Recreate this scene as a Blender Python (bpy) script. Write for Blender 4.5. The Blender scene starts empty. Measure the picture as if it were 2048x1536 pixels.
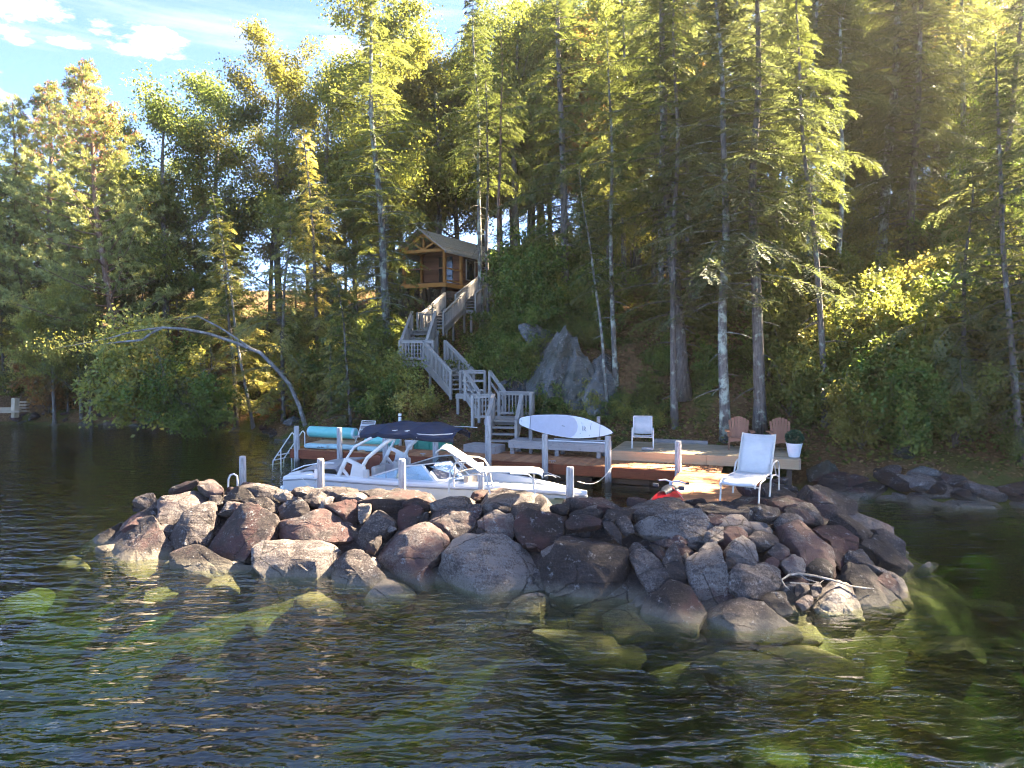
import bpy, math, random
import numpy as np
from mathutils import Vector, Matrix, noise as mnoise

random.seed(7)
RNG = np.random.default_rng(7)
SC = bpy.context.scene
COL = SC.collection
R = math.radians

# ---------------------------------------------------------------- camera, sky, sun, exposure
FPX = 1420.0                     # focal length in pixels of a 2048 px wide picture
CAM_Z = 4.0
PITCH = math.atan((768 - 700) / FPX)
cam_data = bpy.data.cameras.new("camera")
cam_data.sensor_width = 36.0
cam_data.lens = 36.0 * FPX / 2048.0
cam_data.clip_start = 0.1
cam_data.clip_end = 3000.0
cam = bpy.data.objects.new("camera", cam_data)
cam.location = (0, 0, CAM_Z)
cam.rotation_euler = (math.pi / 2 - PITCH, 0, 0)
COL.objects.link(cam)
SC.camera = cam

SUN_AZ, SUN_EL = R(65), R(41)    # azimuth from +Y towards +X
SUN_DIR = Vector((math.sin(SUN_AZ) * math.cos(SUN_EL), math.cos(SUN_AZ) * math.cos(SUN_EL), math.sin(SUN_EL)))
sun_data = bpy.data.lights.new("sun", 'SUN')
sun_data.energy = 5.0
sun_data.angle = R(0.53)
sun_data.color = (1.0, 0.84, 0.60)
sun = bpy.data.objects.new("sun", sun_data)
sun.rotation_euler = SUN_DIR.to_track_quat('Z', 'Y').to_euler()
sun.location = (30, 20, 40)
COL.objects.link(sun)

SC.view_settings.view_transform = 'Standard'
SC.view_settings.look = 'None'
SC.view_settings.gamma = 1.0
SC.view_settings.exposure = 3.8
SC.render.engine = 'CYCLES'
SC.cycles.use_denoising = True
SC.cycles.denoising_prefilter = 'FAST'
SC.cycles.filter_width = 1.1
SC.cycles.use_adaptive_sampling = True
SC.cycles.adaptive_threshold = 0.02
SC.cycles.max_bounces = 9
SC.cycles.diffuse_bounces = 6
SC.cycles.glossy_bounces = 3
SC.cycles.transmission_bounces = 4
SC.cycles.transparent_max_bounces = 12
SC.cycles.caustics_reflective = False
SC.cycles.caustics_refractive = False
SC.cycles.sample_clamp_indirect = 6.0


def ray(u, v):
    """direction of the sight line through a pixel of the 2048x1536 photograph"""
    x, y = (u - 1024) / FPX, (768 - v) / FPX
    return np.array([x, math.cos(PITCH) + y * math.sin(PITCH), -math.sin(PITCH) + y * math.cos(PITCH)])


def P(u, v, Y):
    d = ray(u, v)
    t = Y / d[1]
    return Vector((d[0] * t, Y, CAM_Z + d[2] * t))


def G(u, v, z=0.0):
    d = ray(u, v)
    t = (z - CAM_Z) / d[2]
    return Vector((d[0] * t, d[1] * t, z))


# ---------------------------------------------------------------- node helpers
def mk(nt, typ, **kw):
    n = nt.nodes.new(typ)
    for k, v in kw.items():
        if k.startswith('i_'):
            key = k[2:]
            key = int(key) if key.isdigit() else key.replace('_', ' ')
            if isinstance(v, bpy.types.NodeSocket):
                nt.links.new(v, n.inputs[key])
            else:
                n.inputs[key].default_value = v
        else:
            setattr(n, k, v)
    return n


def math_n(nt, op, a, b=None, c=None, clamp=False):
    n = nt.nodes.new('ShaderNodeMath')
    n.operation = op
    n.use_clamp = clamp
    for i, x in enumerate((a, b, c)):
        if x is None:
            continue
        if isinstance(x, bpy.types.NodeSocket):
            nt.links.new(x, n.inputs[i])
        else:
            n.inputs[i].default_value = x
    return n.outputs[0]


def mixc(nt, fac, a, b, blend='MIX'):
    n = nt.nodes.new('ShaderNodeMix')
    n.data_type = 'RGBA'
    n.blend_type = blend
    for s, x in ((n.inputs[0], fac), (n.inputs[6], a), (n.inputs[7], b)):
        if isinstance(x, bpy.types.NodeSocket):
            nt.links.new(x, s)
        else:
            s.default_value = x if not isinstance(x, tuple) else (*x, 1)[:4]
    return n.outputs[2]


def ramp(nt, fac, stops, interp='LINEAR'):
    n = nt.nodes.new('ShaderNodeValToRGB')
    n.color_ramp.interpolation = interp
    cr = n.color_ramp
    while len(cr.elements) < len(stops):
        cr.elements.new(0.5)
    for e, (p, c) in zip(cr.elements, stops):
        e.position = p
        e.color = (*c, 1) if isinstance(c, tuple) else (c, c, c, 1)
    nt.links.new(fac, n.inputs[0])
    return n.outputs[0]


def sstep(nt, x, lo, hi, a=0.0, b=1.0):
    n = mk(nt, 'ShaderNodeMapRange', interpolation_type='SMOOTHSTEP')
    nt.links.new(x, n.inputs[0])
    n.inputs[1].default_value, n.inputs[2].default_value = lo, hi
    n.inputs[3].default_value, n.inputs[4].default_value = a, b
    return n.outputs[0]


# ---------------------------------------------------------------- world: Nishita sky with a few clouds
W = bpy.data.worlds.new("World")
SC.world = W
W.use_nodes = True
wt = W.node_tree
wt.nodes.clear()
sky = mk(wt, 'ShaderNodeTexSky', sky_type='NISHITA', sun_disc=False, sun_elevation=SUN_EL, sun_rotation=SUN_AZ,
         altitude=900.0, air_density=0.27, dust_density=0.05, ozone_density=1.5)
tc = mk(wt, 'ShaderNodeTexCoord')
nrm = mk(wt, 'ShaderNodeVectorMath', operation='NORMALIZE', i_0=tc.outputs['Generated'])
sp = mk(wt, 'ShaderNodeSeparateXYZ', i_0=nrm.outputs[0])
az = math_n(wt, 'ARCTAN2', sp.outputs[0], sp.outputs[1])
el = math_n(wt, 'ARCSINE', sp.outputs[2])
co = mk(wt, 'ShaderNodeCombineXYZ', i_0=math_n(wt, 'MULTIPLY', az, 9.0), i_1=math_n(wt, 'MULTIPLY', el, 20.0), i_2=0.3)
nz = mk(wt, 'ShaderNodeTexNoise', noise_dimensions='3D', i_Vector=co.outputs[0], i_Scale=2.6, i_Detail=7.0, i_Roughness=0.62)
co2 = mk(wt, 'ShaderNodeCombineXYZ', i_0=math_n(wt, 'MULTIPLY', az, 3.0), i_1=math_n(wt, 'MULTIPLY', el, 32.0), i_2=1.3)
nw = mk(wt, 'ShaderNodeTexNoise', noise_dimensions='3D', i_Vector=co2.outputs[0], i_Scale=1.3, i_Detail=5.0, i_Roughness=0.6)


def ae(u, v):
    d = ray(u, v)
    d = d / np.linalg.norm(d)
    return math.atan2(d[0], d[1]), math.asin(d[2])


blob = None
for u, v, wu, wv, s in ((285, 80, 80, 30, 1.0), (50, 15, 60, 30, 1.0), (25, 60, 45, 22, .6), (140, 82, 60, 18, .55), (1035, 30, 60, 45, 1.0),
                        (690, 95, 45, 22, .9), (-300, 120, 200, 60, .9), (2600, 60, 260, 80, .9), (-900, -300, 400, 160, .8)):
    a0, e0 = ae(u, v)
    x = math_n(wt, 'MULTIPLY', math_n(wt, 'SUBTRACT', az, a0), FPX / wu)
    y = math_n(wt, 'MULTIPLY', math_n(wt, 'SUBTRACT', el, e0), FPX / wv)
    q = math_n(wt, 'SUBTRACT', s, math_n(wt, 'ADD', math_n(wt, 'MULTIPLY', x, x), math_n(wt, 'MULTIPLY', y, y)))
    blob = q if blob is None else math_n(wt, 'MAXIMUM', blob, q)
dens = math_n(wt, 'ADD', math_n(wt, 'MULTIPLY', blob, 0.75), math_n(wt, 'MULTIPLY', math_n(wt, 'SUBTRACT', nz.outputs[0], 0.5), 3.2))
cl = sstep(wt, dens, 0.05, 0.75)
cl = math_n(wt, 'MULTIPLY', cl, sstep(wt, blob, -1.2, 0.0))
# thin streaks of cirrus all round, made denser overhead to lift the fill light
wis = math_n(wt, 'MULTIPLY', sstep(wt, nw.outputs[0], 0.46, 0.80), sstep(wt, el, 0.46, 0.28, 0.36, 0.24))
wis = math_n(wt, 'MULTIPLY', wis, sstep(wt, el, 0.0, 0.15))
mask = math_n(wt, 'MAXIMUM', cl, wis, clamp=True)
col = mixc(wt, mask, sky.outputs[0], (1.75, 1.73, 1.72))
bg = mk(wt, 'ShaderNodeBackground', i_Color=col, i_Strength=0.09)
out = mk(wt, 'ShaderNodeOutputWorld', i_Surface=bg.outputs[0])


# ---------------------------------------------------------------- scene helpers
def tag(o, label=None, cat=None, group=None, kind=None):
    if label: o['label'] = label
    if cat: o['category'] = cat
    if group: o['group'] = group
    if kind: o['kind'] = kind
    return o


def empty(name, loc=(0, 0, 0), label=None, cat=None, group=None):
    o = bpy.data.objects.new(name, None)
    o.empty_display_size = 0.2
    o.location = loc
    COL.objects.link(o)
    return tag(o, label, cat, group)


def link(name, me, parent=None, loc=(0, 0, 0)):
    o = bpy.data.objects.new(name, me)
    o.location = loc
    if parent is not None:
        o.parent = parent
    COL.objects.link(o)
    return o


def mesh_np(name, V, F, mat=None, smooth=False, attr=None):
    """V (n,3) array, F (m,k) array of equal-sized faces"""
    V = np.asarray(V, dtype=np.float32)
    F = np.asarray(F, dtype=np.int32)
    me = bpy.data.meshes.new(name)
    me.vertices.add(len(V))
    me.vertices.foreach_set('co', V.ravel())
    m, k = F.shape
    me.loops.add(m * k)
    me.loops.foreach_set('vertex_index', F.ravel())
    me.polygons.add(m)
    me.polygons.foreach_set('loop_start', np.arange(0, m * k, k, dtype=np.int32))
    me.polygons.foreach_set('loop_total', np.full(m, k, dtype=np.int32))
    if smooth:
        me.polygons.foreach_set('use_smooth', np.ones(m, dtype=bool))
    me.update(calc_edges=True)
    if attr is not None:
        a = me.attributes.new('rnd', 'FLOAT', 'POINT')
        a.data.foreach_set('value', np.asarray(attr, dtype=np.float32))
    if mat:
        me.materials.append(mat)
    return me


class MB:
    """collects boxes, bars, tubes, lofts; build() makes ONE mesh object"""
    def __init__(s):
        s.v, s.f = [], []

    def add(s, verts, faces):
        o = len(s.v)
        s.v += [tuple(p) for p in verts]
        s.f += [tuple(i + o for i in f) for f in faces]
        return s

    def box(s, c, d, m=None):
        x, y, z = d[0] / 2, d[1] / 2, d[2] / 2
        vs = [Vector((a, b, e)) for a in (-x, x) for b in (-y, y) for e in (-z, z)]
        if m is not None:
            vs = [m @ p for p in vs]
        c = Vector(c)
        return s.add([p + c for p in vs], [(0, 1, 3, 2), (4, 6, 7, 5), (0, 4, 5, 1), (2, 3, 7, 6), (0, 2, 6, 4), (1, 5, 7, 3)])

    def bar(s, a, b, w, h, up=(0, 0, 1)):
        a, b = Vector(a), Vector(b)
        d = (b - a)
        L = d.length
        d = d.normalized()
        up = Vector(up)
        side = d.cross(up)
        if side.length < 1e-4:
            side = d.cross(Vector((0, 1, 0)))
        side.normalize()
        u = side.cross(d)
        vs = []
        for p in (a, b):
            for sx, sy in ((-1, -1), (1, -1), (1, 1), (-1, 1)):
                vs.append(p + side * (sx * w / 2) + u * (sy * h / 2))
        return s.add(vs, [(0, 1, 2, 3), (7, 6, 5, 4), (0, 4, 5, 1), (1, 5, 6, 2), (2, 6, 7, 3), (3, 7, 4, 0)])

    def tube(s, pts, r, n=8, cap=True):
        pts = [Vector(p) for p in pts]
        if not hasattr(r, '__len__'):
            r = [r] * len(pts)
        rings = []
        prev = None
        for i, p in enumerate(pts):
            a = pts[max(i - 1, 0)]
            b = pts[min(i + 1, len(pts) - 1)]
            t = (b - a).normalized()
            if prev is None:
                x = t.cross(Vector((0, 0, 1)))
                if x.length < 1e-3:
                    x = t.cross(Vector((0, 1, 0)))
            else:
                x = prev - t * prev.dot(t)
            x.normalize()
            prev = x
            y = t.cross(x)
            rings.append([p + (x * math.cos(k * 2 * math.pi / n) + y * math.sin(k * 2 * math.pi / n)) * r[i] for k in range(n)])
        vs = [q for rg in rings for q in rg]
        fs = []
        for i in range(len(pts) - 1):
            for k in range(n):
                fs.append((i * n + k, i * n + (k + 1) % n, (i + 1) * n + (k + 1) % n, (i + 1) * n + k))
        if cap:
            fs.append(tuple(reversed(range(n))))
            fs.append(tuple(range((len(pts) - 1) * n, len(pts) * n)))
        return s.add(vs, fs)

    def lathe(s, prof, n=20, c=(0, 0, 0)):
        c = Vector(c)
        vs = [c + Vector((r * math.cos(k * 2 * math.pi / n), r * math.sin(k * 2 * math.pi / n), z)) for r, z in prof for k in range(n)]
        fs = [(i * n + k, i * n + (k + 1) % n, (i + 1) * n + (k + 1) % n, (i + 1) * n + k) for i in range(len(prof) - 1) for k in range(n)]
        fs.append(tuple(reversed(range(n))))
        fs.append(tuple(range((len(prof) - 1) * n, len(prof) * n)))
        return s.add(vs, fs)

    def grid(s, rows, close_u=False):
        n = len(rows[0])
        vs = [p for r in rows for p in r]
        fs = []
        for i in range(len(rows) - 1):
            for k in range(n - (0 if close_u else 1)):
                k2 = (k + 1) % n
                fs.append((i * n + k, i * n + k2, (i + 1) * n + k2, (i + 1) * n + k))
        return s.add(vs, fs)

    def prism(s, poly, off):
        """polygon of 3-D points, extruded by the vector off"""
        n = len(poly)
        a = [Vector(p) for p in poly]
        b = [p + Vector(off) for p in a]
        fs = [tuple(reversed(range(n))), tuple(range(n, 2 * n))] + [(i, (i + 1) % n, n + (i + 1) % n, n + i) for i in range(n)]
        return s.add(a + b, fs)

    def build(s, name, mat, parent=None, smooth=False, bevel=0.0):
        me = bpy.data.meshes.new(name)
        off = parent.location if parent is not None else Vector((0, 0, 0))
        pp = parent.parent if parent is not None else None
        while pp is not None:
            off = off + pp.location
            pp = pp.parent
        me.from_pydata([tuple(Vector(p) - off) for p in s.v], [], s.f)
        me.update()
        if smooth:
            me.polygons.foreach_set('use_smooth', [True] * len(me.polygons))
            try:
                me.set_sharp_from_angle(angle=R(40))
            except Exception:
                pass
        me.materials.append(mat)
        o = link(name, me, parent)
        if bevel:
            b = o.modifiers.new('bevel', 'BEVEL')
            b.width = bevel
            b.segments = 2
            b.limit_method = 'ANGLE'
        return o


_CUBES = {}


def piece(name, mat, parent, a, b, w, h, up=(0, 0, 1)):
    """a straight board or post from a to b (world coordinates): all pieces of a material share one mesh"""
    key = mat.name
    if key not in _CUBES:
        m = MB().box((0, 0, 0), (1, 1, 1))
        me = bpy.data.meshes.new('board')
        me.from_pydata(m.v, [], m.f)
        me.update()
        me.materials.append(mat)
        _CUBES[key] = me
    a, b = Vector(a), Vector(b)
    off = Vector((0, 0, 0))
    pp = parent
    while pp is not None:
        off = off + pp.location
        pp = pp.parent
    d = b - a
    L = d.length
    x = d.normalized()
    y = Vector(up).cross(x)
    if y.length < 1e-4:
        y = Vector((0, 1, 0)).cross(x)
    y.normalize()
    z = x.cross(y)
    o = link(name, _CUBES[key], parent)
    m = Matrix.Identity(4)
    for i in range(3):
        m[i][0], m[i][1], m[i][2], m[i][3] = x[i] * L, y[i] * w, z[i] * h, ((a + b) / 2 - off)[i]
    o.matrix_local = m
    if parent is not None:
        o.parent = parent
        o.matrix_local = m
    return o


def copy_tree(o, parent=None):
    c = o.copy()
    COL.objects.link(c)
    c.parent = parent
    for ch in list(o.children):
        copy_tree(ch, c)
    return c


# ---------------------------------------------------------------- materials
def new_mat(name):
    m = bpy.data.materials.new(name)
    m.use_nodes = True
    nt = m.node_tree
    b = nt.nodes['Principled BSDF']
    return m, nt, b


def bump(nt, b, height, strength=0.4, dist=0.02):
    n = mk(nt, 'ShaderNodeBump', i_Height=height, i_Strength=strength, i_Distance=dist)
    nt.links.new(n.outputs[0], b.inputs['Normal'])
    return n


def simple(name, color, rough=0.5, var=0.12, scale=6.0, metal=0.0, spec=0.5, bumps=0.0, dirt=None):
    """paint / plastic / metal with slight uneven tone, fine relief and optional grime"""
    m, nt, b = new_mat(name)
    tcn = mk(nt, 'ShaderNodeTexCoord')
    nz = mk(nt, 'ShaderNodeTexNoise', i_Vector=tcn.outputs['Object'], i_Scale=scale, i_Detail=5.0, i_Roughness=0.6)
    lo = tuple(c * (1 - var) for c in color)
    hi = tuple(min(1, c * (1 + var)) for c in color)
    c = ramp(nt, nz.outputs[0], [(0.3, lo), (0.7, hi)])
    if dirt:
        n2 = mk(nt, 'ShaderNodeTexNoise', i_Vector=tcn.outputs['Object'], i_Scale=scale * 2.5, i_Detail=8.0, i_Roughness=0.7)
        c = mixc(nt, sstep(nt, n2.outputs[0], 0.52, 0.75, 0, 0.7), c, dirt)
    nt.links.new(c, b.inputs['Base Color'])
    b.inputs['Roughness'].default_value = rough
    b.inputs['Metallic'].default_value = metal
    b.inputs['Specular IOR Level'].default_value = spec
    if bumps:
        n3 = mk(nt, 'ShaderNodeTexNoise', i_Vector=tcn.outputs['Object'], i_Scale=scale * 12, i_Detail=3.0)
        bump(nt, b, n3.outputs[0], bumps, 0.01)
    return m


def wood(name, c1, c2, rough=0.8, grain=(3.0, 40.0, 40.0), blotch=0.35, dark=None, objvar=0.35):
    """boards: grain along the piece (object space is stretched along x), board to board variation"""
    m, nt, b = new_mat(name)
    tcn = mk(nt, 'ShaderNodeTexCoord')
    geo = mk(nt, 'ShaderNodeNewGeometry')
    oi = mk(nt, 'ShaderNodeObjectInfo')
    addv = mk(nt, 'ShaderNodeVectorMath', operation='ADD', i_0=tcn.outputs['Object'])
    cb = mk(nt, 'ShaderNodeCombineXYZ', i_0=math_n(nt, 'MULTIPLY', oi.outputs['Random'], 37.0), i_1=math_n(nt, 'MULTIPLY', oi.outputs['Random'], 11.0))
    nt.links.new(cb.outputs[0], addv.inputs[1])
    mp = mk(nt, 'ShaderNodeMapping', i_Vector=addv.outputs[0])
    mp.inputs['Scale'].default_value = grain
    g = mk(nt, 'ShaderNodeTexNoise', i_Vector=mp.outputs[0], i_Scale=1.0, i_Detail=6.0, i_Roughness=0.65)
    bl = mk(nt, 'ShaderNodeTexNoise', i_Vector=geo.outputs['Position'], i_Scale=2.3, i_Detail=5.0, i_Roughness=0.6)
    t = math_n(nt, 'ADD', math_n(nt, 'MULTIPLY', g.outputs[0], 0.55), math_n(nt, 'MULTIPLY', bl.outputs[0], blotch))
    t = math_n(nt, 'ADD', t, math_n(nt, 'MULTIPLY', math_n(nt, 'SUBTRACT', oi.outputs['Random'], 0.5), objvar))
    mid = tuple((a + q) / 2 for a, q in zip(c1, c2))
    c = ramp(nt, t, [(0.2, c1), (0.45, mid), (0.7, c2)])
    if dark:
        n2 = mk(nt, 'ShaderNodeTexNoise', i_Vector=geo.outputs['Position'], i_Scale=9.0, i_Detail=6.0, i_Roughness=0.7)
        c = mixc(nt, sstep(nt, n2.outputs[0], 0.55, 0.72, 0, 0.75), c, dark)
    nt.links.new(c, b.inputs['Base Color'])
    b.inputs['Roughness'].default_value = rough
    b.inputs['Specular IOR Level'].default_value = 0.25
    bump(nt, b, g.outputs[0], 0.25, 0.006)
    return m


def leaf_mat(name, cols, trans=0.52, rough=0.5, objw=0.22, tboost=1.8):
    m, nt, b = new_mat(name)
    at = mk(nt, 'ShaderNodeAttribute', attribute_name='rnd')
    oi = mk(nt, 'ShaderNodeObjectInfo')
    geo = mk(nt, 'ShaderNodeNewGeometry')
    nz = mk(nt, 'ShaderNodeTexNoise', i_Vector=geo.outputs['Position'], i_Scale=0.55, i_Detail=3.0, i_Roughness=0.6)
    t = math_n(nt, 'ADD', math_n(nt, 'MULTIPLY', at.outputs['Fac'], 0.42), math_n(nt, 'MULTIPLY', math_n(nt, 'SUBTRACT', nz.outputs[0], 0.25), 0.75))
    t = math_n(nt, 'ADD', t, math_n(nt, 'MULTIPLY', math_n(nt, 'SUBTRACT', oi.outputs['Random'], 0.5), objw), clamp=True)
    # autumn dullness: pull the pure colours a little towards straw grey
    cols = [tuple(0.80 * x + 0.20 * k * (0.35 * q[0] + 0.55 * q[1] + 0.1 * q[2]) for x, k in zip(q, (1.15, 1.0, 0.75))) for q in cols]
    cols = [(q[0] * 1.04, q[1] * 1.0, q[2] * 1.02) for q in cols]
    n = len(cols)
    c = ramp(nt, t, [(0.12 + 0.76 * i / (n - 1), cols[i]) for i in range(n)])
    nt.links.new(c, b.inputs['Base Color'])
    b.inputs['Roughness'].default_value = rough
    b.inputs['Specular IOR Level'].default_value = 0.35
    tr = mk(nt, 'ShaderNodeBsdfTranslucent', i_Color=mixc(nt, 1.0, c, (tboost, tboost * 0.93, tboost * 0.55), 'MULTIPLY'))
    mx = mk(nt, 'ShaderNodeMixShader', i_0=trans, i_1=b.outputs[0], i_2=tr.outputs[0])
    nt.links.new(mx.outputs[0], nt.nodes['Material Output'].inputs['Surface'])
    return m


def bark_mat(name, c1, c2, lichen=(0.38, 0.42, 0.33), amount=0.5, zs=3.0):
    m, nt, b = new_mat(name)
    tcn = mk(nt, 'ShaderNodeTexCoord')
    geo = mk(nt, 'ShaderNodeNewGeometry')
    mp = mk(nt, 'ShaderNodeMapping', i_Vector=geo.outputs['Position'])
    mp.inputs['Scale'].default_value = (14, 14, zs)
    g = mk(nt, 'ShaderNodeTexNoise', i_Vector=mp.outputs[0], i_Scale=1.0, i_Detail=7.0, i_Roughness=0.68)
    c = ramp(nt, g.outputs[0], [(0.3, c1), (0.68, c2)])
    l = mk(nt, 'ShaderNodeTexNoise', i_Vector=geo.outputs['Position'], i_Scale=3.2, i_Detail=7.0, i_Roughness=0.7)
    c = mixc(nt, sstep(nt, l.outputs[0], 0.62 - amount * 0.16, 0.72 - amount * 0.1, 0, 0.9), c, lichen)
    nt.links.new(c, b.inputs['Base Color'])
    b.inputs['Roughness'].default_value = 0.9
    b.inputs['Specular IOR Level'].default_value = 0.15
    bump(nt, b, g.outputs[0], 0.8, 0.03)
    return m


def rock_mat(name, dark, mid, light, rust, band=True, lichen=0.5):
    m, nt, b = new_mat(name)
    geo = mk(nt, 'ShaderNodeNewGeometry')
    oi = mk(nt, 'ShaderNodeObjectInfo')
    pos = geo.outputs['Position']
    n1 = mk(nt, 'ShaderNodeTexNoise', i_Vector=pos, i_Scale=1.7, i_Detail=6.0, i_Roughness=0.62)
    n2 = mk(nt, 'ShaderNodeTexNoise', i_Vector=pos, i_Scale=26.0, i_Detail=6.0, i_Roughness=0.7)
    n3 = mk(nt, 'ShaderNodeTexNoise', i_Vector=pos, i_Scale=5.5, i_Detail=9.0, i_Roughness=0.72)
    # bedding streaks, tilted to the right
    mp = mk(nt, 'ShaderNodeMapping', i_Vector=pos)
    mp.inputs['Rotation'].default_value = (0.2, R(-28), R(20))
    mp.inputs['Scale'].default_value = (1.2, 9.0, 16.0)
    n4 = mk(nt, 'ShaderNodeTexNoise', i_Vector=mp.outputs[0], i_Scale=1.0, i_Detail=5.0, i_Roughness=0.6)
    t = math_n(nt, 'ADD', math_n(nt, 'MULTIPLY', n1.outputs[0], 0.55), math_n(nt, 'MULTIPLY', n4.outputs[0], 0.32))
    t = math_n(nt, 'ADD', t, math_n(nt, 'MULTIPLY', math_n(nt, 'SUBTRACT', oi.outputs['Random'], 0.5), 0.34))
    t = math_n(nt, 'ADD', t, math_n(nt, 'MULTIPLY', math_n(nt, 'SUBTRACT', n2.outputs[0], 0.5), 0.6))
    n5 = mk(nt, 'ShaderNodeTexNoise', i_Vector=pos, i_Scale=70.0, i_Detail=3.0, i_Roughness=0.6)
    t = math_n(nt, 'ADD', t, math_n(nt, 'MULTIPLY', math_n(nt, 'SUBTRACT', n5.outputs[0], 0.5), 0.5))
    c = ramp(nt, t, [(0.22, dark), (0.45, mid), (0.64, light)])
    # rusty / purple staining
    r2 = math_n(nt, 'FRACT', math_n(nt, 'MULTIPLY', oi.outputs['Random'], 7.31))
    rs = sstep(nt, math_n(nt, 'ADD', n1.outputs[0], math_n(nt, 'MULTIPLY', math_n(nt, 'SUBTRACT', r2, 0.5), 0.45)), 0.50, 0.72, 0, 0.75)
    c = mixc(nt, rs, c, mixc(nt, n2.outputs[0], rust, tuple(x * 0.5 for x in rust)))
    # pale crustose lichen: speckles, and worn corners
    sepz = mk(nt, 'ShaderNodeSeparateXYZ', i_0=pos)
    lich = math_n(nt, 'ADD', math_n(nt, 'MULTIPLY', n3.outputs[0], 0.7), math_n(nt, 'MULTIPLY', n2.outputs[0], 0.3))
    edge = sstep(nt, geo.outputs['Pointiness'], 0.52, 0.60, 0, 0.10)
    lich = math_n(nt, 'ADD', lich, edge)
    up = mk(nt, 'ShaderNodeSeparateXYZ', i_0=geo.outputs['Normal'])
    lich = math_n(nt, 'ADD', lich, math_n(nt, 'MULTIPLY', up.outputs[2], 0.03))
    lm = sstep(nt, lich, 0.61 - 0.08 * lichen, 0.70 - 0.06 * lichen, 0, 0.8)
    c = mixc(nt, lm, c, (0.26, 0.255, 0.25))
    vor = mk(nt, 'ShaderNodeTexVoronoi', i_Vector=pos, i_Scale=8.0, i_Randomness=1.0)
    vs = math_n(nt, 'SUBTRACT', vor.outputs['Distance'], math_n(nt, 'MULTIPLY', math_n(nt, 'SUBTRACT', n2.outputs[0], 0.5), 0.25))
    spk = math_n(nt, 'MULTIPLY', sstep(nt, vs, 0.13, 0.07, 0, 0.7), sstep(nt, n3.outputs[0], 0.52, 0.62))
    c = mixc(nt, spk, c, (0.34, 0.34, 0.32))
    if band:
        # mineral band left by the lake's changing level, then algae below
        zz = math_n(nt, 'ADD', sepz.outputs[2], math_n(nt, 'MULTIPLY', math_n(nt, 'SUBTRACT', n3.outputs[0], 0.5), 0.22))
        c = mixc(nt, sstep(nt, zz, 0.20, 0.02, 0, 0.6), c, mixc(nt, n2.outputs[0], (0.09, 0.08, 0.06), (0.24, 0.21, 0.16)))
        c = mixc(nt, sstep(nt, zz, -0.02, -0.16, 0, 0.8), c, mixc(nt, n3.outputs[0], (0.03, 0.026, 0.013), (0.12, 0.085, 0.042)))
    nt.links.new(c, b.inputs['Base Color'])
    b.inputs['Roughness'].default_value = 0.82
    b.inputs['Specular IOR Level'].default_value = 0.3
    # fractures
    vc = mk(nt, 'ShaderNodeTexVoronoi', feature='DISTANCE_TO_EDGE', i_Vector=mixc(nt, 0.12, pos, n3.outputs[1]), i_Scale=1.2)
    crack = math_n(nt, 'MULTIPLY', sstep(nt, vc.outputs['Distance'], 0.014, 0.003), sstep(nt, n1.outputs[0], 0.46, 0.56))
    c = mixc(nt, math_n(nt, 'MULTIPLY', crack, 0.6), c, (0.008, 0.007, 0.006))
    nt.links.new(c, b.inputs['Base Color'])
    hh = math_n(nt, 'ADD', math_n(nt, 'MULTIPLY', n2.outputs[0], 0.35), math_n(nt, 'ADD', n3.outputs[0], math_n(nt, 'SUBTRACT', math_n(nt, 'MULTIPLY', n4.outputs[0], 0.6), crack)))
    bump(nt, b, hh, 0.75, 0.05)
    return m


M = {}
M['rock'] = rock_mat('breakwater rock', (0.016, 0.012, 0.011), (0.048, 0.037, 0.035), (0.17, 0.145, 0.132), (0.080, 0.030, 0.028))
M['rock_grey'] = rock_mat('ledge rock', (0.022, 0.022, 0.022), (0.09, 0.09, 0.088), (0.20, 0.20, 0.19), (0.045, 0.05, 0.03), band=False, lichen=0.9)
M['bark'] = bark_mat('hemlock bark', (0.06, 0.048, 0.042), (0.22, 0.19, 0.17))
M['bark_lichen'] = bark_mat('lichen bark', (0.07, 0.06, 0.055), (0.22, 0.20, 0.18), (0.47, 0.52, 0.42), 1.0)
M['bark_red'] = bark_mat('red pine bark', (0.10, 0.055, 0.04), (0.30, 0.19, 0.14), (0.40, 0.33, 0.27), 0.4)
M['bark_pale'] = bark_mat('pale birch bark', (0.11, 0.10, 0.09), (0.30, 0.275, 0.25), (0.40, 0.39, 0.37), 0.8, 9.0)
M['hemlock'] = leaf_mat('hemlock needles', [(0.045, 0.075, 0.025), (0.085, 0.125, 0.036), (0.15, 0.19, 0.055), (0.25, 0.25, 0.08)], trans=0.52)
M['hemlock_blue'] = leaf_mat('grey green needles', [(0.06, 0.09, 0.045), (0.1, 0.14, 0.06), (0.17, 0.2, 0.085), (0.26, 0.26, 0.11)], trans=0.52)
M['hemlock_sun'] = leaf_mat('sun tinted needles', [(0.150, 0.188, 0.050), (0.275, 0.300, 0.088), (0.450, 0.425, 0.150), (0.600, 0.525, 0.225)], trans=0.52)  # brighter copy of the hemlock needles, sunlight put into the colour
M['pine'] = leaf_mat('pine needles', [(0.112, 0.163, 0.044), (0.225, 0.275, 0.075), (0.375, 0.413, 0.125), (0.525, 0.512, 0.200)], trans=0.3)
M['leaf_green'] = leaf_mat('green leaves', [(0.05, 0.11, 0.02), (0.1, 0.19, 0.03), (0.18, 0.27, 0.045), (0.32, 0.36, 0.065)], trans=0.52)
M['leaf_lime'] = leaf_mat('yellow green leaves', [(.07,.12,.022),(.13,.18,.03),(.22,.245,.042),(.34,.29,.05)], trans=0.52)
M['leaf_gold'] = leaf_mat('golden leaves', [(.09,.11,.022),(.16,.175,.03),(.235,.225,.04),(.30,.21,.045)], trans=0.52)
M['leaf_rust'] = leaf_mat('rusty leaves', [(0.097, 0.101, 0.027), (0.211, 0.135, 0.038), (0.356, 0.149, 0.049), (0.486, 0.230, 0.076)], trans=0.52)
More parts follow.
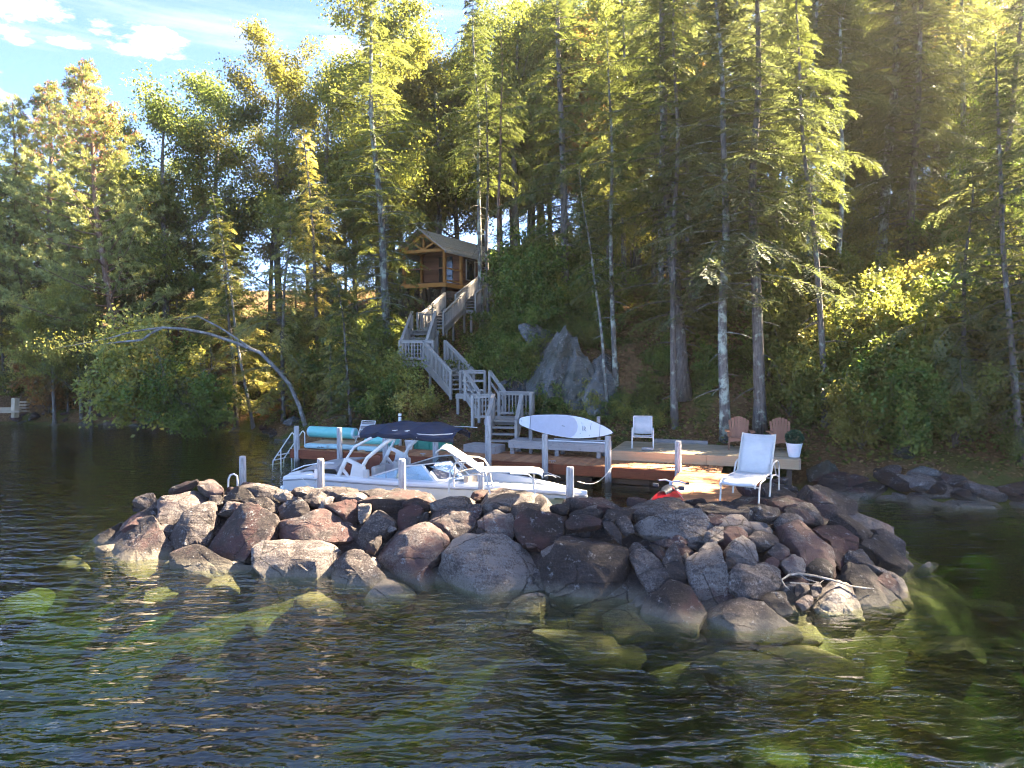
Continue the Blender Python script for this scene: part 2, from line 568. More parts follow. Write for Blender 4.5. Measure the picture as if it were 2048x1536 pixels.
M['leaf_oak'] = leaf_mat('dark oak leaves', [(0.062, 0.112, 0.025), (0.138, 0.200, 0.037), (0.250, 0.300, 0.056), (0.425, 0.388, 0.075)], trans=0.52)
M['leaf_sun'] = leaf_mat('sunlit hazel leaves', [(0.125, 0.188, 0.037), (0.275, 0.312, 0.062), (0.500, 0.438, 0.100), (0.600, 0.550, 0.163)], trans=0.52)  # brighter leaves with the sunlight put into their colour
M['litter'] = leaf_mat('fallen leaves', [(0.081, 0.047, 0.024), (0.230, 0.128, 0.061), (0.405, 0.230, 0.108), (0.540, 0.378, 0.203)], trans=0.15, objw=0.0)
M['fern'] = leaf_mat('ground plants', [(0.049, 0.095, 0.016), (0.097, 0.162, 0.022), (0.211, 0.243, 0.038), (0.454, 0.324, 0.043)], trans=0.52, objw=0.0)
M['boxwood'] = leaf_mat('boxwood leaves', [(0.016, 0.061, 0.034), (0.027, 0.095, 0.054), (0.047, 0.128, 0.068)], trans=0.25)
M['cone'] = leaf_mat('rusty cones', [(0.216, 0.081, 0.041), (0.351, 0.149, 0.081), (0.459, 0.243, 0.135)], trans=0.15)

M['dock_red'] = wood('stained dock boards', (0.25, 0.105, 0.05), (0.52, 0.26, 0.13), grain=(2.0, 8, 8), dark=(0.10, 0.045, 0.03), objvar=0.3)
M['dock_fascia'] = wood('stained dock fascia', (0.13, 0.035, 0.020), (0.30, 0.095, 0.045), grain=(5.0, 12, 12), dark=(0.09, 0.04, 0.03))
M['deck_tan'] = wood('new pine boards', (0.38, 0.27, 0.16), (0.56, 0.42, 0.26), grain=(3.0, 10, 10), objvar=0.2)
M['deck_grey'] = wood('weathered deck boards', (0.30, 0.235, 0.16), (0.50, 0.41, 0.29), grain=(3.0, 8, 8), objvar=0.35)
M['wood_grey'] = wood('weathered grey wood', (0.22, 0.205, 0.20), (0.43, 0.41, 0.395), grain=(4.0, 10, 10), dark=(0.13, 0.12, 0.11), objvar=0.3)
M['wood_stair'] = wood('weathered stair wood', (0.25, 0.23, 0.21), (0.46, 0.425, 0.385), grain=(4.0, 10, 10), dark=(0.2, 0.18, 0.16), objvar=0.25)
M['wood_dark'] = wood('wet crib timber', (0.04, 0.032, 0.026), (0.16, 0.12, 0.09), grain=(4.0, 10, 10))
M['wood_orange'] = wood('orange timber', (0.30, 0.12, 0.026), (0.48, 0.22, 0.06), grain=(4.0, 10, 10))
M['wood_brown'] = wood('brown stained siding', (0.10, 0.04, 0.024), (0.24, 0.10, 0.055), grain=(3.0, 12, 12))


def post_mat(name):
    """weathered pile: grey white above, dark and green where the water wets it"""
    m, nt, b = new_mat(name)
    geo = mk(nt, 'ShaderNodeNewGeometry')
    mp = mk(nt, 'ShaderNodeMapping', i_Vector=geo.outputs['Position'])
    mp.inputs['Scale'].default_value = (22, 22, 2.5)
    g = mk(nt, 'ShaderNodeTexNoise', i_Vector=mp.outputs[0], i_Scale=1.0, i_Detail=6.0, i_Roughness=0.7)
    n = mk(nt, 'ShaderNodeTexNoise', i_Vector=geo.outputs['Position'], i_Scale=5.0, i_Detail=6.0, i_Roughness=0.7)
    c = ramp(nt, g.outputs[0], [(0.28, (0.17, 0.155, 0.15)), (0.5, (0.40, 0.385, 0.375)), (0.7, (0.56, 0.545, 0.53))])
    c = mixc(nt, sstep(nt, n.outputs[0], 0.58, 0.7, 0, 0.7), c, (0.25, 0.235, 0.2))
    s = mk(nt, 'ShaderNodeSeparateXYZ', i_0=geo.outputs['Position'])
    zz = math_n(nt, 'ADD', s.outputs[2], math_n(nt, 'MULTIPLY', math_n(nt, 'SUBTRACT', n.outputs[0], 0.5), 0.3))
    c = mixc(nt, sstep(nt, zz, 0.36, 0.12, 0, 0.92), c, (0.035, 0.032, 0.022))
    nt.links.new(c, b.inputs['Base Color'])
    b.inputs['Roughness'].default_value = 0.85
    bump(nt, b, g.outputs[0], 0.5, 0.012)
    return m


M['post'] = post_mat('weathered pile')
M['gelcoat'] = simple('white gelcoat', (0.80, 0.80, 0.79), 0.22, 0.03, 2.0)
M['vinyl'] = simple('pale boat vinyl', (0.62, 0.60, 0.57), 0.5, 0.06, 4.0)
M['vinyl_tan'] = simple('tan boat vinyl', (0.48, 0.38, 0.29), 0.5, 0.08, 4.0)
M['grey_nonskid'] = simple('grey deck pad', (0.36, 0.35, 0.35), 0.75, 0.08, 8.0, bumps=0.2)
M['boat_red'] = simple('red brown cushion', (0.30, 0.10, 0.06), 0.5, 0.1, 5.0)
M['black'] = simple('black rubber', (0.022, 0.022, 0.024), 0.5, 0.2, 8.0)
M['navy'] = simple('navy canvas', (0.010, 0.020, 0.055), 0.85, 0.35, 3.0, bumps=0.3)
M['white_metal'] = simple('white powder coat', (0.76, 0.75, 0.72), 0.35, 0.05, 6.0)
M['cream_metal'] = simple('cream powder coat', (0.62, 0.57, 0.50), 0.42, 0.08, 9.0, dirt=(0.38, 0.31, 0.24))
M['steel'] = simple('brushed steel', (0.62, 0.62, 0.62), 0.28, 0.06, 8.0, metal=0.9)


def sling_mat(name, c):
    m, nt, b = new_mat(name)
    tcn = mk(nt, 'ShaderNodeTexCoord')
    wv = mk(nt, 'ShaderNodeTexWave', i_Vector=tcn.outputs['Object'], i_Scale=24.0, i_Distortion=0.4)
    nz = mk(nt, 'ShaderNodeTexNoise', i_Vector=tcn.outputs['Object'], i_Scale=5.0, i_Detail=6.0, i_Roughness=0.65)
    cc = ramp(nt, nz.outputs[0], [(0.3, tuple(x * 0.84 for x in c)), (0.65, c)])
    cc = mixc(nt, math_n(nt, 'MULTIPLY', wv.outputs[0], 0.12), cc, tuple(x * 0.7 for x in c))
    nt.links.new(cc, b.inputs['Base Color'])
    b.inputs['Roughness'].default_value = 0.7
    tr = mk(nt, 'ShaderNodeBsdfTranslucent', i_Color=cc)
    mx = mk(nt, 'ShaderNodeMixShader', i_0=0.25, i_1=b.outputs[0], i_2=tr.outputs[0])
    nt.links.new(mx.outputs[0], nt.nodes['Material Output'].inputs['Surface'])
    bump(nt, b, wv.outputs[0], 0.15, 0.003)
    return m


M['sling'] = sling_mat('white mesh sling', (0.78, 0.78, 0.78))
M['sling_grey'] = sling_mat('striped sling', (0.42, 0.38, 0.38))
M['teal'] = simple('teal vinyl', (0.17, 0.56, 0.52), 0.38, 0.06, 3.0, dirt=(0.14, 0.47, 0.45))
M['teal_pale'] = simple('pale blue vinyl', (0.36, 0.58, 0.62), 0.4, 0.06, 3.0)
M['cork'] = simple('tan foam deck', (0.42, 0.29, 0.17), 0.8, 0.15, 9.0)
M['green_box'] = simple('green resin', (0.008, 0.20, 0.14), 0.42, 0.12, 3.0)
M['adirondack'] = wood('brown resin slats', (0.25, 0.12, 0.075), (0.38, 0.19, 0.12), rough=0.55, grain=(5, 12, 12), objvar=0.2)
M['planter'] = simple('white planter', (0.78, 0.78, 0.80), 0.4, 0.05, 5.0)
M['soil'] = simple('potting soil', (0.05, 0.035, 0.025), 0.95, 0.3, 20.0)
M['board_white'] = simple('white board skin', (0.74, 0.75, 0.76), 0.35, 0.04, 3.0)
M['board_pad'] = simple('grey board pad', (0.50, 0.51, 0.58), 0.7, 0.04, 6.0)
M['ink'] = simple('dark print', (0.06, 0.06, 0.07), 0.5, 0.1, 6.0)
M['pwc_red'] = simple('red hull paint', (0.62, 0.022, 0.03), 0.28, 0.08, 3.0)
M['pwc_black'] = simple('charcoal seat vinyl', (0.05, 0.055, 0.07), 0.5, 0.2, 4.0)
M['rope_white'] = simple('white rope', (0.72, 0.68, 0.62), 0.8, 0.1, 20.0)
M['rope_red'] = simple('red rope', (0.6, 0.05, 0.05), 0.8, 0.1, 20.0)
M['shingle'] = simple('pale roof shingle', (0.34, 0.31, 0.27), 0.9, 0.25, 9.0, bumps=0.5)
M['umbrella'] = simple('tan umbrella canvas', (0.58, 0.47, 0.36), 0.85, 0.08, 4.0)
M['dark_glass'] = simple('dark window glass', (0.015, 0.018, 0.02), 0.08, 0.2, 3.0)
M['pvc'] = simple('white pipe', (0.78, 0.78, 0.78), 0.35, 0.05, 6.0)


def glass_mat():
    m, nt, b = new_mat('tinted windshield')
    tr = mk(nt, 'ShaderNodeBsdfTransparent', i_Color=(0.70, 0.82, 0.84, 1))
    gl = mk(nt, 'ShaderNodeBsdfGlossy', i_Color=(0.9, 0.95, 1.0, 1), i_Roughness=0.03)
    fr = mk(nt, 'ShaderNodeFresnel', i_IOR=1.5)
    mx = mk(nt, 'ShaderNodeMixShader', i_0=math_n(nt, 'ADD', fr.outputs[0], 0.08), i_1=tr.outputs[0], i_2=gl.outputs[0])
    nt.links.new(mx.outputs[0], nt.nodes['Material Output'].inputs['Surface'])
    return m


M['glass'] = glass_mat()


def ground_mat():
    m, nt, b = new_mat('forest floor')
    geo = mk(nt, 'ShaderNodeNewGeometry')
    pos = geo.outputs['Position']
    n1 = mk(nt, 'ShaderNodeTexNoise', i_Vector=pos, i_Scale=0.5, i_Detail=6.0, i_Roughness=0.6)
    n2 = mk(nt, 'ShaderNodeTexNoise', i_Vector=pos, i_Scale=9.0, i_Detail=8.0, i_Roughness=0.72)
    c = ramp(nt, n2.outputs[0], [(0.25, (0.045, 0.028, 0.016)), (0.5, (0.15, 0.085, 0.042)), (0.72, (0.30, 0.185, 0.10))])
    c = mixc(nt, sstep(nt, n1.outputs[0], 0.5, 0.62, 0, 0.8), c, mixc(nt, n2.outputs[0], (0.03, 0.05, 0.012), (0.10, 0.13, 0.03)))
    s = mk(nt, 'ShaderNodeSeparateXYZ', i_0=pos)
    # lake bed: silt and algae below the water line
    bed = ramp(nt, math_n(nt, 'ADD', math_n(nt, 'MULTIPLY', n1.outputs[0], 0.7), math_n(nt, 'MULTIPLY', n2.outputs[0], 0.3)),
               [(0.38, (0.028, 0.038, 0.012)), (0.50, (0.080, 0.100, 0.024)), (0.62, (0.19, 0.165, 0.05))])
    c = mixc(nt, sstep(nt, s.outputs[2], 0.12, -0.05), c, bed)
    nt.links.new(c, b.inputs['Base Color'])
    b.inputs['Roughness'].default_value = 0.95
    b.inputs['Specular IOR Level'].default_value = 0.1
    bump(nt, b, n2.outputs[0], 0.8, 0.06)
    return m


M['ground'] = ground_mat()


def water_mat():
    m, nt, b = new_mat('lake water')
    nt.nodes.remove(b)
    geo = mk(nt, 'ShaderNodeNewGeometry')
    pos = geo.outputs['Position']

    def waves(rot, sc, det, rough, dist):
        mp = mk(nt, 'ShaderNodeMapping', i_Vector=pos)
        mp.inputs['Rotation'].default_value = (0, 0, R(rot))
        mp.inputs['Scale'].default_value = sc
        return mk(nt, 'ShaderNodeTexNoise', i_Vector=mp.outputs[0], i_Scale=1.0, i_Detail=det, i_Roughness=rough, i_Distortion=dist).outputs[0]
    h = math_n(nt, 'MULTIPLY', waves(-12, (1.3, 3.1, 1), 2.0, 0.45, 0.35), 0.13)
    h = math_n(nt, 'ADD', h, math_n(nt, 'MULTIPLY', waves(14, (3.0, 7.4, 1), 2.0, 0.5, 0.3), 0.045))
    h = math_n(nt, 'ADD', h, math_n(nt, 'MULTIPLY', waves(-30, (11, 17, 1), 1.0, 0.5, 0.2), 0.007))
    # calm behind the breakwater and along the shore, breezy in open water
    s = mk(nt, 'ShaderNodeSeparateXYZ', i_0=pos)
    big = mk(nt, 'ShaderNodeTexNoise', i_Vector=pos, i_Scale=0.22, i_Detail=2.0).outputs[0]
    amp = math_n(nt, 'ADD', sstep(nt, math_n(nt, 'ADD', s.outputs[1], math_n(nt, 'MULTIPLY', s.outputs[0], 0.55)), 1.0, 15.0, 1.0, 0.42), math_n(nt, 'MULTIPLY', math_n(nt, 'SUBTRACT', big, 0.5), 0.5))
    h = math_n(nt, 'MULTIPLY', h, amp)
    bm = mk(nt, 'ShaderNodeBump', i_Height=h, i_Strength=1.0, i_Distance=1.0)
    fr = mk(nt, 'ShaderNodeFresnel', i_IOR=1.85, i_Normal=bm.outputs[0])
    gl = mk(nt, 'ShaderNodeBsdfGlossy', i_Color=(1, 1, 1, 1), i_Roughness=0.03, i_Normal=bm.outputs[0])
    tr = mk(nt, 'ShaderNodeBsdfTransparent', i_Color=(0.95, 0.97, 0.85, 1))
    # seen from below the surface lets the light through (no total reflection for straight rays)
    fac = math_n(nt, 'MULTIPLY', fr.outputs[0], math_n(nt, 'SUBTRACT', 1.0, math_n(nt, 'MULTIPLY', geo.outputs['Backfacing'], 0.93)))
    mx = mk(nt, 'ShaderNodeMixShader', i_0=fac, i_1=tr.outputs[0], i_2=gl.outputs[0])
    nt.links.new(mx.outputs[0], nt.nodes['Material Output'].inputs['Surface'])
    va = mk(nt, 'ShaderNodeVolumeAbsorption', i_Color=(0.36, 0.60, 0.28, 1), i_Density=0.9)
    nt.links.new(va.outputs[0], nt.nodes['Material Output'].inputs['Volume'])
    return m


M['water'] = water_mat()


# ---------------------------------------------------------------- terrain
SHORE = np.array([(-300, 75), (-60, 47), (-30, 39.2), (-20, 38.0), (-15, 36.6), (-12, 33.6), (-9, 30), (-7, 27.8), (-4, 26.2), (0, 24.9), (4, 23.5),
                  (7.5, 21.6), (9.3, 19.4), (13, 18.4), (18, 16.9), (30, 13), (60, 5), (300, -30)], dtype=float)
MOUND_FRONT = np.array([(-7.9, 16.9), (-8.9, 15.6), (-8.6, 14.0), (-6.2, 12.9), (-3.6, 12.1), (-0.5, 11.4), (1.57, 10.8), (3.28, 9.8), (4.6, 10.4), (6.45, 11.36),
                        (7.95, 13.0), (8.3, 14.6), (8.2, 16.2), (8.2, 18.0)], dtype=float)
MOUND_BACK = np.array([(8.2, 18.0), (7.0, 19.6), (6.2, 18.3), (5.0, 16.6), (3.9, 15.0), (1.2, 14.75), (-2.0, 15.75), (-6.3, 17.1), (-7.9, 16.9)], dtype=float)
MOUND_POLY = np.vstack([MOUND_FRONT, MOUND_BACK[1:-1]])


def seg_dist(px, py, poly):
    best = np.full(np.shape(px), 1e9)
    for (x0, y0), (x1, y1) in zip(poly[:-1], poly[1:]):
        dx, dy = x1 - x0, y1 - y0
        t = np.clip(((px - x0) * dx + (py - y0) * dy) / (dx * dx + dy * dy), 0, 1)
        best = np.minimum(best, np.hypot(px - x0 - t * dx, py - y0 - t * dy))
    return best


def inside(px, py, poly):
    c = np.zeros(np.shape(px), dtype=bool)
    n = len(poly)
    j = n - 1
    for i in range(n):
        xi, yi = poly[i]
        xj, yj = poly[j]
        with np.errstate(divide='ignore', invalid='ignore'):
            hit = ((yi > py) != (yj > py)) & (px < (xj - xi) * (py - yi) / ((yj - yi) if yj != yi else 1e-9) + xi)
        c ^= hit
        j = i
    return c


def wob(x, y, f, seed, n=5):
    g = np.random.default_rng(seed)
    s = 0
    for k in range(n):
        a = g.uniform(0, 6.28)
        ff = f * g.uniform(0.6, 1.8)
        s = s + np.sin((x * math.cos(a) + y * math.sin(a)) * ff + g.uniform(0, 6.28))
    return s / n


def smooth(x, a, b):
    t = np.clip((x - a) / (b - a), 0, 1)
    return t * t * (3 - 2 * t)


def mound_h(x, y):
    x, y = np.asarray(x, float), np.asarray(y, float)
    ins = inside(x, y, MOUND_POLY)
    df = seg_dist(x, y, MOUND_FRONT)
    db = seg_dist(x, y, MOUND_BACK)
    top = 1.14 + 0.05 * wob(x, y, 0.9, 5)
    hi = np.minimum(np.minimum(top, 0.60 * df), 1.6 * db + 0.05)
    ho = -0.62 * np.minimum(df, db * 2.0)
    return np.where(ins, hi, ho)


def land_h(x, y):
    x, y = np.asarray(x, float), np.asarray(y, float)
    sd = seg_dist(x, y, SHORE)
    sgn = np.where(y > np.interp(x, SHORE[:, 0], SHORE[:, 1]), 1.0, -1.0)
    d = sd * sgn
    h = np.interp(d, [-60, -14, -6, -2, 0, 0.6, 1.3, 5, 9, 13, 18, 30, 60, 120, 300], [-4, -2.4, -1.7, -0.75, 0.0, 0.55, 0.85, 2.5, 4.1, 5.5, 7.0, 10.5, 17.0, 26, 34])
    h = h - np.where(d > 12, (d - 12) * 0.10 * (1 - smooth(x, -18, -6)), 0).clip(0, 8)
    # the ledge and knoll right of the stairs
    k = smooth(x, -1.6, 1.0) * smooth(d, 2.6, 4.6) * (1 - 0.5 * smooth(x, 4.5, 9.0)) * (1 - 0.55 * smooth(d, 12, 24))
    h = h + 2.0 * k
    h = h + np.where(d > 0, 0.22 * wob(x, y, 0.55, 3) * smooth(d, 1, 6) + 0.10 * wob(x, y, 1.7, 4) * smooth(d, .5, 3), 0.12 * wob(x, y, 0.8, 9))
    return h


def terrain_h(x, y):
    l = land_h(x, y)
    m = mound_h(x, y)
    # the stone core of the breakwater keeps below its boulders
    return np.maximum(l, np.where(m > 0, -0.4, m - 0.35))


def axis(segs):
    a = []
    for lo, hi, st in segs:
        a += list(np.arange(lo, hi, st))
    return np.array(a + [segs[-1][1]])


gx = axis([(-400, -60, 20), (-60, -20, 1.5), (-20, 20, 0.4), (20, 60, 1.5), (60, 400, 20)])
gy = axis([(-200, -20, 20), (-20, 4, 1.5), (4, 50, 0.4), (50, 90, 1.5), (90, 500, 20)])
GX, GY = np.meshgrid(gx, gy)
GZ = terrain_h(GX, GY)
nx, ny = len(gx), len(gy)
idx = np.arange(nx * ny).reshape(ny, nx)
quads = np.stack([idx[:-1, :-1], idx[:-1, 1:], idx[1:, 1:], idx[1:, :-1]], -1).reshape(-1, 4)
ground = link('ground', mesh_np('ground', np.stack([GX, GY, GZ], -1).reshape(-1, 3), quads, M['ground'], smooth=True))
tag(ground, 'wooded hillside and lake bed', kind='structure')

m = MB().box((0, -40, -4.0), (800, 330, 8.0))
wv = m.build('lake_water', M['water'])
tag(wv, 'rippled green lake water', kind='structure')


def ground_hit(u, v, y0=17.0, y1=110.0):
    d = ray(u, v)
    Y = np.arange(y0, y1, 0.05)
    t = Y / d[1]
    x, z = d[0] * t, CAM_Z + d[2] * t
    h = land_h(x, Y)
    below = np.where(z < h)[0]
    i = below[0] if len(below) else len(Y) - 1
    return Vector((x[i], Y[i], float(h[i])))


def gz(x, y):
    return float(land_h(np.array([x]), np.array([y]))[0])


# ---------------------------------------------------------------- boulders of the breakwater
def mound_hit(u, v):
    d = ray(u, v)
    Y = np.arange(8.0, 20.0, 0.02)
    t = Y / d[1]
    x, z = d[0] * t, CAM_Z + d[2] * t
    h = mound_h(x, Y)
    gap = z - h
    below = np.where(gap < 0)[0]
    i = below[0] if len(below) else int(np.argmin(gap))
    return Vector((x[i], Y[i], z[i]))


def fnoise(p, f, s):
    return mnoise.noise(Vector((p[0] * f + s, p[1] * f - s, p[2] * f + 2 * s)))


def rock_from_outline(px, seed, thick=1.0, bulge=1.0):
    """a boulder with thickness whose visible face follows an outline of the photograph, resting on the breakwater's slope"""
    g = np.random.default_rng(seed)
    pts = [mound_hit(u, v) for u, v in px]
    c = sum(pts, Vector()) / len(pts)
    e = 0.15
    nx_ = (mound_h(c.x + e, c.y) - mound_h(c.x - e, c.y)) / (2 * e)
    ny_ = (mound_h(c.x, c.y + e) - mound_h(c.x, c.y - e)) / (2 * e)
    n = Vector((-float(nx_), -float(ny_), 1.0)).normalized()
    flat = n.z > 0.93
    if flat:
        bulge *= 0.35
    else:
        n = (n + Vector((0, -0.25, 0))).normalized()
    e1 = n.cross(Vector((0, 0, 1)))
    if e1.length < 1e-3:
        e1 = Vector((1, 0, 0))
    e1.normalize()
    e2 = n.cross(e1)
    q = np.array([((p - c).dot(e1), (p - c).dot(e2)) for p in pts])
    d0 = np.array([(p - c).dot(n) for p in pts])
    # resample the outline, corners only slightly rounded
    Q = np.column_stack([q, d0])
    Q = np.vstack([np.vstack([0.90 * a + 0.10 * b, 0.10 * a + 0.90 * b]) for a, b in zip(Q, np.roll(Q, -1, 0))])
    seg = np.linalg.norm(np.roll(Q, -1, 0)[:, :2] - Q[:, :2], axis=1)
    cum = np.concatenate([[0], np.cumsum(seg)])
    Mn = 54
    tt = np.linspace(0, cum[-1], Mn, endpoint=False)
    QQ = np.vstack([Q, Q[:1]])
    rs = np.column_stack([np.interp(tt, cum, QQ[:, k]) for k in range(3)])
    area = abs(0.5 * np.sum(rs[:, 0] * np.roll(rs[:, 1], -1) - np.roll(rs[:, 0], -1) * rs[:, 1]))
    Rr = math.sqrt(max(area, 0.01) / math.pi)
    Rr = min(Rr, 0.62)
    rs[:, 2] *= 0.55
    rs[:, :2] *= 1.07
    # pull long outlines in a little so that joints stay open
    prof = [(0.70, -0.95), (0.92, -0.62), (1.0, -0.30), (1.0, -0.08), (1.0, 0.06), (0.992, 0.12), (0.965, 0.155), (0.90, 0.172), (0.78, 0.182), (0.62, 0.19), (0.42, 0.196), (0.22, 0.20)]
    tilt = (g.uniform(-0.16, 0.16), g.uniform(-0.16, 0.16))
    jit = 1 + 0.03 * np.sin(np.arange(Mn) * 0.9 + seed) + 0.02 * np.sin(np.arange(Mn) * 2.3 + seed * 2)
    rs[:, :2] *= jit[:, None]
    cuts = []
    for k in range(7):
        a = g.uniform(0, 6.28)
        t = g.uniform(0.12, 0.42) if k < 3 else g.uniform(0.5, 1.05)
        cuts.append((Vector((math.cos(a) * math.sin(t), math.sin(a) * math.sin(t), math.cos(t))), (g.uniform(0.08, 0.18) if k < 3 else g.uniform(0.42, 0.72)) * Rr))
    V = []
    sd = seed * 3.17

    def finish(x, y, z):
        lp = Vector((x, y, z))
        for cn, cd in cuts:
            ov = lp.dot(cn) - cd
            if ov > 0:
                lp = lp - cn * ov * 0.93
        w = c + e1 * lp.x + e2 * lp.y + n * lp.z
        am = Rr * 0.09 * fnoise(w, 1.6 / max(Rr, .2) * .5, sd) + Rr * 0.045 * fnoise(w, 4.5, sd + 9) + 0.018 * fnoise(w, 9, sd + 4) + 0.009 * fnoise(w, 22, sd + 2)
        # bedding ledges
        am += 0.012 * abs(math.sin((w.z * 9 + w.x * 4 + 1.5 * fnoise(w, 2, sd)) * 2.2))
        od = (n * 0.8 + (e1 * lp.x + e2 * lp.y) / max(Rr, .1) * 0.3)
        return w + od * am
    for s, dp in prof:
        k = dp * Rr * (bulge if dp > 0 else thick)
        for x, y, z in rs:
            xx, yy = x * s, y * s
            V.append(finish(xx, yy, z * s * s + k + (tilt[0] * xx + tilt[1] * yy) * (1 if dp > -0.2 else 0.3)))
    V.append(finish(0, 0, 0.20 * Rr * bulge))
    V.append(finish(0, 0, -1.0 * Rr * thick))
    nr = len(prof)
    F = []
    for i in range(nr - 1):
        for k in range(Mn):
            k2 = (k + 1) % Mn
            F.append((i * Mn + k, i * Mn + k2, (i + 1) * Mn + k2, (i + 1) * Mn + k))
    for k in range(Mn):
        k2 = (k + 1) % Mn
        F.append(((nr - 1) * Mn + k, (nr - 1) * Mn + k2, nr * Mn))
        F.append((k2, k, nr * Mn + 1))
    return c, V, F


Z4, Z5, Z6 = (100, 920, .3418), (700, 940, .29297), (1200, 940, .3418)
OUT4 = [
    [(215, 570), (310, 460), (420, 400), (600, 335), (640, 400), (690, 480), (720, 560), (690, 620), (600, 650), (450, 660), (330, 625)],
    [(110, 545), (200, 480), (300, 420), (395, 360), (400, 400), (300, 470), (215, 560)],
    [(0, 600), (90, 560), (190, 575), (180, 600), (60, 615)],
    [(555, 290), (640, 250), (760, 210), (850, 160), (910, 170), (945, 220), (880, 265), (760, 330), (660, 370), (600, 330)],
    [(670, 370), (760, 320), (870, 275), (965, 262), (950, 340), (890, 450), (850, 500), (770, 545), (720, 520), (690, 450)],
    [(895, 460), (930, 370), (990, 310), (1090, 285), (1180, 280), (1290, 320), (1330, 360), (1300, 430), (1230, 500), (1130, 560), (1040, 570), (950, 530)],
    [(705, 610), (760, 540), (850, 505), (930, 530), (1000, 575), (1100, 590), (1195, 600), (1190, 650), (1100, 680), (950, 680), (800, 665), (720, 645)],
    [(1310, 400), (1350, 360), (1480, 350), (1590, 290), (1650, 310), (1720, 340), (1775, 375), (1740, 430), (1650, 455), (1500, 460), (1400, 450), (1320, 435)],
    [(1195, 560), (1220, 510), (1280, 480), (1450, 475), (1640, 470), (1670, 530), (1630, 620), (1610, 740), (1480, 750), (1330, 740), (1250, 690), (1205, 620)],
    [(1630, 610), (1700, 560), (1830, 535), (1880, 590), (1960, 680), (1970, 740), (1920, 785), (1800, 760), (1700, 770), (1640, 730)],
    [(1730, 480), (1800, 420), (1870, 330), (1950, 240), (2010, 230), (2015, 330), (2000, 390), (1900, 450), (1790, 505)],
    [(1320, 270), (1400, 240), (1480, 240), (1530, 300), (1500, 330), (1400, 345), (1340, 330)],
    [(1540, 290), (1620, 220), (1670, 200), (1640, 250), (1600, 280)],
    [(1610, 270), (1680, 215), (1780, 215), (1810, 260), (1800, 320), (1760, 365), (1700, 320)],
    [(1800, 330), (1810, 255), (1880, 260), (1870, 300), (1810, 360)],
    [(595, 180), (650, 150), (740, 120), (860, 108), (870, 150), (750, 190), (650, 215)],
    [(860, 115), (960, 110), (1000, 140), (1010, 170), (950, 185), (870, 160)],
    [(450, 250), (490, 180), (545, 150), (590, 180), (600, 220), (540, 270), (480, 300)],
    [(1010, 200), (1050, 165), (1150, 170), (1200, 200), (1190, 225), (1100, 230), (1020, 235)],
    [(1120, 230), (1330, 220), (1340, 270), (1280, 300), (1200, 290), (1150, 260)],
    [(970, 280), (1000, 250), (1150, 250), (1150, 275), (1050, 290), (980, 310)],
    [(1080, 130), (1230, 135), (1370, 145), (1370, 170), (1250, 185), (1100, 170)],
    [(1395, 160), (1480, 150), (1560, 170), (1540, 190), (1450, 185)],
    [(1300, 190), (1360, 170), (1440, 210), (1430, 230), (1330, 225)],
    [(1450, 220), (1540, 180), (1640, 200), (1600, 240), (1560, 265), (1480, 250)],
    [(1600, 170), (1700, 150), (1800, 160), (1790, 195), (1680, 205), (1620, 195)],
    [(1700, 205), (1780, 180), (1870, 190), (1840, 215), (1750, 215)],
    [(1800, 165), (2000, 165), (2010, 180), (1900, 205), (1860, 190)],
    [(395, 380), (450, 310), (550, 280), (600, 330), (540, 365), (420, 410)],
    [(960, 190), (1000, 210), (1010, 245), (960, 260), (920, 240)],
    [(1000, 300), (1150, 285), (1180, 275), (1060, 250)],
]
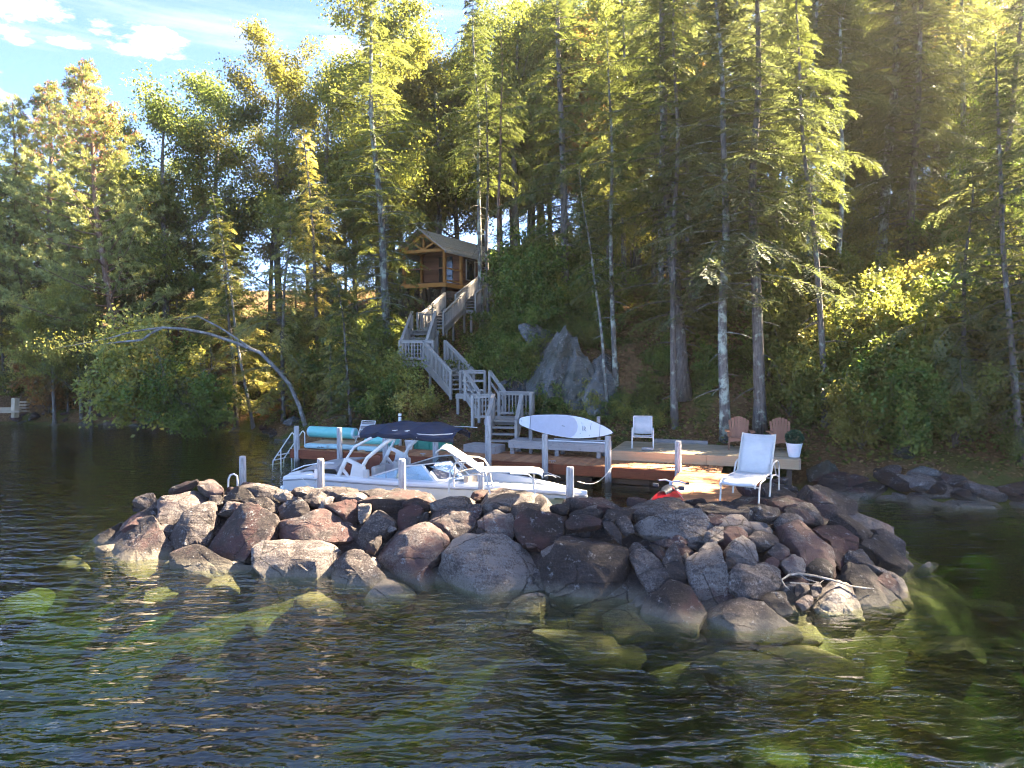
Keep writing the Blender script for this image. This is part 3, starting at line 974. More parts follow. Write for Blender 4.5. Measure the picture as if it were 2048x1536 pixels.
OUT5 = [
    [(320, 340), (345, 265), (440, 245), (495, 265), (480, 330), (440, 370), (390, 400), (320, 380)],
    [(470, 330), (500, 290), (535, 300), (530, 380), (480, 385)],
    [(530, 300), (560, 255), (610, 240), (680, 265), (760, 255), (830, 290), (860, 360), (850, 430), (740, 475), (690, 440), (620, 400), (540, 380)],
    [(875, 350), (910, 260), (960, 240), (1020, 280), (1100, 310), (1130, 350), (1110, 420), (1050, 455), (960, 430), (890, 390)],
    [(850, 450), (870, 395), (895, 385), (935, 430), (930, 455)],
    [(1130, 400), (1140, 340), (1240, 270), (1350, 220), (1400, 240), (1455, 290), (1450, 380), (1400, 470), (1300, 505), (1190, 490), (1140, 450)],
    [(1090, 280), (1110, 230), (1200, 200), (1300, 205), (1290, 240), (1150, 330)],
    [(160, 560), (210, 440), (330, 395), (480, 385), (600, 395), (640, 440), (670, 490), (600, 560), (500, 650), (420, 690), (330, 715), (250, 710), (190, 650)],
    [(455, 760), (520, 690), (600, 620), (680, 540), (740, 490), (830, 455), (980, 465), (1080, 465), (1170, 490), (1200, 520), (1215, 570), (1280, 620), (1310, 680), (1270, 750), (1335, 830),
     (1250, 870), (1100, 900), (900, 880), (700, 870), (520, 850), (465, 810)],
    [(1310, 660), (1400, 600), (1405, 540), (1430, 460), (1480, 400), (1520, 375), (1590, 395), (1660, 375), (1720, 410), (1810, 480), (1880, 570), (1920, 680), (1990, 780), (2000, 840),
     (1950, 920), (1930, 970), (1800, 990), (1600, 995), (1450, 920), (1380, 810), (1320, 740)],
    [(1300, 550), (1400, 510), (1435, 560), (1330, 610)],
    [(1080, 985), (1160, 930), (1285, 875), (1300, 1060), (1200, 1040)],
    [(560, 200), (680, 160), (830, 150), (890, 200), (800, 235), (650, 235), (550, 225)],
    [(835, 115), (900, 105), (1100, 110), (1300, 125), (1435, 150), (1430, 200), (1250, 190), (1120, 215), (950, 225), (880, 210), (850, 170)],
    [(360, 200), (430, 180), (560, 180), (540, 230), (430, 245), (370, 225)],
    [(50, 200), (150, 160), (350, 120), (470, 100), (620, 130), (540, 180), (380, 190), (200, 200)],
    [(130, 500), (215, 440), (210, 490), (150, 570), (100, 545)],
    [(1465, 350), (1520, 320), (1620, 310), (1715, 345), (1700, 380), (1560, 390), (1480, 380)],
    [(1450, 200), (1600, 185), (1800, 180), (1880, 200), (1840, 230), (1700, 235), (1500, 225)],
    [(1590, 260), (1680, 230), (1680, 260), (1620, 275)],
    [(1490, 280), (1600, 268), (1750, 270), (1740, 310), (1600, 315), (1500, 300)],
    [(1710, 320), (1780, 260), (1870, 230), (1950, 250), (1900, 300), (1850, 330), (1780, 350)],
    [(1360, 230), (1440, 210), (1500, 230), (1480, 260), (1440, 270)],
    [(1890, 190), (1960, 180), (2040, 190), (2000, 220), (1900, 220)],
    [(1730, 360), (1800, 370), (1850, 430), (1860, 500), (1800, 450), (1740, 400)],
    [(240, 400), (290, 388), (320, 400), (270, 425)],
    [(1200, 500), (1260, 495), (1260, 525), (1210, 530)],
    [(900, 225), (1000, 225), (1090, 240), (1080, 280), (1020, 275), (960, 240)],
    [(790, 245), (880, 235), (900, 260), (870, 320), (830, 290)],
]
OUT6 = [
    [(165, 440), (200, 400), (270, 470), (350, 540), (415, 630), (390, 690), (340, 725), (270, 680), (220, 600), (180, 520)],
    [(370, 550), (410, 470), (440, 455), (470, 510), (500, 600), (510, 640), (480, 665), (430, 640)],
    [(495, 560), (510, 520), (570, 470), (600, 430), (680, 415), (710, 500), (745, 620), (750, 680), (680, 720), (580, 755), (540, 690)],
    [(190, 960), (220, 850), (280, 740), (340, 720), (420, 650), (500, 670), (570, 750), (610, 830), (570, 900), (540, 970), (400, 975)],
    [(580, 900), (640, 790), (660, 740), (760, 745), (850, 740), (900, 765), (960, 755), (1020, 830), (1120, 900), (1165, 970), (1130, 995), (1000, 1000), (850, 970), (700, 940)],
    [(765, 610), (800, 560), (860, 560), (900, 570), (940, 545), (1000, 545), (1050, 580), (1060, 650), (1030, 700), (960, 735), (890, 750), (830, 700), (780, 650)],
    [(735, 450), (770, 420), (830, 395), (900, 440), (935, 490), (935, 540), (850, 535), (760, 490)],
    [(870, 395), (910, 360), (1050, 370), (1050, 420), (990, 450), (920, 440)],
    [(990, 470), (1050, 425), (1100, 460), (1110, 490), (1070, 520), (1010, 490)],
    [(735, 520), (770, 505), (800, 540), (765, 590), (740, 570)],
    [(1070, 530), (1130, 500), (1190, 520), (1205, 570), (1200, 610), (1130, 600), (1090, 565)],
    [(970, 530), (1010, 505), (1060, 540), (1050, 560), (1000, 555)],
    [(1055, 330), (1110, 310), (1190, 305), (1260, 370), (1350, 430), (1370, 500), (1420, 600), (1410, 640), (1320, 630), (1220, 560), (1180, 490), (1110, 430)],
    [(1240, 320), (1300, 290), (1400, 340), (1480, 400), (1550, 470), (1540, 540), (1470, 560), (1380, 490), (1350, 420), (1290, 380)],
    [(180, 310), (220, 280), (350, 270), (500, 250), (600, 260), (680, 320), (640, 360), (560, 390), (450, 385), (350, 370), (240, 350)],
    [(185, 200), (260, 185), (400, 165), (560, 175), (580, 205), (520, 250), (400, 250), (280, 235), (200, 225)],
    [(565, 200), (600, 160), (700, 150), (800, 200), (900, 220), (850, 245), (740, 245), (640, 250), (590, 230)],
    [(690, 300), (760, 265), (860, 260), (940, 290), (945, 340), (890, 350), (780, 330), (700, 320)],
    [(1020, 280), (1080, 255), (1150, 265), (1190, 300), (1100, 310), (1050, 330)],
    [(590, 400), (640, 350), (720, 330), (720, 400), (640, 420)],
    [(700, 360), (760, 335), (860, 350), (870, 390), (760, 420), (700, 400)],
    [(290, 390), (350, 395), (480, 430), (570, 450), (560, 490), (470, 480), (370, 440)],
    [(1270, 740), (1300, 680), (1380, 660), (1450, 680), (1490, 740), (1540, 820), (1555, 880), (1520, 915), (1460, 920), (1390, 850), (1290, 810)],
    [(1150, 770), (1200, 735), (1250, 750), (1240, 790), (1200, 815)],
    [(1235, 690), (1270, 655), (1300, 690), (1290, 730), (1250, 740)],
    [(1410, 640), (1450, 560), (1540, 570), (1610, 620), (1690, 690), (1780, 760), (1790, 810), (1690, 850), (1600, 860), (1540, 800), (1490, 720)],
    [(1610, 640), (1680, 620), (1760, 690), (1830, 750), (1855, 790), (1830, 820), (1790, 800), (1720, 720)],
    [(1560, 560), (1650, 580), (1750, 620), (1820, 680), (1850, 720), (1820, 745), (1760, 690), (1680, 620)],
    [(1520, 440), (1600, 400), (1720, 440), (1840, 510), (1850, 550), (1800, 580), (1720, 560), (1620, 500)],
    [(1350, 290), (1440, 270), (1560, 350), (1640, 400), (1700, 450), (1600, 430), (1500, 400), (1420, 350)],
    [(1000, 210), (1080, 195), (1200, 190), (1330, 240), (1400, 290), (1340, 300), (1240, 270), (1130, 230)],
    [(960, 160), (1080, 150), (1200, 175), (1150, 195), (1050, 205)],
    [(1180, 120), (1300, 110), (1370, 110), (1420, 180), (1480, 230), (1540, 280), (1480, 280), (1380, 220), (1280, 170)],
    [(1420, 170), (1500, 220), (1600, 290), (1690, 350), (1740, 400), (1680, 420), (1580, 340), (1480, 260)],
    [(1560, 310), (1650, 350), (1760, 420), (1840, 500), (1780, 480), (1680, 430)],
    [(850, 245), (930, 220), (1060, 230), (1080, 260), (1000, 275), (900, 260)],
    [(1080, 230), (1170, 220), (1230, 260), (1280, 290), (1200, 300), (1120, 260)],
    [(100, 300), (150, 270), (180, 300), (200, 350), (150, 370), (105, 345)],
    [(300, 450), (340, 440), (400, 480), (380, 520), (330, 510)],
    [(940, 730), (1010, 710), (1070, 700), (1100, 760), (1130, 830), (1080, 840), (1010, 800)],
    [(1140, 680), (1190, 660), (1210, 700), (1160, 730)],
    [(1840, 560), (1900, 540), (2000, 545), (1950, 590)],
    [(590, 265), (690, 255), (760, 255), (720, 300), (690, 310)],
    [(1450, 480), (1560, 470), (1640, 530), (1560, 560), (1480, 560)],
    [(400, 380), (470, 390), (530, 410), (480, 425), (420, 410)],
]
breakwater = empty('breakwater', (0, 12, 0), 'long mound of dark lichen spotted boulders rising from the lake in front', 'breakwater')
seed = 11
for z, outs in ((Z4, OUT4), (Z5, OUT5), (Z6, OUT6)):
    for o in outs:
        px = [(z[0] + x * z[2], z[1] + y * z[2]) for x, y in o]
        c, V, F = rock_from_outline(px, seed)
        seed += 1
        me = bpy.data.meshes.new('boulder')
        me.from_pydata([tuple(p - c) for p in V], [], F)
        me.update()
        me.polygons.foreach_set('use_smooth', [True] * len(me.polygons))
        me.set_sharp_from_angle(angle=R(22))
        me.materials.append(M['rock'])
        link('boulder', me, breakwater, c - breakwater.location)


def rock_proto(seed, flat=0.7, sub=4, rough=0.22):
    """an angular field stone of about unit radius"""
    import bmesh
    g = np.random.default_rng(seed)
    bm = bmesh.new()
    bmesh.ops.create_icosphere(bm, subdivisions=sub, radius=1.0)
    cuts = []
    for k in range(9):
        d = Vector(g.normal(size=3)).normalized()
        cuts.append((d, g.uniform(0.55, 0.85)))
    st = (g.uniform(0.9, 1.3), g.uniform(0.75, 1.1), flat)
    for v in bm.verts:
        p = v.co.copy()
        p *= 1 + rough * fnoise(p, 1.1, seed) + 0.09 * fnoise(p, 3.0, seed + 5)
        for d, o in cuts:
            ov = p.dot(d) - o
            if ov > 0:
                p -= d * ov * 0.88
        p *= 1 + 0.03 * fnoise(p, 7.0, seed + 7) + 0.015 * fnoise(p, 16.0, seed + 3)
        v.co = Vector((p.x * st[0], p.y * st[1], p.z * st[2]))
    me = bpy.data.meshes.new('stone')
    bm.to_mesh(me)
    bm.free()
    me.polygons.foreach_set('use_smooth', [True] * len(me.polygons))
    me.set_sharp_from_angle(angle=R(35))
    me.materials.append(M['rock'])
    return me


ROCKS = [rock_proto(k, f) for k, f in ((1, .7), (2, .55), (3, .8), (4, .6), (5, .5))]


def put_rock(name, parent, loc, size, g, mat=None, stretch=(1, 1, 1), tilt=0.5):
    o = link(name, ROCKS[int(g.integers(len(ROCKS)))], parent)
    off = parent.location if parent is not None else Vector((0, 0, 0))
    o.location = Vector(loc) - off
    o.rotation_euler = (g.uniform(-tilt, tilt), g.uniform(-tilt, tilt), g.uniform(0, 6.28))
    o.scale = (size * stretch[0], size * stretch[1], size * stretch[2])
    if mat is not None:
        o.material_slots[0].link = 'OBJECT'
        o.material_slots[0].material = mat
    return o


g = np.random.default_rng(21)
n = 0
while n < 120:        # chinking stones and the back of the mound
    x, y = g.uniform(-8.8, 8.3), g.uniform(9.8, 19.5)
    if not inside(np.array([x]), np.array([y]), MOUND_POLY)[0]:
        continue
    h = float(mound_h(np.array([x]), np.array([y]))[0])
    back = float(seg_dist(np.array([x]), np.array([y]), MOUND_BACK)[0]) < 0.9
    s = g.uniform(0.2, 0.36) if back else g.uniform(0.22, 0.42)
    put_rock('stone', breakwater, (x, y, h - s * (0.8 if back else 1.15)), s, g)
    n += 1
# stony core that closes the joints
cx = np.arange(-10, 9.6, 0.25)
cy = np.arange(9, 20.2, 0.25)
CX, CY = np.meshgrid(cx, cy)
CH = mound_h(CX, CY) - 0.30 - 0.10 * np.abs(wob(CX, CY, 6, 77))
CH = np.maximum(CH, -2.5)
ii = np.arange(CX.size).reshape(CX.shape)
qd = np.stack([ii[:-1, :-1], ii[:-1, 1:], ii[1:, 1:], ii[1:, :-1]], -1).reshape(-1, 4)
core = link('core', mesh_np('core', np.stack([CX, CY - 12, CH], -1).reshape(-1, 3), qd, M['rock']), breakwater)

# sunken boulders in front
g = np.random.default_rng(5)
SUNK = [(650, 1215, .55, 'pale boulder'), (535, 1262, .40, 'small yellow boulder'), (1060, 1225, .40, 'pointed boulder'), (1160, 1300, .75, 'broad olive boulder'), (1500, 1340, .6, 'long olive boulder'),
        (1640, 1330, .75, 'wide brown boulder'), (1900, 1300, .7, 'large mottled boulder'), (1360, 1360, .45, 'ochre boulder'), (800, 1330, .5, 'dim green boulder'), (330, 1190, .45, 'tan boulder'),
        (60, 1210, .5, 'ochre boulder'), (395, 1300, .4, 'dull green boulder'), (1550, 1510, .45, 'bright yellow green boulder'), (950, 1525, .45, 'lime green boulder'), (1900, 1150, .5, 'pale tan boulder'),
        (1840, 1420, .6, 'dark olive boulder'), (1260, 1250, .6, 'tall olive boulder'), (780, 1190, .5, 'mossy boulder'), (460, 1165, .5, 'flat boulder'), (1980, 1220, .5, 'brown boulder')]
WHERE = ['in front of the middle of the breakwater', 'left of centre in open water', 'right under the middle of the breakwater', 'below the big dark face boulder', 'under water below the right corner',
         'off the right corner of the breakwater', 'at the right edge of the water', 'below the pale corner boulders', 'in the green shallows at the middle', 'off the left end of the breakwater',
         'at the far left edge of the water', 'in the left of the water', 'at the bottom edge right of the middle', 'at the bottom edge near the middle', 'beside the right end of the breakwater',
         'in the lower right of the water', 'at the foot of the largest dark boulder', 'at the foot of the greenish boulder', 'at the foot of the left boulders', 'towards the right edge beyond the breakwater']
for (u, v, s, nm), w in zip(SUNK, WHERE):
    dr_ = ray(u, v)
    Ys = np.arange(5.0, 16.0, 0.03)
    xs, zs = dr_[0] * Ys / dr_[1], CAM_Z + dr_[2] * Ys / dr_[1]
    bed = np.maximum(terrain_h(xs, Ys), np.where(mound_h(xs, Ys) > -2.2, mound_h(xs, Ys) - 0.35, -9)) + s * 0.3
    k = int(np.argmax(zs < bed))
    o = put_rock('sunken_boulder', None, (xs[k], Ys[k], bed[k] - 0.1 * s), s, g, stretch=(1.15, 1.0, 0.75), tilt=0.3)
    tag(o, f'{nm} lying under water {w}', 'boulder', 'boulders under water')


# ---------------------------------------------------------------- foliage generators (all numpy, one mesh per crown)
def unit(a):
    return a / np.maximum(np.linalg.norm(a, axis=-1, keepdims=True), 1e-9)


class Leaves:
    def __init__(s):
        s.v, s.r = [], []

    def add(s, Pp, D, Nn, L, Wd, rnd, fold=0.12):
        """rhombic blades: base points, directions, face normals, lengths, widths"""
        Pp, D, Nn = np.asarray(Pp), unit(D), np.asarray(Nn)
        S = unit(np.cross(D, Nn))
        Nn = np.cross(S, D)
        L = np.broadcast_to(L, (len(Pp),))[:, None]
        Wd = np.broadcast_to(Wd, (len(Pp),))[:, None]
        mid = Pp + D * L * 0.48
        up = Nn * Wd * fold
        q = np.stack([Pp, mid + S * Wd * 0.5 + up, Pp + D * L, mid - S * Wd * 0.5 + up], 1)
        s.v.append(q.reshape(-1, 3))
        s.r.append(np.repeat(np.broadcast_to(rnd, (len(Pp),)), 4))

    def mesh(s, name, mat):
        V = np.vstack(s.v)
        F = np.arange(len(V)).reshape(-1, 4)
        return mesh_np(name, V, F, mat, attr=np.concatenate(s.r))


def trunk_mesh(name, mb, mat):
    me = bpy.data.meshes.new(name)
    me.from_pydata(mb.v, [], mb.f)
    me.update()
    me.polygons.foreach_set('use_smooth', [True] * len(me.polygons))
    me.materials.append(mat)
    return me


def axis_fn(H, bend, g):
    ph = g.uniform(0, 6.28, 4)

    def f(t):
        t = np.asarray(t, float)
        x = bend[0] * t * t * H + 0.010 * H * np.sin(t * 7 + ph[0]) * t + 0.004 * H * np.sin(t * 17 + ph[1]) * t
        y = bend[1] * t * t * H + 0.010 * H * np.sin(t * 6 + ph[2]) * t
        return np.stack([x, y, t * H], -1)
    return f


def rad_fn(r0):
    return lambda t: r0 * (0.12 + 0.88 * (1 - t) ** 0.8) * (1 + 0.35 * math.exp(-t * 45))


def conifer(seed, H=18.0, r0=0.17, cb=0.2, maxlen=2.8, nb=95, bend=(0, 0), droop=0.35, ltw=0.78, blade=(0.18, 0.046), per=11, snags=10, sweep=1.9):
    """hemlock: long drooping branches with flat feathery sprays"""
    g = np.random.default_rng(seed)
    ax, rf = axis_fn(H, bend, g), rad_fn(r0)
    mb = MB()
    ts = np.linspace(0, 1, 15)
    mb.tube([tuple(p) for p in ax(ts)], [rf(t) for t in ts], 9)
    L = Leaves()
    cp = g.uniform(0, 6.28, 2)
    for i in range(nb + snags):
        dead = i >= nb
        t = g.uniform(0.06, cb + 0.12) if dead else cb + (1 - cb) * ((i + g.uniform(0, 1)) / nb) ** 0.92 * 0.985
        a = i * 2.4 + g.uniform(-0.7, 0.7)
        rel = (t - cb) / (1 - cb)
        ln = g.uniform(0.4, 1.1) if dead else max(0.35, maxlen * (1 - max(rel, 0) ** sweep) * (0.72 + 0.42 * math.sin(a * 1.0 + cp[0] + rel * 9) * math.sin(rel * 13 + cp[1])) * g.uniform(0.4, 1.15))
        if not dead and rel < 0.08:
            ln *= g.uniform(0.55, 1.0)
        out = np.array([math.cos(a), math.sin(a), 0])
        el = g.uniform(-0.15, 0.2) + 0.45 * max(rel, 0)
        n = 9
        s = np.linspace(0, 1, n)
        p0 = ax(t)
        side = np.array([-out[1], out[0], 0])
        wig = g.uniform(-0.15, 0.15)
        pts = p0 + out * (s[:, None] * ln) + np.array([0, 0, 1]) * ((el * s - droop * s * s * g.uniform(0.7, 1.3)) * ln)[:, None] + side * (wig * ln * s * s)[:, None]
        mb.tube([tuple(p) for p in pts[::2]], [max(0.006, rf(t) * 0.22 * (1 - q) + 0.006) for q in s[::2]], 4, cap=False)
        if dead:
            continue
        nt_ = max(5, int(ln / 0.125))
        st = np.linspace(0.14, 1.0, nt_) + g.uniform(-0.02, 0.02, nt_)
        st = np.clip(st, 0, 1)
        b = np.column_stack([np.interp(st, s, pts[:, k]) for k in range(3)])
        bd = unit(np.column_stack([np.interp(np.clip(st + 0.02, 0, 1), s, pts[:, k]) - np.interp(np.clip(st - 0.06, 0, 1), s, pts[:, k]) for k in range(3)]))
        sg = np.where(np.arange(nt_) % 2 == 0, 1.0, -1.0)
        td = unit(bd * 0.75 + side * (sg * g.uniform(0.5, 1.0, nt_))[:, None] + np.array([0, 0, -1.0]) * g.uniform(-0.25, 0.6, nt_)[:, None])
        tl = ltw * (0.35 + 0.65 * np.sin(np.clip(st, 0.05, 1) * 2.6)) * g.uniform(0.6, 1.15, nt_) * min(1.0, 0.35 + ln / 2.6)
        k = np.linspace(0.05, 1, per)
        twd = np.array([0, 0, -1.0]) * (0.28 * tl)[:, None]
        base = b[:, None, :] + td[:, None, :] * (tl[:, None] * k[None, :])[:, :, None] + twd[:, None, :] * (k ** 2)[None, :, None]
        nrm_ = unit(np.cross(td, np.cross(np.array([0, 0, 1.0]), td)) + g.normal(0, 0.25, (nt_, 3)))
        pr = unit(np.cross(td, nrm_))
        rn = g.uniform(0, 1) * 0.5
        for sd in (1, -1):
            dd = td[:, None, :] * 0.62 + pr[:, None, :] * 0.8 * sd + g.normal(0, 0.16, base.shape)
            sh = (1.05 - 0.55 * k)[None, :] * np.ones((nt_, 1))
            m = base.reshape(-1, 3)
            L.add(m, dd.reshape(-1, 3), np.repeat(nrm_, per, 0) + g.normal(0, 0.2, m.shape), (blade[0] * sh * g.uniform(0.7, 1.25, sh.shape)).ravel(), blade[1], rn + 0.5 * g.uniform(0, 1, len(m)))
    return trunk_mesh('hemlock_trunk', mb, M['bark']), L.mesh('hemlock_crown', M['hemlock'])


def pine(seed, H=18.0, r0=0.22, cb=0.3, maxlen=3.4, nb=60, tuft=22, cones=0):
    g = np.random.default_rng(seed)
    ax, rf = axis_fn(H, (g.uniform(-.03, .03), 0), g), rad_fn(r0)
    mb = MB()
    ts = np.linspace(0, 1, 14)
    mb.tube([tuple(p) for p in ax(ts)], [rf(t) for t in ts], 9)
    L = Leaves()
    CN = Leaves()
    for i in range(nb):
        t = cb + (1 - cb) * ((i + g.uniform(0, 1)) / nb) ** 0.85 * 0.98
        a = i * 2.4 + g.uniform(-0.6, 0.6)
        rel = (t - cb) / (1 - cb)
        ln = max(0.5, maxlen * (1 - rel ** 1.6) * g.uniform(0.5, 1.1))
        out = np.array([math.cos(a), math.sin(a), 0])
        side = np.array([-out[1], out[0], 0])
        s = np.linspace(0, 1, 8)
        pts = ax(t) + out * (s[:, None] * ln) + np.array([0, 0, 1.0]) * ((0.1 * s + 0.22 * s ** 2.2 + 0.4 * rel * s) * ln)[:, None] + side * (g.uniform(-.2, .2) * ln * s * s)[:, None]
        mb.tube([tuple(p) for p in pts[::2]], [max(0.008, rf(t) * 0.25 * (1 - q) + 0.008) for q in s[::2]], 4, cap=False)
        ntw = int(7 + ln * 10)
        st = g.uniform(0.3, 1.0, ntw)
        b = np.column_stack([np.interp(st, s, pts[:, k]) for k in range(3)])
        off = side * g.normal(0, 0.16 * ln ** .5 + .1, ntw)[:, None] + np.array([0, 0, 1.0]) * g.uniform(-0.02, 0.22, ntw)[:, None] + out * g.normal(0, .12, ntw)[:, None]
        c = b + off
        dirs = unit(off + out * 0.4 + np.array([0, 0, 0.35]))
        cc = np.repeat(c, tuft, 0) + g.normal(0, 0.035, (ntw * tuft, 3))
        dd = np.repeat(dirs, tuft, 0) * 0.75 + g.normal(0, 0.55, cc.shape)
        L.add(cc, dd, g.normal(0, 1, cc.shape), g.uniform(0.13, 0.23, len(cc)), 0.034, np.repeat(g.uniform(0, 1, ntw), tuft) * 0.7 + 0.3 * g.uniform(0, 1, len(cc)), 0.0)
        if cones and rel > 0.6:
            m = c[g.uniform(0, 1, ntw) < 0.35] + np.array([0, 0, 0.12])
            if len(m):
                q = np.repeat(m, 10, 0) + g.normal(0, 0.07, (len(m) * 10, 3))
                CN.add(q, g.normal(0, 1, q.shape), g.normal(0, 1, q.shape), 0.13, 0.07, g.uniform(0, 1, len(q)))
    return trunk_mesh('pine_trunk', mb, M['bark_red']), L.mesh('pine_crown', M['pine']), (CN.mesh('pine_cones', M['cone']) if cones else None)


def broadleaf(seed, H=14.0, r0=0.2, limbs=10, spread=0.34, leaves=22000, lo=0.25, leaf=(0.145, 0.10), sig=0.30, mat='leaf_green', up=0.8):
    g = np.random.default_rng(seed)
    ax, rf = axis_fn(H, (g.uniform(-.06, .06), g.uniform(-.04, .04)), g), rad_fn(r0)
    mb = MB()
    ts = np.linspace(0, 0.9, 12)
    mb.tube([tuple(p) for p in ax(ts)], [rf(t) for t in ts], 9)
    L = Leaves()
    tips = []
    for i in range(limbs):
        t = lo + (0.92 - lo) * (i + g.uniform(0, 1)) / limbs
        a = i * 2.4 + g.uniform(-0.5, 0.5)
        ln = H * spread * g.uniform(0.65, 1.1) * (1.1 - 0.55 * t)
        d = np.array([math.cos(a), math.sin(a), up * g.uniform(0.5, 1.2)])
        d /= np.linalg.norm(d)
        s = np.linspace(0, 1, 6)
        p = ax(t) + d * (s[:, None] * ln) + np.array([0, 0, 0.14 * ln]) * (s ** 2)[:, None] + g.normal(0, 0.02 * ln, (6, 3)) * s[:, None]
        mb.tube([tuple(q) for q in p], [max(0.012, rf(t) * 0.45 * (1 - .85 * q)) for q in s], 5, cap=False)
        for j in range(11):
            u = g.uniform(0.2, 1.0)
            b = np.array([np.interp(u, s, p[:, k]) for k in range(3)])
            dd = unit(d * 0.5 + g.normal(0, 0.7, 3))
            l2 = ln * g.uniform(0.2, 0.55)
            e = b + dd * l2
            mb.tube([tuple(b), tuple((b + e) / 2 + g.normal(0, .04, 3)), tuple(e)], [0.02, 0.012, 0.006], 3, cap=False)
            tips.append((b, e))
        tips.append((p[3], p[5]))
    top = ax(0.9)
    tips += [(top, top + g.normal(0, 0.35, 3) + np.array([0, 0, g.uniform(0.4, 1.3)])) for _ in range(6)]
    per = leaves // len(tips)
    for b, e in tips:
        n = int(per * g.uniform(0.5, 1.5))
        u = g.uniform(0.15, 1.08, n)[:, None]
        # twigs: leaves sit in small bunches
        c = b + (e - b) * u + g.normal(0, 1, (n, 3)) * np.array([sig, sig, sig * 0.62])
        dd = g.normal(0, 1, (n, 3)) + np.array([0, 0, -0.35])
        nn = g.normal(0, 0.6, (n, 3)) + np.array([0, 0, 1.0])
        L.add(c, dd, nn, leaf[0] * g.uniform(0.65, 1.25, n), leaf[1] * g.uniform(0.8, 1.15, n), 0.45 * g.uniform(0, 1) + 0.55 * g.uniform(0, 1, n))
    return trunk_mesh('tree_trunk', mb, M['bark']), L.mesh('tree_crown', M[mat])


def shrub(seed, H=2.2, rad=1.3, leaves=4200, stems=9, leaf=(0.12, 0.08), mat='leaf_green', arch=0.4):
    g = np.random.default_rng(seed)
    mb = MB()
    L = Leaves()
    per = leaves // (stems * 5)
    for i in range(stems):
        a = i * 2.4 + g.uniform(-.4, .4)
        out = np.array([math.cos(a), math.sin(a), 0]) * rad * g.uniform(0.2, 1.3)
        h = H * g.uniform(0.35, 1.2)
        s = np.linspace(0, 1, 6)
        p = out * (s ** 1.2)[:, None] + np.array([0, 0, h]) * (s - arch * 0.35 * s ** 3)[:, None] + g.normal(0, .03, (6, 3)) * s[:, None]
        mb.tube([tuple(q) for q in p], [0.022 * (1 - .8 * q) for q in s], 4, cap=False)
        for j in range(5):
            u = 0.25 + 0.75 * (j + g.uniform(0, 1)) / 5
            b = np.array([np.interp(u, s, p[:, k]) for k in range(3)])
            e = b + unit(g.normal(0, 1, 3) + np.array([0, 0, .2])) * rad * g.uniform(0.25, 0.6)
            mb.tube([tuple(b), tuple(e)], [0.008, 0.004], 3, cap=False)
            n = int(per * g.uniform(0.5, 1.5))
            c = b + (e - b) * g.uniform(0.1, 1.1, n)[:, None] + g.normal(0, rad * 0.10, (n, 3))
            c[:, 2] = np.maximum(c[:, 2], 0.03)
            dd = g.normal(0, 1, (n, 3)) + np.array([0, 0, -.2])
            nn = g.normal(0, 0.6, (n, 3)) + np.array([0, -0.3, 1.0])
            L.add(c, dd, nn, leaf[0] * g.uniform(0.65, 1.25, n), leaf[1] * g.uniform(0.8, 1.15, n), 0.4 * g.uniform(0, 1) + 0.6 * g.uniform(0, 1, n))
    return trunk_mesh('shrub_stems', mb, M['bark']), L.mesh('shrub_foliage', M[mat])


HEM = [conifer(31, 19, .19, .14, 3.6, 150, (.02, 0)), conifer(32, 17, .16, .30, 3.2, 125, (-.03, .01)), conifer(33, 21, .22, .16, 3.8, 155, (.01, .0)),
       conifer(34, 15, .13, .08, 2.8, 110, (-.02, .0)), conifer(35, 20, .20, .32, 3.9, 130, (.0, .02), droop=.45)]
HEML = [conifer(41, 6, .07, .06, 2.0, 62, (.05, .0), droop=.42, ltw=.5, snags=2), conifer(42, 8, .09, .05, 2.6, 72, (-.06, -.02), droop=.5, ltw=.55, snags=2),
        conifer(43, 9, .10, .08, 3.0, 66, (.0, -.05), droop=.30, ltw=.75, snags=3)]
BARE = [conifer(51, 16, .12, .50, 2.6, 62, (-.03, 0), snags=16), conifer(52, 19, .15, .42, 3.1, 90, (.02, 0), snags=18)]
PIN = [pine(61, 17, .23, .22, 4.6, 84, cones=1), pine(62, 16, .19, .24, 3.9, 72)]
BRO = [broadleaf(71, 14), broadleaf(72, 12, .16, 9, .36), broadleaf(73, 16, .22, 13, .30, 24000, .3), broadleaf(74, 9, .11, 9, .38, 11000, .2, (0.11, .075), .24)]
SHR = [shrub(81), shrub(82, 1.5, 1.1, 3200, 8), shrub(83, 2.8, 1.5, 5200, 10, (0.15, 0.105)), shrub(84, 0.9, 0.9, 2200, 8, (.09, .06))]


def plant(name, proto, loc, sc=1.0, rz=None, lean=(0, 0), label=None, cat='tree', group=None, crown=None, bark=None, sxy=None):
    rt = empty(name, loc, label, cat, group)
    rt.rotation_euler = (lean[1], lean[0], random.uniform(0, 6.28) if rz is None else rz)
    rt.rotation_mode = 'XYZ'
    # lean is in world axes: rotate about z first, then tip over
    rt.rotation_euler = (Matrix.Rotation(lean[0], 3, 'Y') @ Matrix.Rotation(-lean[1], 3, 'X') @ Matrix.Rotation(random.uniform(0, 6.28) if rz is None else rz, 3, 'Z')).to_euler()
    sx = sc if sxy is None else sxy * sc
    rt.scale = (sx, sx, sc)
    small = name in ('shrub', 'low_plant')
    a = link('stem' if small else 'trunk', proto[0], rt)
    b = link('foliage' if small else 'crown', proto[1], rt)
    if bark:
        a.material_slots[0].link = 'OBJECT'
        a.material_slots[0].material = M[bark]
    if crown:
        b.material_slots[0].link = 'OBJECT'
        b.material_slots[0].material = M[crown]
    if len(proto) > 2 and proto[2] is not None:
        link('cones', proto[2], rt)
    return rt


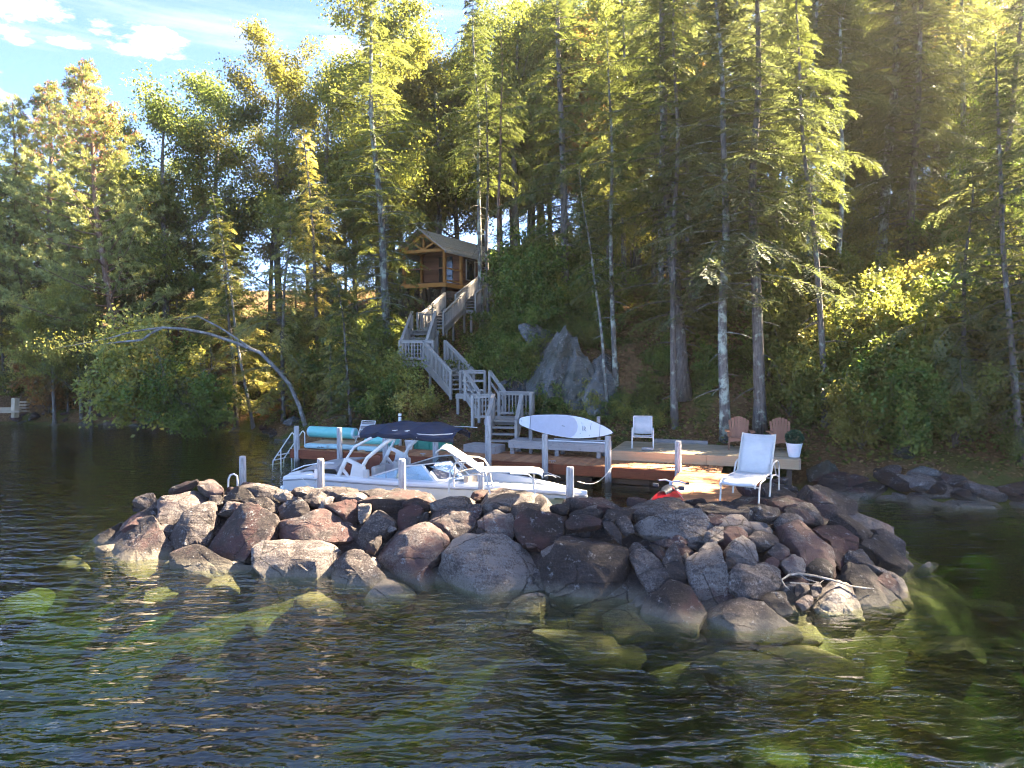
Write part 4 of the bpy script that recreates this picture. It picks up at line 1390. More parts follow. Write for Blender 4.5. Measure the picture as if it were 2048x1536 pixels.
def tree_px(name, proto, H0, base, top, label, group=None, crown=None, bark=None, cat='tree', Y=None, sxy=None, rz=None):
    """a tree whose foot and tip are seen at these pixels; the foot stands on the hillside"""
    if Y is None:
        p = ground_hit(*base)
    else:
        d = ray(base[0], 700)
        p = Vector((d[0] * Y / d[1], Y, 0))
        p.z = gz(p.x, p.y)
    t = P(top[0], top[1], p.y)
    h = max(1.0, t.z - p.z)
    return plant(name, proto, (p.x, p.y, p.z - 0.1), h / H0, rz, (math.atan2(t.x - p.x, h), 0), label, cat, group, crown, bark, sxy)


# ---- the trees one can point at
tree_px('hemlock_tree', HEM[0], 19, (778, 757), (728, -60), 'big hemlock with pale lichen on its trunk left of the stairs', crown='hemlock', bark='bark_lichen', sxy=1.15)
tree_px('hemlock_tree', BARE[1], 19, (965, 655), (938, -40), 'tall straight hemlock with dark trunk crossing the upper stairs', bark='bark_lichen')
tree_px('hemlock_tree', BARE[0], 16, (978, 660), (962, 120), 'slim trunk just right of the dark one on the upper stairs')
tree_px('hemlock_tree', BARE[0], 16, (1003, 640), (985, 60), 'reddish trunk beside the top of the stairs', bark='bark_red')
tree_px('hemlock_tree', BARE[1], 19, (803, 640), (790, -30), 'slim dark trunk standing left of the cabin porch', bark='bark')
tree_px('hemlock_tree', BARE[0], 16, (1218, 832), (1172, 330), 'thin leaning grey trunk nearest the paddle board rack', bark='bark_lichen')
tree_px('hemlock_tree', BARE[1], 19, (1232, 770), (1205, 40), 'thin straight trunk just behind the leaning grey one', bark='bark_lichen')
tree_px('hemlock_tree', HEM[2], 21, (1368, 800), (1300, -220), 'thick trunked hemlock in the middle of the slope', crown='hemlock', sxy=1.3)
tree_px('hemlock_tree', BARE[1], 19, (1350, 855), (1335, -80), 'slender hemlock in front of the thick trunk', bark='bark')
tree_px('hemlock_tree', HEM[1], 17, (1452, 880), (1420, -60), 'lichen blotched hemlock rising behind the first brown chair', crown='hemlock_blue', bark='bark_lichen', sxy=1.25)
tree_px('hemlock_tree', HEM[4], 20, (1520, 872), (1512, -180), 'hemlock standing between the two brown chairs', crown='hemlock_blue', bark='bark', sxy=1.2)
tree_px('hemlock_tree', BARE[1], 19, (1652, 850), (1600, -60), 'dark slightly leaning trunk above the yellow leaves', crown='hemlock')
tree_px('hemlock_tree', HEM[2], 21, (1732, 560), (1712, -260), 'lichened forked hemlock high on the right slope', crown='hemlock', bark='bark_lichen')
tree_px('hemlock_tree', BARE[1], 19, (1800, 560), (1762, -220), 'tall twin trunk right of the forked hemlock', bark='bark_lichen')
tree_px('hemlock_tree', HEM[3], 15, (2050, 760), (1975, 60), 'drooping hemlock at the right edge over the shore', crown='hemlock_blue', Y=19.6)
tree_px('hemlock_tree', HEML[1], 8, (1945, 880), (1900, 330), 'young hemlock with hanging grey green sprays above the right shore', crown='hemlock_blue', Y=20.8)
tree_px('hemlock_tree', HEM[0], 19, (2140, 700), (2100, -200), 'large hemlock reaching in from beyond the right edge', crown='hemlock_blue', Y=22)
tree_px('hemlock_tree', HEM[0], 19, (1130, 620), (1115, -260), 'hemlock on the knoll right of the tan umbrella', crown='hemlock')
tree_px('hemlock_tree', HEM[1], 17, (1250, 600), (1235, -60), 'hemlock on the knoll above the grey ledge', crown='hemlock')
tree_px('pine_tree', PIN[0], 17, (250, 620), (150, 120), 'tall pine with rusty cones at the left edge of the sky', cat='tree', Y=39.5)
tree_px('pine_tree', PIN[1], 16, (262, 590), (205, 215), 'pine with bare reddish trunk beside the pale trunk', bark='bark_red', Y=42)
tree_px('pine_tree', PIN[1], 16, (60, 660), (20, 200), 'pine with hanging tufts at the far left edge', Y=42.5)
tree_px('pine_tree', PIN[0], 17, (120, 640), (85, 165), 'full crowned pine between the two leftmost pines', Y=43)
tree_px('oak_tree', BRO[0], 14, (330, 640), (330, 200), 'dark green oak behind the arching birch', crown='leaf_oak', Y=43)
tree_px('oak_tree', BRO[1], 12, (440, 640), (415, 160), 'oak with ragged sunlit top left of the golden maple', crown='leaf_oak', Y=46)
tree_px('maple_tree', BRO[2], 16, (560, 600), (545, 95), 'golden maple with orange tinged top against the sky', crown='leaf_gold', Y=46)
tree_px('maple_tree', BRO[0], 14, (660, 600), (650, 130), 'yellowing maple right of the golden one', crown='leaf_lime', Y=44)
tree_px('maple_tree', BRO[2], 16, (770, 560), (765, 5), 'tall yellow green maple behind the lichened hemlock', crown='leaf_lime', Y=43)
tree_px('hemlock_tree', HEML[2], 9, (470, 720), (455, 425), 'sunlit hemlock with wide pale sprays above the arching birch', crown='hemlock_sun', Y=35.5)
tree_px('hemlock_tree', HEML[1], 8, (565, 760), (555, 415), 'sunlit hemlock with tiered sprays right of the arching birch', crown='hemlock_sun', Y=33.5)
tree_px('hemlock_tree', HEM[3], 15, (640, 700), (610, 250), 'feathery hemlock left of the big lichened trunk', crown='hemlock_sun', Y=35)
tree_px('hemlock_tree', HEML[0], 6, (700, 800), (690, 560), 'bushy young hemlock below the lichened trunk', crown='hemlock', Y=28.8)
tree_px('hemlock_tree', BARE[0], 16, (505, 845), (415, 380), 'thin pale leaning trunk at the left shore', bark='bark_pale', Y=34.6)

# ---- masses of trees on the hill
rg = random.Random(3)


def sun_lane(x, y):
    """clearings towards the sun: the stairs, the dock and the left shore get direct light"""
    for px_, py_, far, half in ((-3.2, 38.5, 20, 2.2), (-1.5, 41.5, 16, 1.6), (1.5, 21.5, 18, 1.0), (5.0, 21.0, 16, .9), (-17, 37, 14, 3.0), (-12, 34, 9, 2.0), (3.5, 27, 20, 1.3), (7.5, 29, 18, 1.2), (5.5, 33, 18, 1.2), (11, 23.5, 16, 1.2)):
        dx, dy = x - px_, y - py_
        s_ = dx * math.sin(SUN_AZ) + dy * math.cos(SUN_AZ)
        c_ = abs(dx * math.cos(SUN_AZ) - dy * math.sin(SUN_AZ))
        if 0 < s_ < far and c_ < half:
            return True
    return False


def mass(n, protos, ur, Yr, Hr, label, group, crowns, name='hemlock_tree', barks=(None,), avoid=None):
    k = 0
    tries = 0
    while k < n and tries < n * 40:
        tries += 1
        u = rg.uniform(*ur)
        Y = rg.uniform(*Yr)
        x = (u - 1024) / FPX * Y
        if (avoid and avoid(x, Y)) or sun_lane(x, Y):
            continue
        i = rg.randrange(len(protos))
        pr, h0 = protos[i]
        plant(name, pr, (x, Y, gz(x, Y) - 0.1), rg.uniform(*Hr) / h0, None, (rg.uniform(-.04, .04), rg.uniform(-.03, .03)), label, 'tree', group, rg.choice(crowns), rg.choice(barks))
        k += 1


def stair_zone(x, y):
    return (-6.6 < x < 1.8 and 23 < y < 50) or (x < 2.5 and abs(x + 5) < 4 and y < 36)


HP = [(HEM[0], 19), (HEM[1], 17), (HEM[2], 21), (HEM[4], 20)]
BP = [(BRO[0], 14), (BRO[1], 12), (BRO[2], 16)]
mass(17, HP, (1220, 1900), (29, 48), (14, 23), 'hemlock in the shady stand above the deck', 'hemlocks above the deck', ['hemlock', 'hemlock_blue'], barks=['bark', 'bark_lichen'], avoid=stair_zone)
mass(4, HP, (1900, 2300), (28, 46), (14, 19), 'hemlock in the hazy stand up the right hand slope', 'hemlocks on the right slope', ['hemlock', 'hemlock_blue'], avoid=stair_zone)
mass(30, BP, (1150, 2400), (45, 70), (11, 19), 'yellow green broadleaf tree glowing behind the hemlocks', 'broadleaf trees behind the hemlocks', ['leaf_lime', 'leaf_gold', 'leaf_lime', 'leaf_rust'], 'broadleaf_tree', avoid=stair_zone)
mass(6, HP, (1060, 1260), (46, 60), (15, 21), 'hemlock standing on the hill right of the cabin', 'hemlocks right of the cabin', ['hemlock', 'hemlock_blue'])
mass(26, BP, (740, 1240), (49, 66), (13, 21), 'broadleaf tree with yellowing leaves behind the cabin', 'broadleaf trees behind the cabin', ['leaf_lime', 'leaf_gold', 'leaf_oak', 'leaf_lime'], 'broadleaf_tree')
mass(22, [(BRO[0], 14), (BRO[1], 12), (BRO[3], 9)], (-120, 760), (46, 62), (8, 13), 'broadleaf tree in the wood behind the left shore', 'broadleaf trees behind the left shore', ['leaf_oak', 'leaf_lime', 'leaf_gold'], 'broadleaf_tree')
mass(12, [(HEM[3], 15), (PIN[1], 16)], (-150, 480), (40, 48), (8, 13), 'dark conifer in the wood behind the left shore', 'conifers behind the left shore', ['hemlock', 'hemlock_blue'], 'conifer_tree')
mass(4, [(HEM[3], 15), (HEM[0], 19)], (540, 830), (36, 44), (7, 10), 'hemlock on the slope left of the stairs', 'hemlocks left of the stairs', ['hemlock', 'hemlock_sun'], avoid=lambda x, y: x > -6.8 or y < 32)

mass(20, [(BRO[3], 9)], (1480, 2080), (25, 42), (4.5, 9), 'young broadleaf tree under the hemlocks on the right', 'young trees on the right slope', ['leaf_green', 'leaf_lime', 'leaf_green'], 'young_tree', avoid=stair_zone)
mass(10, [(BRO[3], 9)], (1180, 1500), (33, 46), (4, 7), 'young yellowing tree on the slope above the ledge', 'young trees above the ledge', ['leaf_lime', 'leaf_gold'], 'young_tree', avoid=stair_zone)
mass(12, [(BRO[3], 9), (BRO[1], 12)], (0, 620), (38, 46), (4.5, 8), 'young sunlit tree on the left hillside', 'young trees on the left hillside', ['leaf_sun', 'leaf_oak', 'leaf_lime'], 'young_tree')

for k, (x, y, h) in enumerate(((15.5, 19.6, 19), (21.5, 22.5, 23), (25, 19, 22), (28.5, 23, 24))):
    plant('hemlock_tree', HP[(0, 2)[k % 2]][0], (x, y, gz(x, y) - .1), h / (19, 21)[k % 2], None, (0, 0), 'tall hemlock on the bank beyond the right edge', 'tree', 'hemlocks beyond the right edge', 'hemlock_blue')

mass(9, [(BARE[0], 16), (BARE[1], 19)], (1300, 1960), (26, 40), (15, 21), 'slim pale trunk with high crown in the right stand', 'slim pale trunks in the right hand stand', ['hemlock', 'hemlock_sun'], barks=['bark_lichen'], avoid=stair_zone)

# ---- understorey
def bushes(n, protos, ur, Yr, sr, label, group, crowns, name='shrub', cat='shrub', avoid=None, px=None):
    k = 0
    while k < n:
        if px is not None:
            u, v = rg.uniform(*px[0]), rg.uniform(*px[1])
            p = ground_hit(u, v)
            x, Y = p.x, p.y
        else:
            u = rg.uniform(*ur)
            Y = rg.uniform(*Yr)
            x = (u - 1024) / FPX * Y
        k += 1
        if avoid and avoid(x, Y):
            continue
        z = gz(x, Y)
        if z < 0.15:
            continue
        plant(name, protos[rg.randrange(len(protos))], (x, Y, z - 0.05), rg.uniform(*sr), None, (rg.uniform(-.15, .15), rg.uniform(-.2, .05)), label, cat, group, rg.choice(crowns))


def stair_path(x, y):
    pts = np.array([(-0.4, 23.5), (0, 26.2), (-1.5, 28.3), (-4.3, 31), (-4.3, 35), (-2.9, 39), (-0.9, 43)])
    return float(seg_dist(np.array([x]), np.array([y]), pts)[0]) < 1.35 or (-7.5 < x < 0 and 39.5 < y < 50) or (2.4 < x < 9.6 and y < 23.9 and y > 18)


bushes(46, SHR, None, None, (.7, 1.15), 'leafy green shrub on the knoll between the stairs and the ledge', 'shrubs on the knoll', ['leaf_green', 'fern', 'leaf_green'], avoid=stair_path, px=((940, 1240), (555, 655)))
bushes(34, [SHR[1], SHR[3]], None, None, (.7, 1.1), 'low green plant covering the slope between stairs and ledge', 'plants on the slope by the stairs', ['leaf_green', 'fern'], name='low_plant', cat='plant', avoid=stair_path, px=((965, 1075), (650, 800)))
bushes(18, [SHR[1], SHR[3]], None, None, (.5, .8), 'small bright shrub at the foot of the ledge', 'shrubs below the ledge', ['leaf_lime', 'leaf_green', 'leaf_sun'], avoid=stair_path, px=((1060, 1330), (805, 860)))
bushes(16, [SHR[3]], None, None, (.5, .9), 'low green plant growing over the grey ledge', 'plants on the ledge', ['leaf_green', 'fern', 'leaf_lime'], name='low_plant', cat='plant', avoid=stair_path, px=((1060, 1220), (655, 705)))
bushes(16, [SHR[1], SHR[3]], None, None, (.6, 1.0), 'low shrub among fallen leaves on the slope behind the deck', 'shrubs behind the deck', ['leaf_green', 'leaf_lime', 'fern'], avoid=stair_path, px=((1300, 1560), (640, 860)))
bushes(48, [SHR[0], SHR[1], SHR[2]], None, None, (.7, 1.25), 'green leafed shrub on the bank right of the deck', 'shrubs on the right bank', ['leaf_green', 'leaf_lime', 'leaf_lime', 'leaf_sun'], avoid=stair_path, px=((1560, 2080), (560, 960)))
bushes(9, [SHR[0], SHR[2]], None, None, (.7, 1.0), 'yellow leafed shrub on the bank behind the planter', 'yellow shrubs on the right bank', ['leaf_gold', 'leaf_lime'], avoid=stair_path, px=((1590, 1760), (640, 900)))
bushes(32, SHR, None, None, (.8, 1.3), 'dense shrub on the slope behind the storage box', 'shrubs behind the storage box', ['leaf_green', 'leaf_sun', 'leaf_oak'], avoid=stair_path, px=((600, 900), (680, 850)))
bushes(16, [SHR[1], SHR[3], SHR[0]], None, None, (.7, 1.1), 'russet shrub left of the lower stairs', 'russet shrubs by the stairs', ['leaf_rust'], avoid=stair_path, px=((840, 940), (790, 860)))
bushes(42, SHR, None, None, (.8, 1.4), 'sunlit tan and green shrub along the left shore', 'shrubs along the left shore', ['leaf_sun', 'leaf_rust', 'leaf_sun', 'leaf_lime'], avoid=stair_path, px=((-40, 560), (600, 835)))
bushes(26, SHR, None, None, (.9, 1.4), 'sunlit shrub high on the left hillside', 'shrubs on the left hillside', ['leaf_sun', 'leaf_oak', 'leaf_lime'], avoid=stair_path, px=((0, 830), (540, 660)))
bushes(52, SHR, None, None, (1.0, 1.7), 'shrub in the yellow undergrowth high behind the trunks', 'undergrowth high on the right slope', ['leaf_lime', 'leaf_gold', 'leaf_sun'], avoid=stair_path, px=((1060, 2080), (440, 580)))
bushes(18, HEML, None, None, (.30, .55), 'low feathery hemlock sapling on the right hand slope', 'hemlock saplings on the right slope', ['hemlock', 'hemlock_blue'], name='hemlock_sapling', cat='tree', avoid=stair_path, px=((1500, 2060), (460, 800)))
bushes(16, HEML, None, None, (.28, .5), 'low feathery hemlock sapling on the slope left of the stairs', 'hemlock saplings left of the stairs', ['hemlock_sun', 'hemlock'], name='hemlock_sapling', cat='tree', avoid=stair_path, px=((600, 880), (640, 840)))

# the wide bush hanging over the water on the left: one thing
wb = empty('overhanging_bush', P(330, 838, 33.4), 'broad green bush leaning out over the lake at the left shore', 'shrub')
for k, (u, v, Y, s) in enumerate(((300, 830, 33.2, 1.5), (360, 838, 32.6, 1.45), (255, 822, 33.8, 1.25), (410, 845, 32.4, 1.15), (330, 790, 34.2, 1.5), (290, 770, 35, 1.4))):
    p = P(u, v, Y)
    for nm, me in (('stem', SHR[2][0]), ('foliage', SHR[(2, 0)[k % 2]][1])):
        o = link(nm, me, wb, Vector((p.x, Y, max(-0.05, p.z - .55))) - wb.location)
        o.rotation_euler = (Matrix.Rotation(.25, 3, 'X') @ Matrix.Rotation(k * 1.7, 3, 'Z')).to_euler()
        o.scale = (s, s, s)
        if nm == 'foliage':
            o.material_slots[0].link = 'OBJECT'
            o.material_slots[0].material = M['leaf_green' if k % 2 else 'leaf_sun']  # sunlit patches put in through the brighter leaf colour

# arching birch and its twin trunks
arch = [(612, 856, 31.6), (600, 815, 31.5), (580, 770, 31.3), (555, 740, 31.1), (520, 705, 31), (470, 685, 31), (420, 668, 31), (370, 658, 31), (325, 655, 31), (270, 662, 31), (220, 676, 31.1), (150, 690, 31.2), (105, 697, 31.3)]
ab = empty('arching_birch', P(*arch[0]), 'pale birch trunk arching low over the lake', 'tree')
MB().tube([P(*a) for a in arch], [.11, .095, .09, .085, .08, .07, .065, .06, .05, .04, .03, .018, .008], 9).build('trunk', M['bark_pale'], ab, True)
MB().tube([P(325, 655, 31), P(300, 668, 31), P(285, 680, 30.9), P(240, 684, 30.8), P(190, 690, 30.7)], [.06, .06, .05, .04, .015], 7).build('limb', M['bark_pale'], ab, True)
MB().tube([P(500, 695, 31), P(440, 655, 31.4), P(395, 632, 31.8), P(350, 640, 32)], [.05, .04, .03, .012], 6).build('limb', M['bark_pale'], ab, True)
gl_ = np.random.default_rng(91)
L = Leaves()
for u, v, Y, n in ((105, 695, 31.3, 260), (160, 690, 31.2, 260), (215, 680, 31.1, 220), (190, 690, 30.7, 200), (270, 668, 31, 120), (350, 640, 32, 160)):
    c = np.array(P(u, v, Y) - ab.location)
    q = c + gl_.normal(0, 1, (n, 3)) * np.array([.6, .5, .32])
    L.add(q, gl_.normal(0, 1, q.shape), gl_.normal(0, .6, q.shape) + np.array([0, 0, 1]), 0.09, 0.06, gl_.uniform(0, 1, n))
link('crown', L.mesh('birch_crown', M['leaf_sun']), ab)

# fallen leaves and small plants over the slope: nobody could count them
gg = np.random.default_rng(101)


def cover(name, label, n, mat, size, xr, dr, up):
    x = gg.uniform(*xr, n)
    d = gg.uniform(*dr, n)
    y = np.interp(x, SHORE[:, 0], SHORE[:, 1]) + d
    z = land_h(x, y)
    keep = z > 0.25
    x, y, z = x[keep], y[keep], z[keep]
    n = len(x)
    L = Leaves()
    L.add(np.stack([x, y, z + gg.uniform(0.0, up, n)], -1), np.column_stack([gg.normal(0, 1, (n, 2)), gg.normal(0.1, .35, n)]), gg.normal(0, .45, (n, 3)) + np.array([0, 0, 1.0]), size * gg.uniform(.6, 1.3, n), size * .65, gg.uniform(0, 1, n))
    tag(link(name, L.mesh(name, M[mat])), label, kind='stuff')


cover('leaf_litter', 'fallen brown leaves over the hillside', 60000, 'litter', 0.13, (-22, 24), (0.5, 30), 0.06)
cover('ground_plants', 'low green plants over the hillside', 45000, 'fern', 0.16, (-20, 24), (0.8, 24), 0.35)


# ---------------------------------------------------------------- dock
UX = Vector((math.cos(R(-19.7)), math.sin(R(-19.7)), 0))     # along the dock, towards the right
UN = Vector((-UX.y, UX.x, 0))                                # across, towards the shore
D0 = Vector((-7.62, 24.35, 0))                               # left end of the dock's front edge
DZ = 0.60


def dk(a, b, z=0.0):
    return D0 + UX * a + UN * b + Vector((0, 0, z))


def at_u(u, b):
    """distance along the dock where the line b metres behind its front edge crosses picture column u"""
    k = (u - 1024) / FPX
    q = D0 + UN * b
    return (k * q.y - q.x) / (UX.x - k * UX.y)


dock = empty('dock', dk(0, 0, 0), 'long red brown timber dock running along the shore behind the boat', 'dock')
DL = 14.2
s = 0.0
bw = 0.137
while s < DL:
    piece('plank', M['dock_red'], dock, dk(s + bw / 2, 0.02, DZ - 0.02), dk(s + bw / 2, 1.98, DZ - 0.02 + random.uniform(-.003, .003)), bw - 0.012, 0.036)
    s += bw
for a0, a1 in ((0, 4.6), (4.61, 9.4), (9.41, DL)):
    piece('fascia', M['dock_fascia'], dock, dk(a0, -0.025, DZ - 0.165), dk(a1, -0.025, DZ - 0.165), 0.05, 0.30)
piece('fascia', M['dock_fascia'], dock, dk(-0.03, 0, DZ - 0.165), dk(-0.03, 2.0, DZ - 0.165), 0.05, 0.29)
for b in (0.4, 1.0, 1.6):
    piece('joist', M['wood_dark'], dock, dk(0.05, b, DZ - 0.16), dk(DL, b, DZ - 0.16), 0.06, 0.22)
for a in (0.9, 4.1, 7.0, 9.8, 11.6, 13.0):          # timber cribs below
    for k, z in enumerate((0.16, -0.04, -0.24)):
        piece('crib_timber', M['wood_dark'], dock, dk(a - 0.75, 0.25, z), dk(a + 0.75, 0.25, z), 0.2, 0.15)
        piece('crib_timber', M['wood_dark'], dock, dk(a - 0.6 + 1.2 * (k % 2), 0.1, z + 0.03), dk(a - 0.6 + 1.2 * (k % 2), 1.6, z + 0.03), 0.16, 0.15)
for u in (700, 845, 893, 1105, 1262, 1300):         # cleats and bolts along the edge
    a = at_u(u, 0.1)
    m = MB()
    m.tube([dk(a - .11, .1, DZ + .055), dk(a - .05, .1, DZ + .06), dk(a + .05, .1, DZ + .06), dk(a + .11, .1, DZ + .055)], [.009, .014, .014, .009], 6)
    m.bar(dk(a - .03, .1, DZ - .0), dk(a - .03, .1, DZ + .055), .02, .02, UX)
    m.bar(dk(a + .03, .1, DZ - .0), dk(a + .03, .1, DZ + .055), .02, .02, UX)
    m.build('cleat', M['steel'], dock, True)

# short cross walk to the breakwater
walk = empty('cross_walk', dk(13.2, -1.5, 0), 'short brown plank walk joining the dock to the breakwater', 'dock')
s = 0.0
WL = 4.4
while s < WL:
    piece('plank', M['dock_red'], walk, dk(13.15, -0.07 - s - .07, DZ - 0.03), dk(15.2, -0.07 - s - .07, DZ - 0.03), 0.126, 0.036)
    s += 0.138
piece('fascia', M['dock_fascia'], walk, dk(13.12, -0.06, DZ - 0.17), dk(13.12, -WL, DZ - 0.17), 0.05, 0.24)
piece('fascia', M['dock_fascia'], walk, dk(15.23, -0.06, DZ - 0.17), dk(15.23, -WL, DZ - 0.17), 0.05, 0.24)

# raised platform on the shore
PZ = 0.90
PA0 = at_u(1225, 1.25)
PA1 = at_u(1602, 1.25)
plat = empty('sun_deck', dk((PA0 + PA1) / 2, 1.3, 0), 'raised pale timber sun deck behind the right end of the dock', 'deck')
PD = 2.35
s = 0.03
while s < PD:
    piece('plank', M['deck_grey'], plat, dk(PA0, 1.25 + s + .065, PZ - .02), dk(PA1, 1.25 + s + .065, PZ - .02 + random.uniform(-.003, .003)), 0.13, 0.036)
    s += 0.142
am = (PA0 + PA1) / 2 + .15
piece('fascia', M['deck_tan'], plat, dk(PA0, 1.23, PZ - .15), dk(am - .003, 1.23, PZ - .15), 0.045, 0.29)
piece('fascia', M['deck_tan'], plat, dk(am + .003, 1.23, PZ - .15), dk(PA1, 1.23, PZ - .15), 0.045, 0.29)
piece('fascia', M['deck_grey'], plat, dk(PA1 + .025, 1.22, PZ - .15), dk(PA1 + .025, 1.25 + PD, PZ - .15), 0.045, 0.285)
piece('fascia', M['deck_tan'], plat, dk(PA0 - .025, 1.22, PZ - .15), dk(PA0 - .025, 1.25 + PD, PZ - .15), 0.045, 0.285)
for b in (1.6, 2.4, 3.2):
    piece('joist', M['wood_dark'], plat, dk(PA0 + .05, b, PZ - .16), dk(PA1 - .05, b, PZ - .16), 0.06, 0.22)
for a in (PA0 + .3, (PA0 + PA1) / 2, PA1 - .25):
    for b in (1.5, 3.3):
        piece('support_post', M['wood_dark'], plat, dk(a, b, -0.3), dk(a, b, PZ - .3), 0.14, 0.14, UX)
a0, a1 = at_u(1308, 3.75), at_u(1418, 3.75)
tb = empty('edging_timber', dk(a0, 3.75, PZ), 'weathered timber laid along the back of the sun deck', 'timber')
piece('beam', M['wood_grey'], tb, dk(a0, 3.72, PZ + .04), dk(a1, 3.70, PZ + .04), 0.16, 0.14)
lg = empty('driftwood', dk(at_u(1300, 2.2), 2.2, PZ), 'short piece of driftwood on the sun deck before the sling chair', 'driftwood')
MB().tube([dk(at_u(1286, 1.55), 1.55, PZ + .05), dk(at_u(1296, 1.5), 1.5, PZ + .06), dk(at_u(1308, 1.58), 1.58, PZ + .045)], [.045, .06, .04], 7).build('log', M['wood_grey'], lg, True)

# ---------------------------------------------------------------- piles
POSTS = [('far', 591, 852, -0.02), ('far', 677, 855, -.12), ('far', 769, 866, -.12), ('far', 870, 863, -.12), ('far', 976, 832, -.1), ('far', 1090, 868, -.12), ('far', 1217, 872, -.12), ('far', 1358, 882, -.12)]
PLAB = ['pale pile at the left end of the dock beside the ladder', 'pale pile in front of the rolled teal float', 'pile behind the white boat tower', 'pile in front of the green storage box',
        'tall pile at the foot of the lower stairs', 'pile under the tail of the paddle board', 'pile under the nose of the paddle board', 'pile at the dock before the sun deck']
for (k, u, vt, b), lab in zip(POSTS, PLAB):
    a = at_u(u, b)
    q = dk(a, b)
    zt = P(u, vt, q.y).z
    r = 0.095
    e = empty('mooring_pile', (q.x, q.y, -1.2), lab, 'post', 'piles along the dock')
    m = MB().tube([(q.x, q.y, -1.2), (q.x + .01, q.y, 0.2), (q.x, q.y + .01, zt - .02), (q.x, q.y + .01, zt)], [r * 1.05, r, r * .96, r * .82], 12)
    m.build('shaft', M['post'], e, True)
NEAR = [(485, 912, 17.0, 'grey pile at the left end of the breakwater'), (641, 917, 16.35, 'grey pile in front of the stern of the boat'), (804, 918, 15.75, 'grey pile before the middle of the boat'),
        (962, 925, 15.25, 'short brown pile behind the reclined lounger'), (1140, 933, 14.75, 'grey pile before the bow of the boat')]
for u, vt, Y, lab in NEAR:
    q = P(u, vt, Y)
    e = empty('mooring_pile', (q.x, q.y, -0.8), lab, 'post', 'piles along the breakwater')
    m = MB()
    r = 0.085 if u != 962 else .065
    m.tube([(q.x, q.y, -.8), (q.x, q.y, q.z - .05), (q.x, q.y, q.z)], [r, r, r * .86], 8)
    m.build('shaft', M['post'], e, False, .006)
    if u == 641:
        m = MB().box(P(633, 947, Y - .02), (.07, .12, .2)).build('fender_block', M['white_metal'], e)

# swim ladder rail at the dock's left end
ld = empty('swim_ladder', dk(-.3, .5, 0), 'thin white swim ladder rail slanting into the water off the left end of the dock', 'ladder')
for b in (.25, .85):
    m = MB()
    m.tube([dk(-.12, b, 1.12), dk(-.16, b, 1.10), dk(-.95, b, .10), dk(-1.0, b, -.25)], .02, 7)
    m.tube([dk(-.12, b, 1.12), dk(-.05, b, 1.05), dk(-.05, b, -.3)], .02, 7)
    m.tube([dk(-.62, b, .5), dk(-.62, b, -.4)], .022, 7)
    m.build('rail', M['white_metal'], ld, True)
for k, z in enumerate((.30, .12, -.06)):
    piece('step', M['white_metal'], ld, dk(-.14 - .79 * (1.1 - z) + .02, .25, z), dk(-.14 - .79 * (1.1 - z) + .02, .85, z), .09, .025)
lh = empty('ladder_handle', P(465, 968, 16.6), 'small looped steel ladder handle on the left of the breakwater', 'ladder')
MB().tube([P(456, 985, 16.6), P(457, 958, 16.6), P(461, 950, 16.6), P(468, 948, 16.6), P(474, 952, 16.6), P(475, 962, 16.6), P(475, 985, 16.6)], .022, 8).build('hoop', M['white_metal'], lh, True)

# ---------------------------------------------------------------- stairs up the hillside
stairs = empty('hillside_stairs', (-0.4, 23.8, 0.6), 'long weathered wooden staircase with balustrades zigzagging up to the cabin', 'staircase')
WS = M['wood_stair']


def rail_run(p0, p1, h=0.92, bal=True, posts=(True, True), step=0.125):
    p0, p1 = Vector(p0), Vector(p1)
    up = Vector((0, 0, 1))
    L = (p1 - p0).length
    piece('handrail', WS, stairs, p0 + up * h, p1 + up * h, 0.13, 0.04)
    piece('top_rail', WS, stairs, p0 + up * (h - .08), p1 + up * (h - .08), 0.04, 0.09)
    piece('bottom_rail', WS, stairs, p0 + up * .12, p1 + up * .12, 0.04, 0.09)
    if posts[0]:
        piece('post', WS, stairs, p0 + up * -.25, p0 + up * (h + .0), .10, .10, UX)
    if posts[1]:
        piece('post', WS, stairs, p1 + up * -.25, p1 + up * (h + .0), .10, .10, UX)
    if bal:
        n = max(2, int(L / step))
        for i in range(1, n):
            q = p0.lerp(p1, i / n)
            piece('baluster', WS, stairs, q + up * .12, q + up * (h - .06), .036, .036, UX)
    else:
        piece('mid_rail', WS, stairs, p0 + up * .5, p1 + up * .5, 0.04, 0.09)


def flight(p0, p1, w, bal=(True, True), n=None, rails=(True, True)):
    """treads from p0 to p1 (centre line), stringers, rails at both sides"""
    p0, p1 = Vector(p0), Vector(p1)
    run = Vector((p1.x - p0.x, p1.y - p0.y, 0))
    d = run.normalized()
    side = Vector((-d.y, d.x, 0))
    rise = p1.z - p0.z
    n = n or max(2, round(rise / 0.185))
    for i in range(n):
        c = p0.lerp(p1, (i + .5) / n)
        z = p0.z + rise * (i + 1) / n - .025
        q = Vector((c.x, c.y, z))
        piece('tread', WS, stairs, q - side * w / 2, q + side * w / 2, run.length / n + .03, 0.045)
    for s_ in (-1, 1):
        piece('stringer', WS, stairs, p0 + side * s_ * (w / 2 + .02) - Vector((0, 0, .08)), p1 + side * s_ * (w / 2 + .02) - Vector((0, 0, .08)), .045, .26)
        if rails[(s_ + 1) // 2]:
            rail_run(p0 + side * s_ * (w / 2 + .05), p1 + side * s_ * (w / 2 + .05), bal=bal[(s_ + 1) // 2])


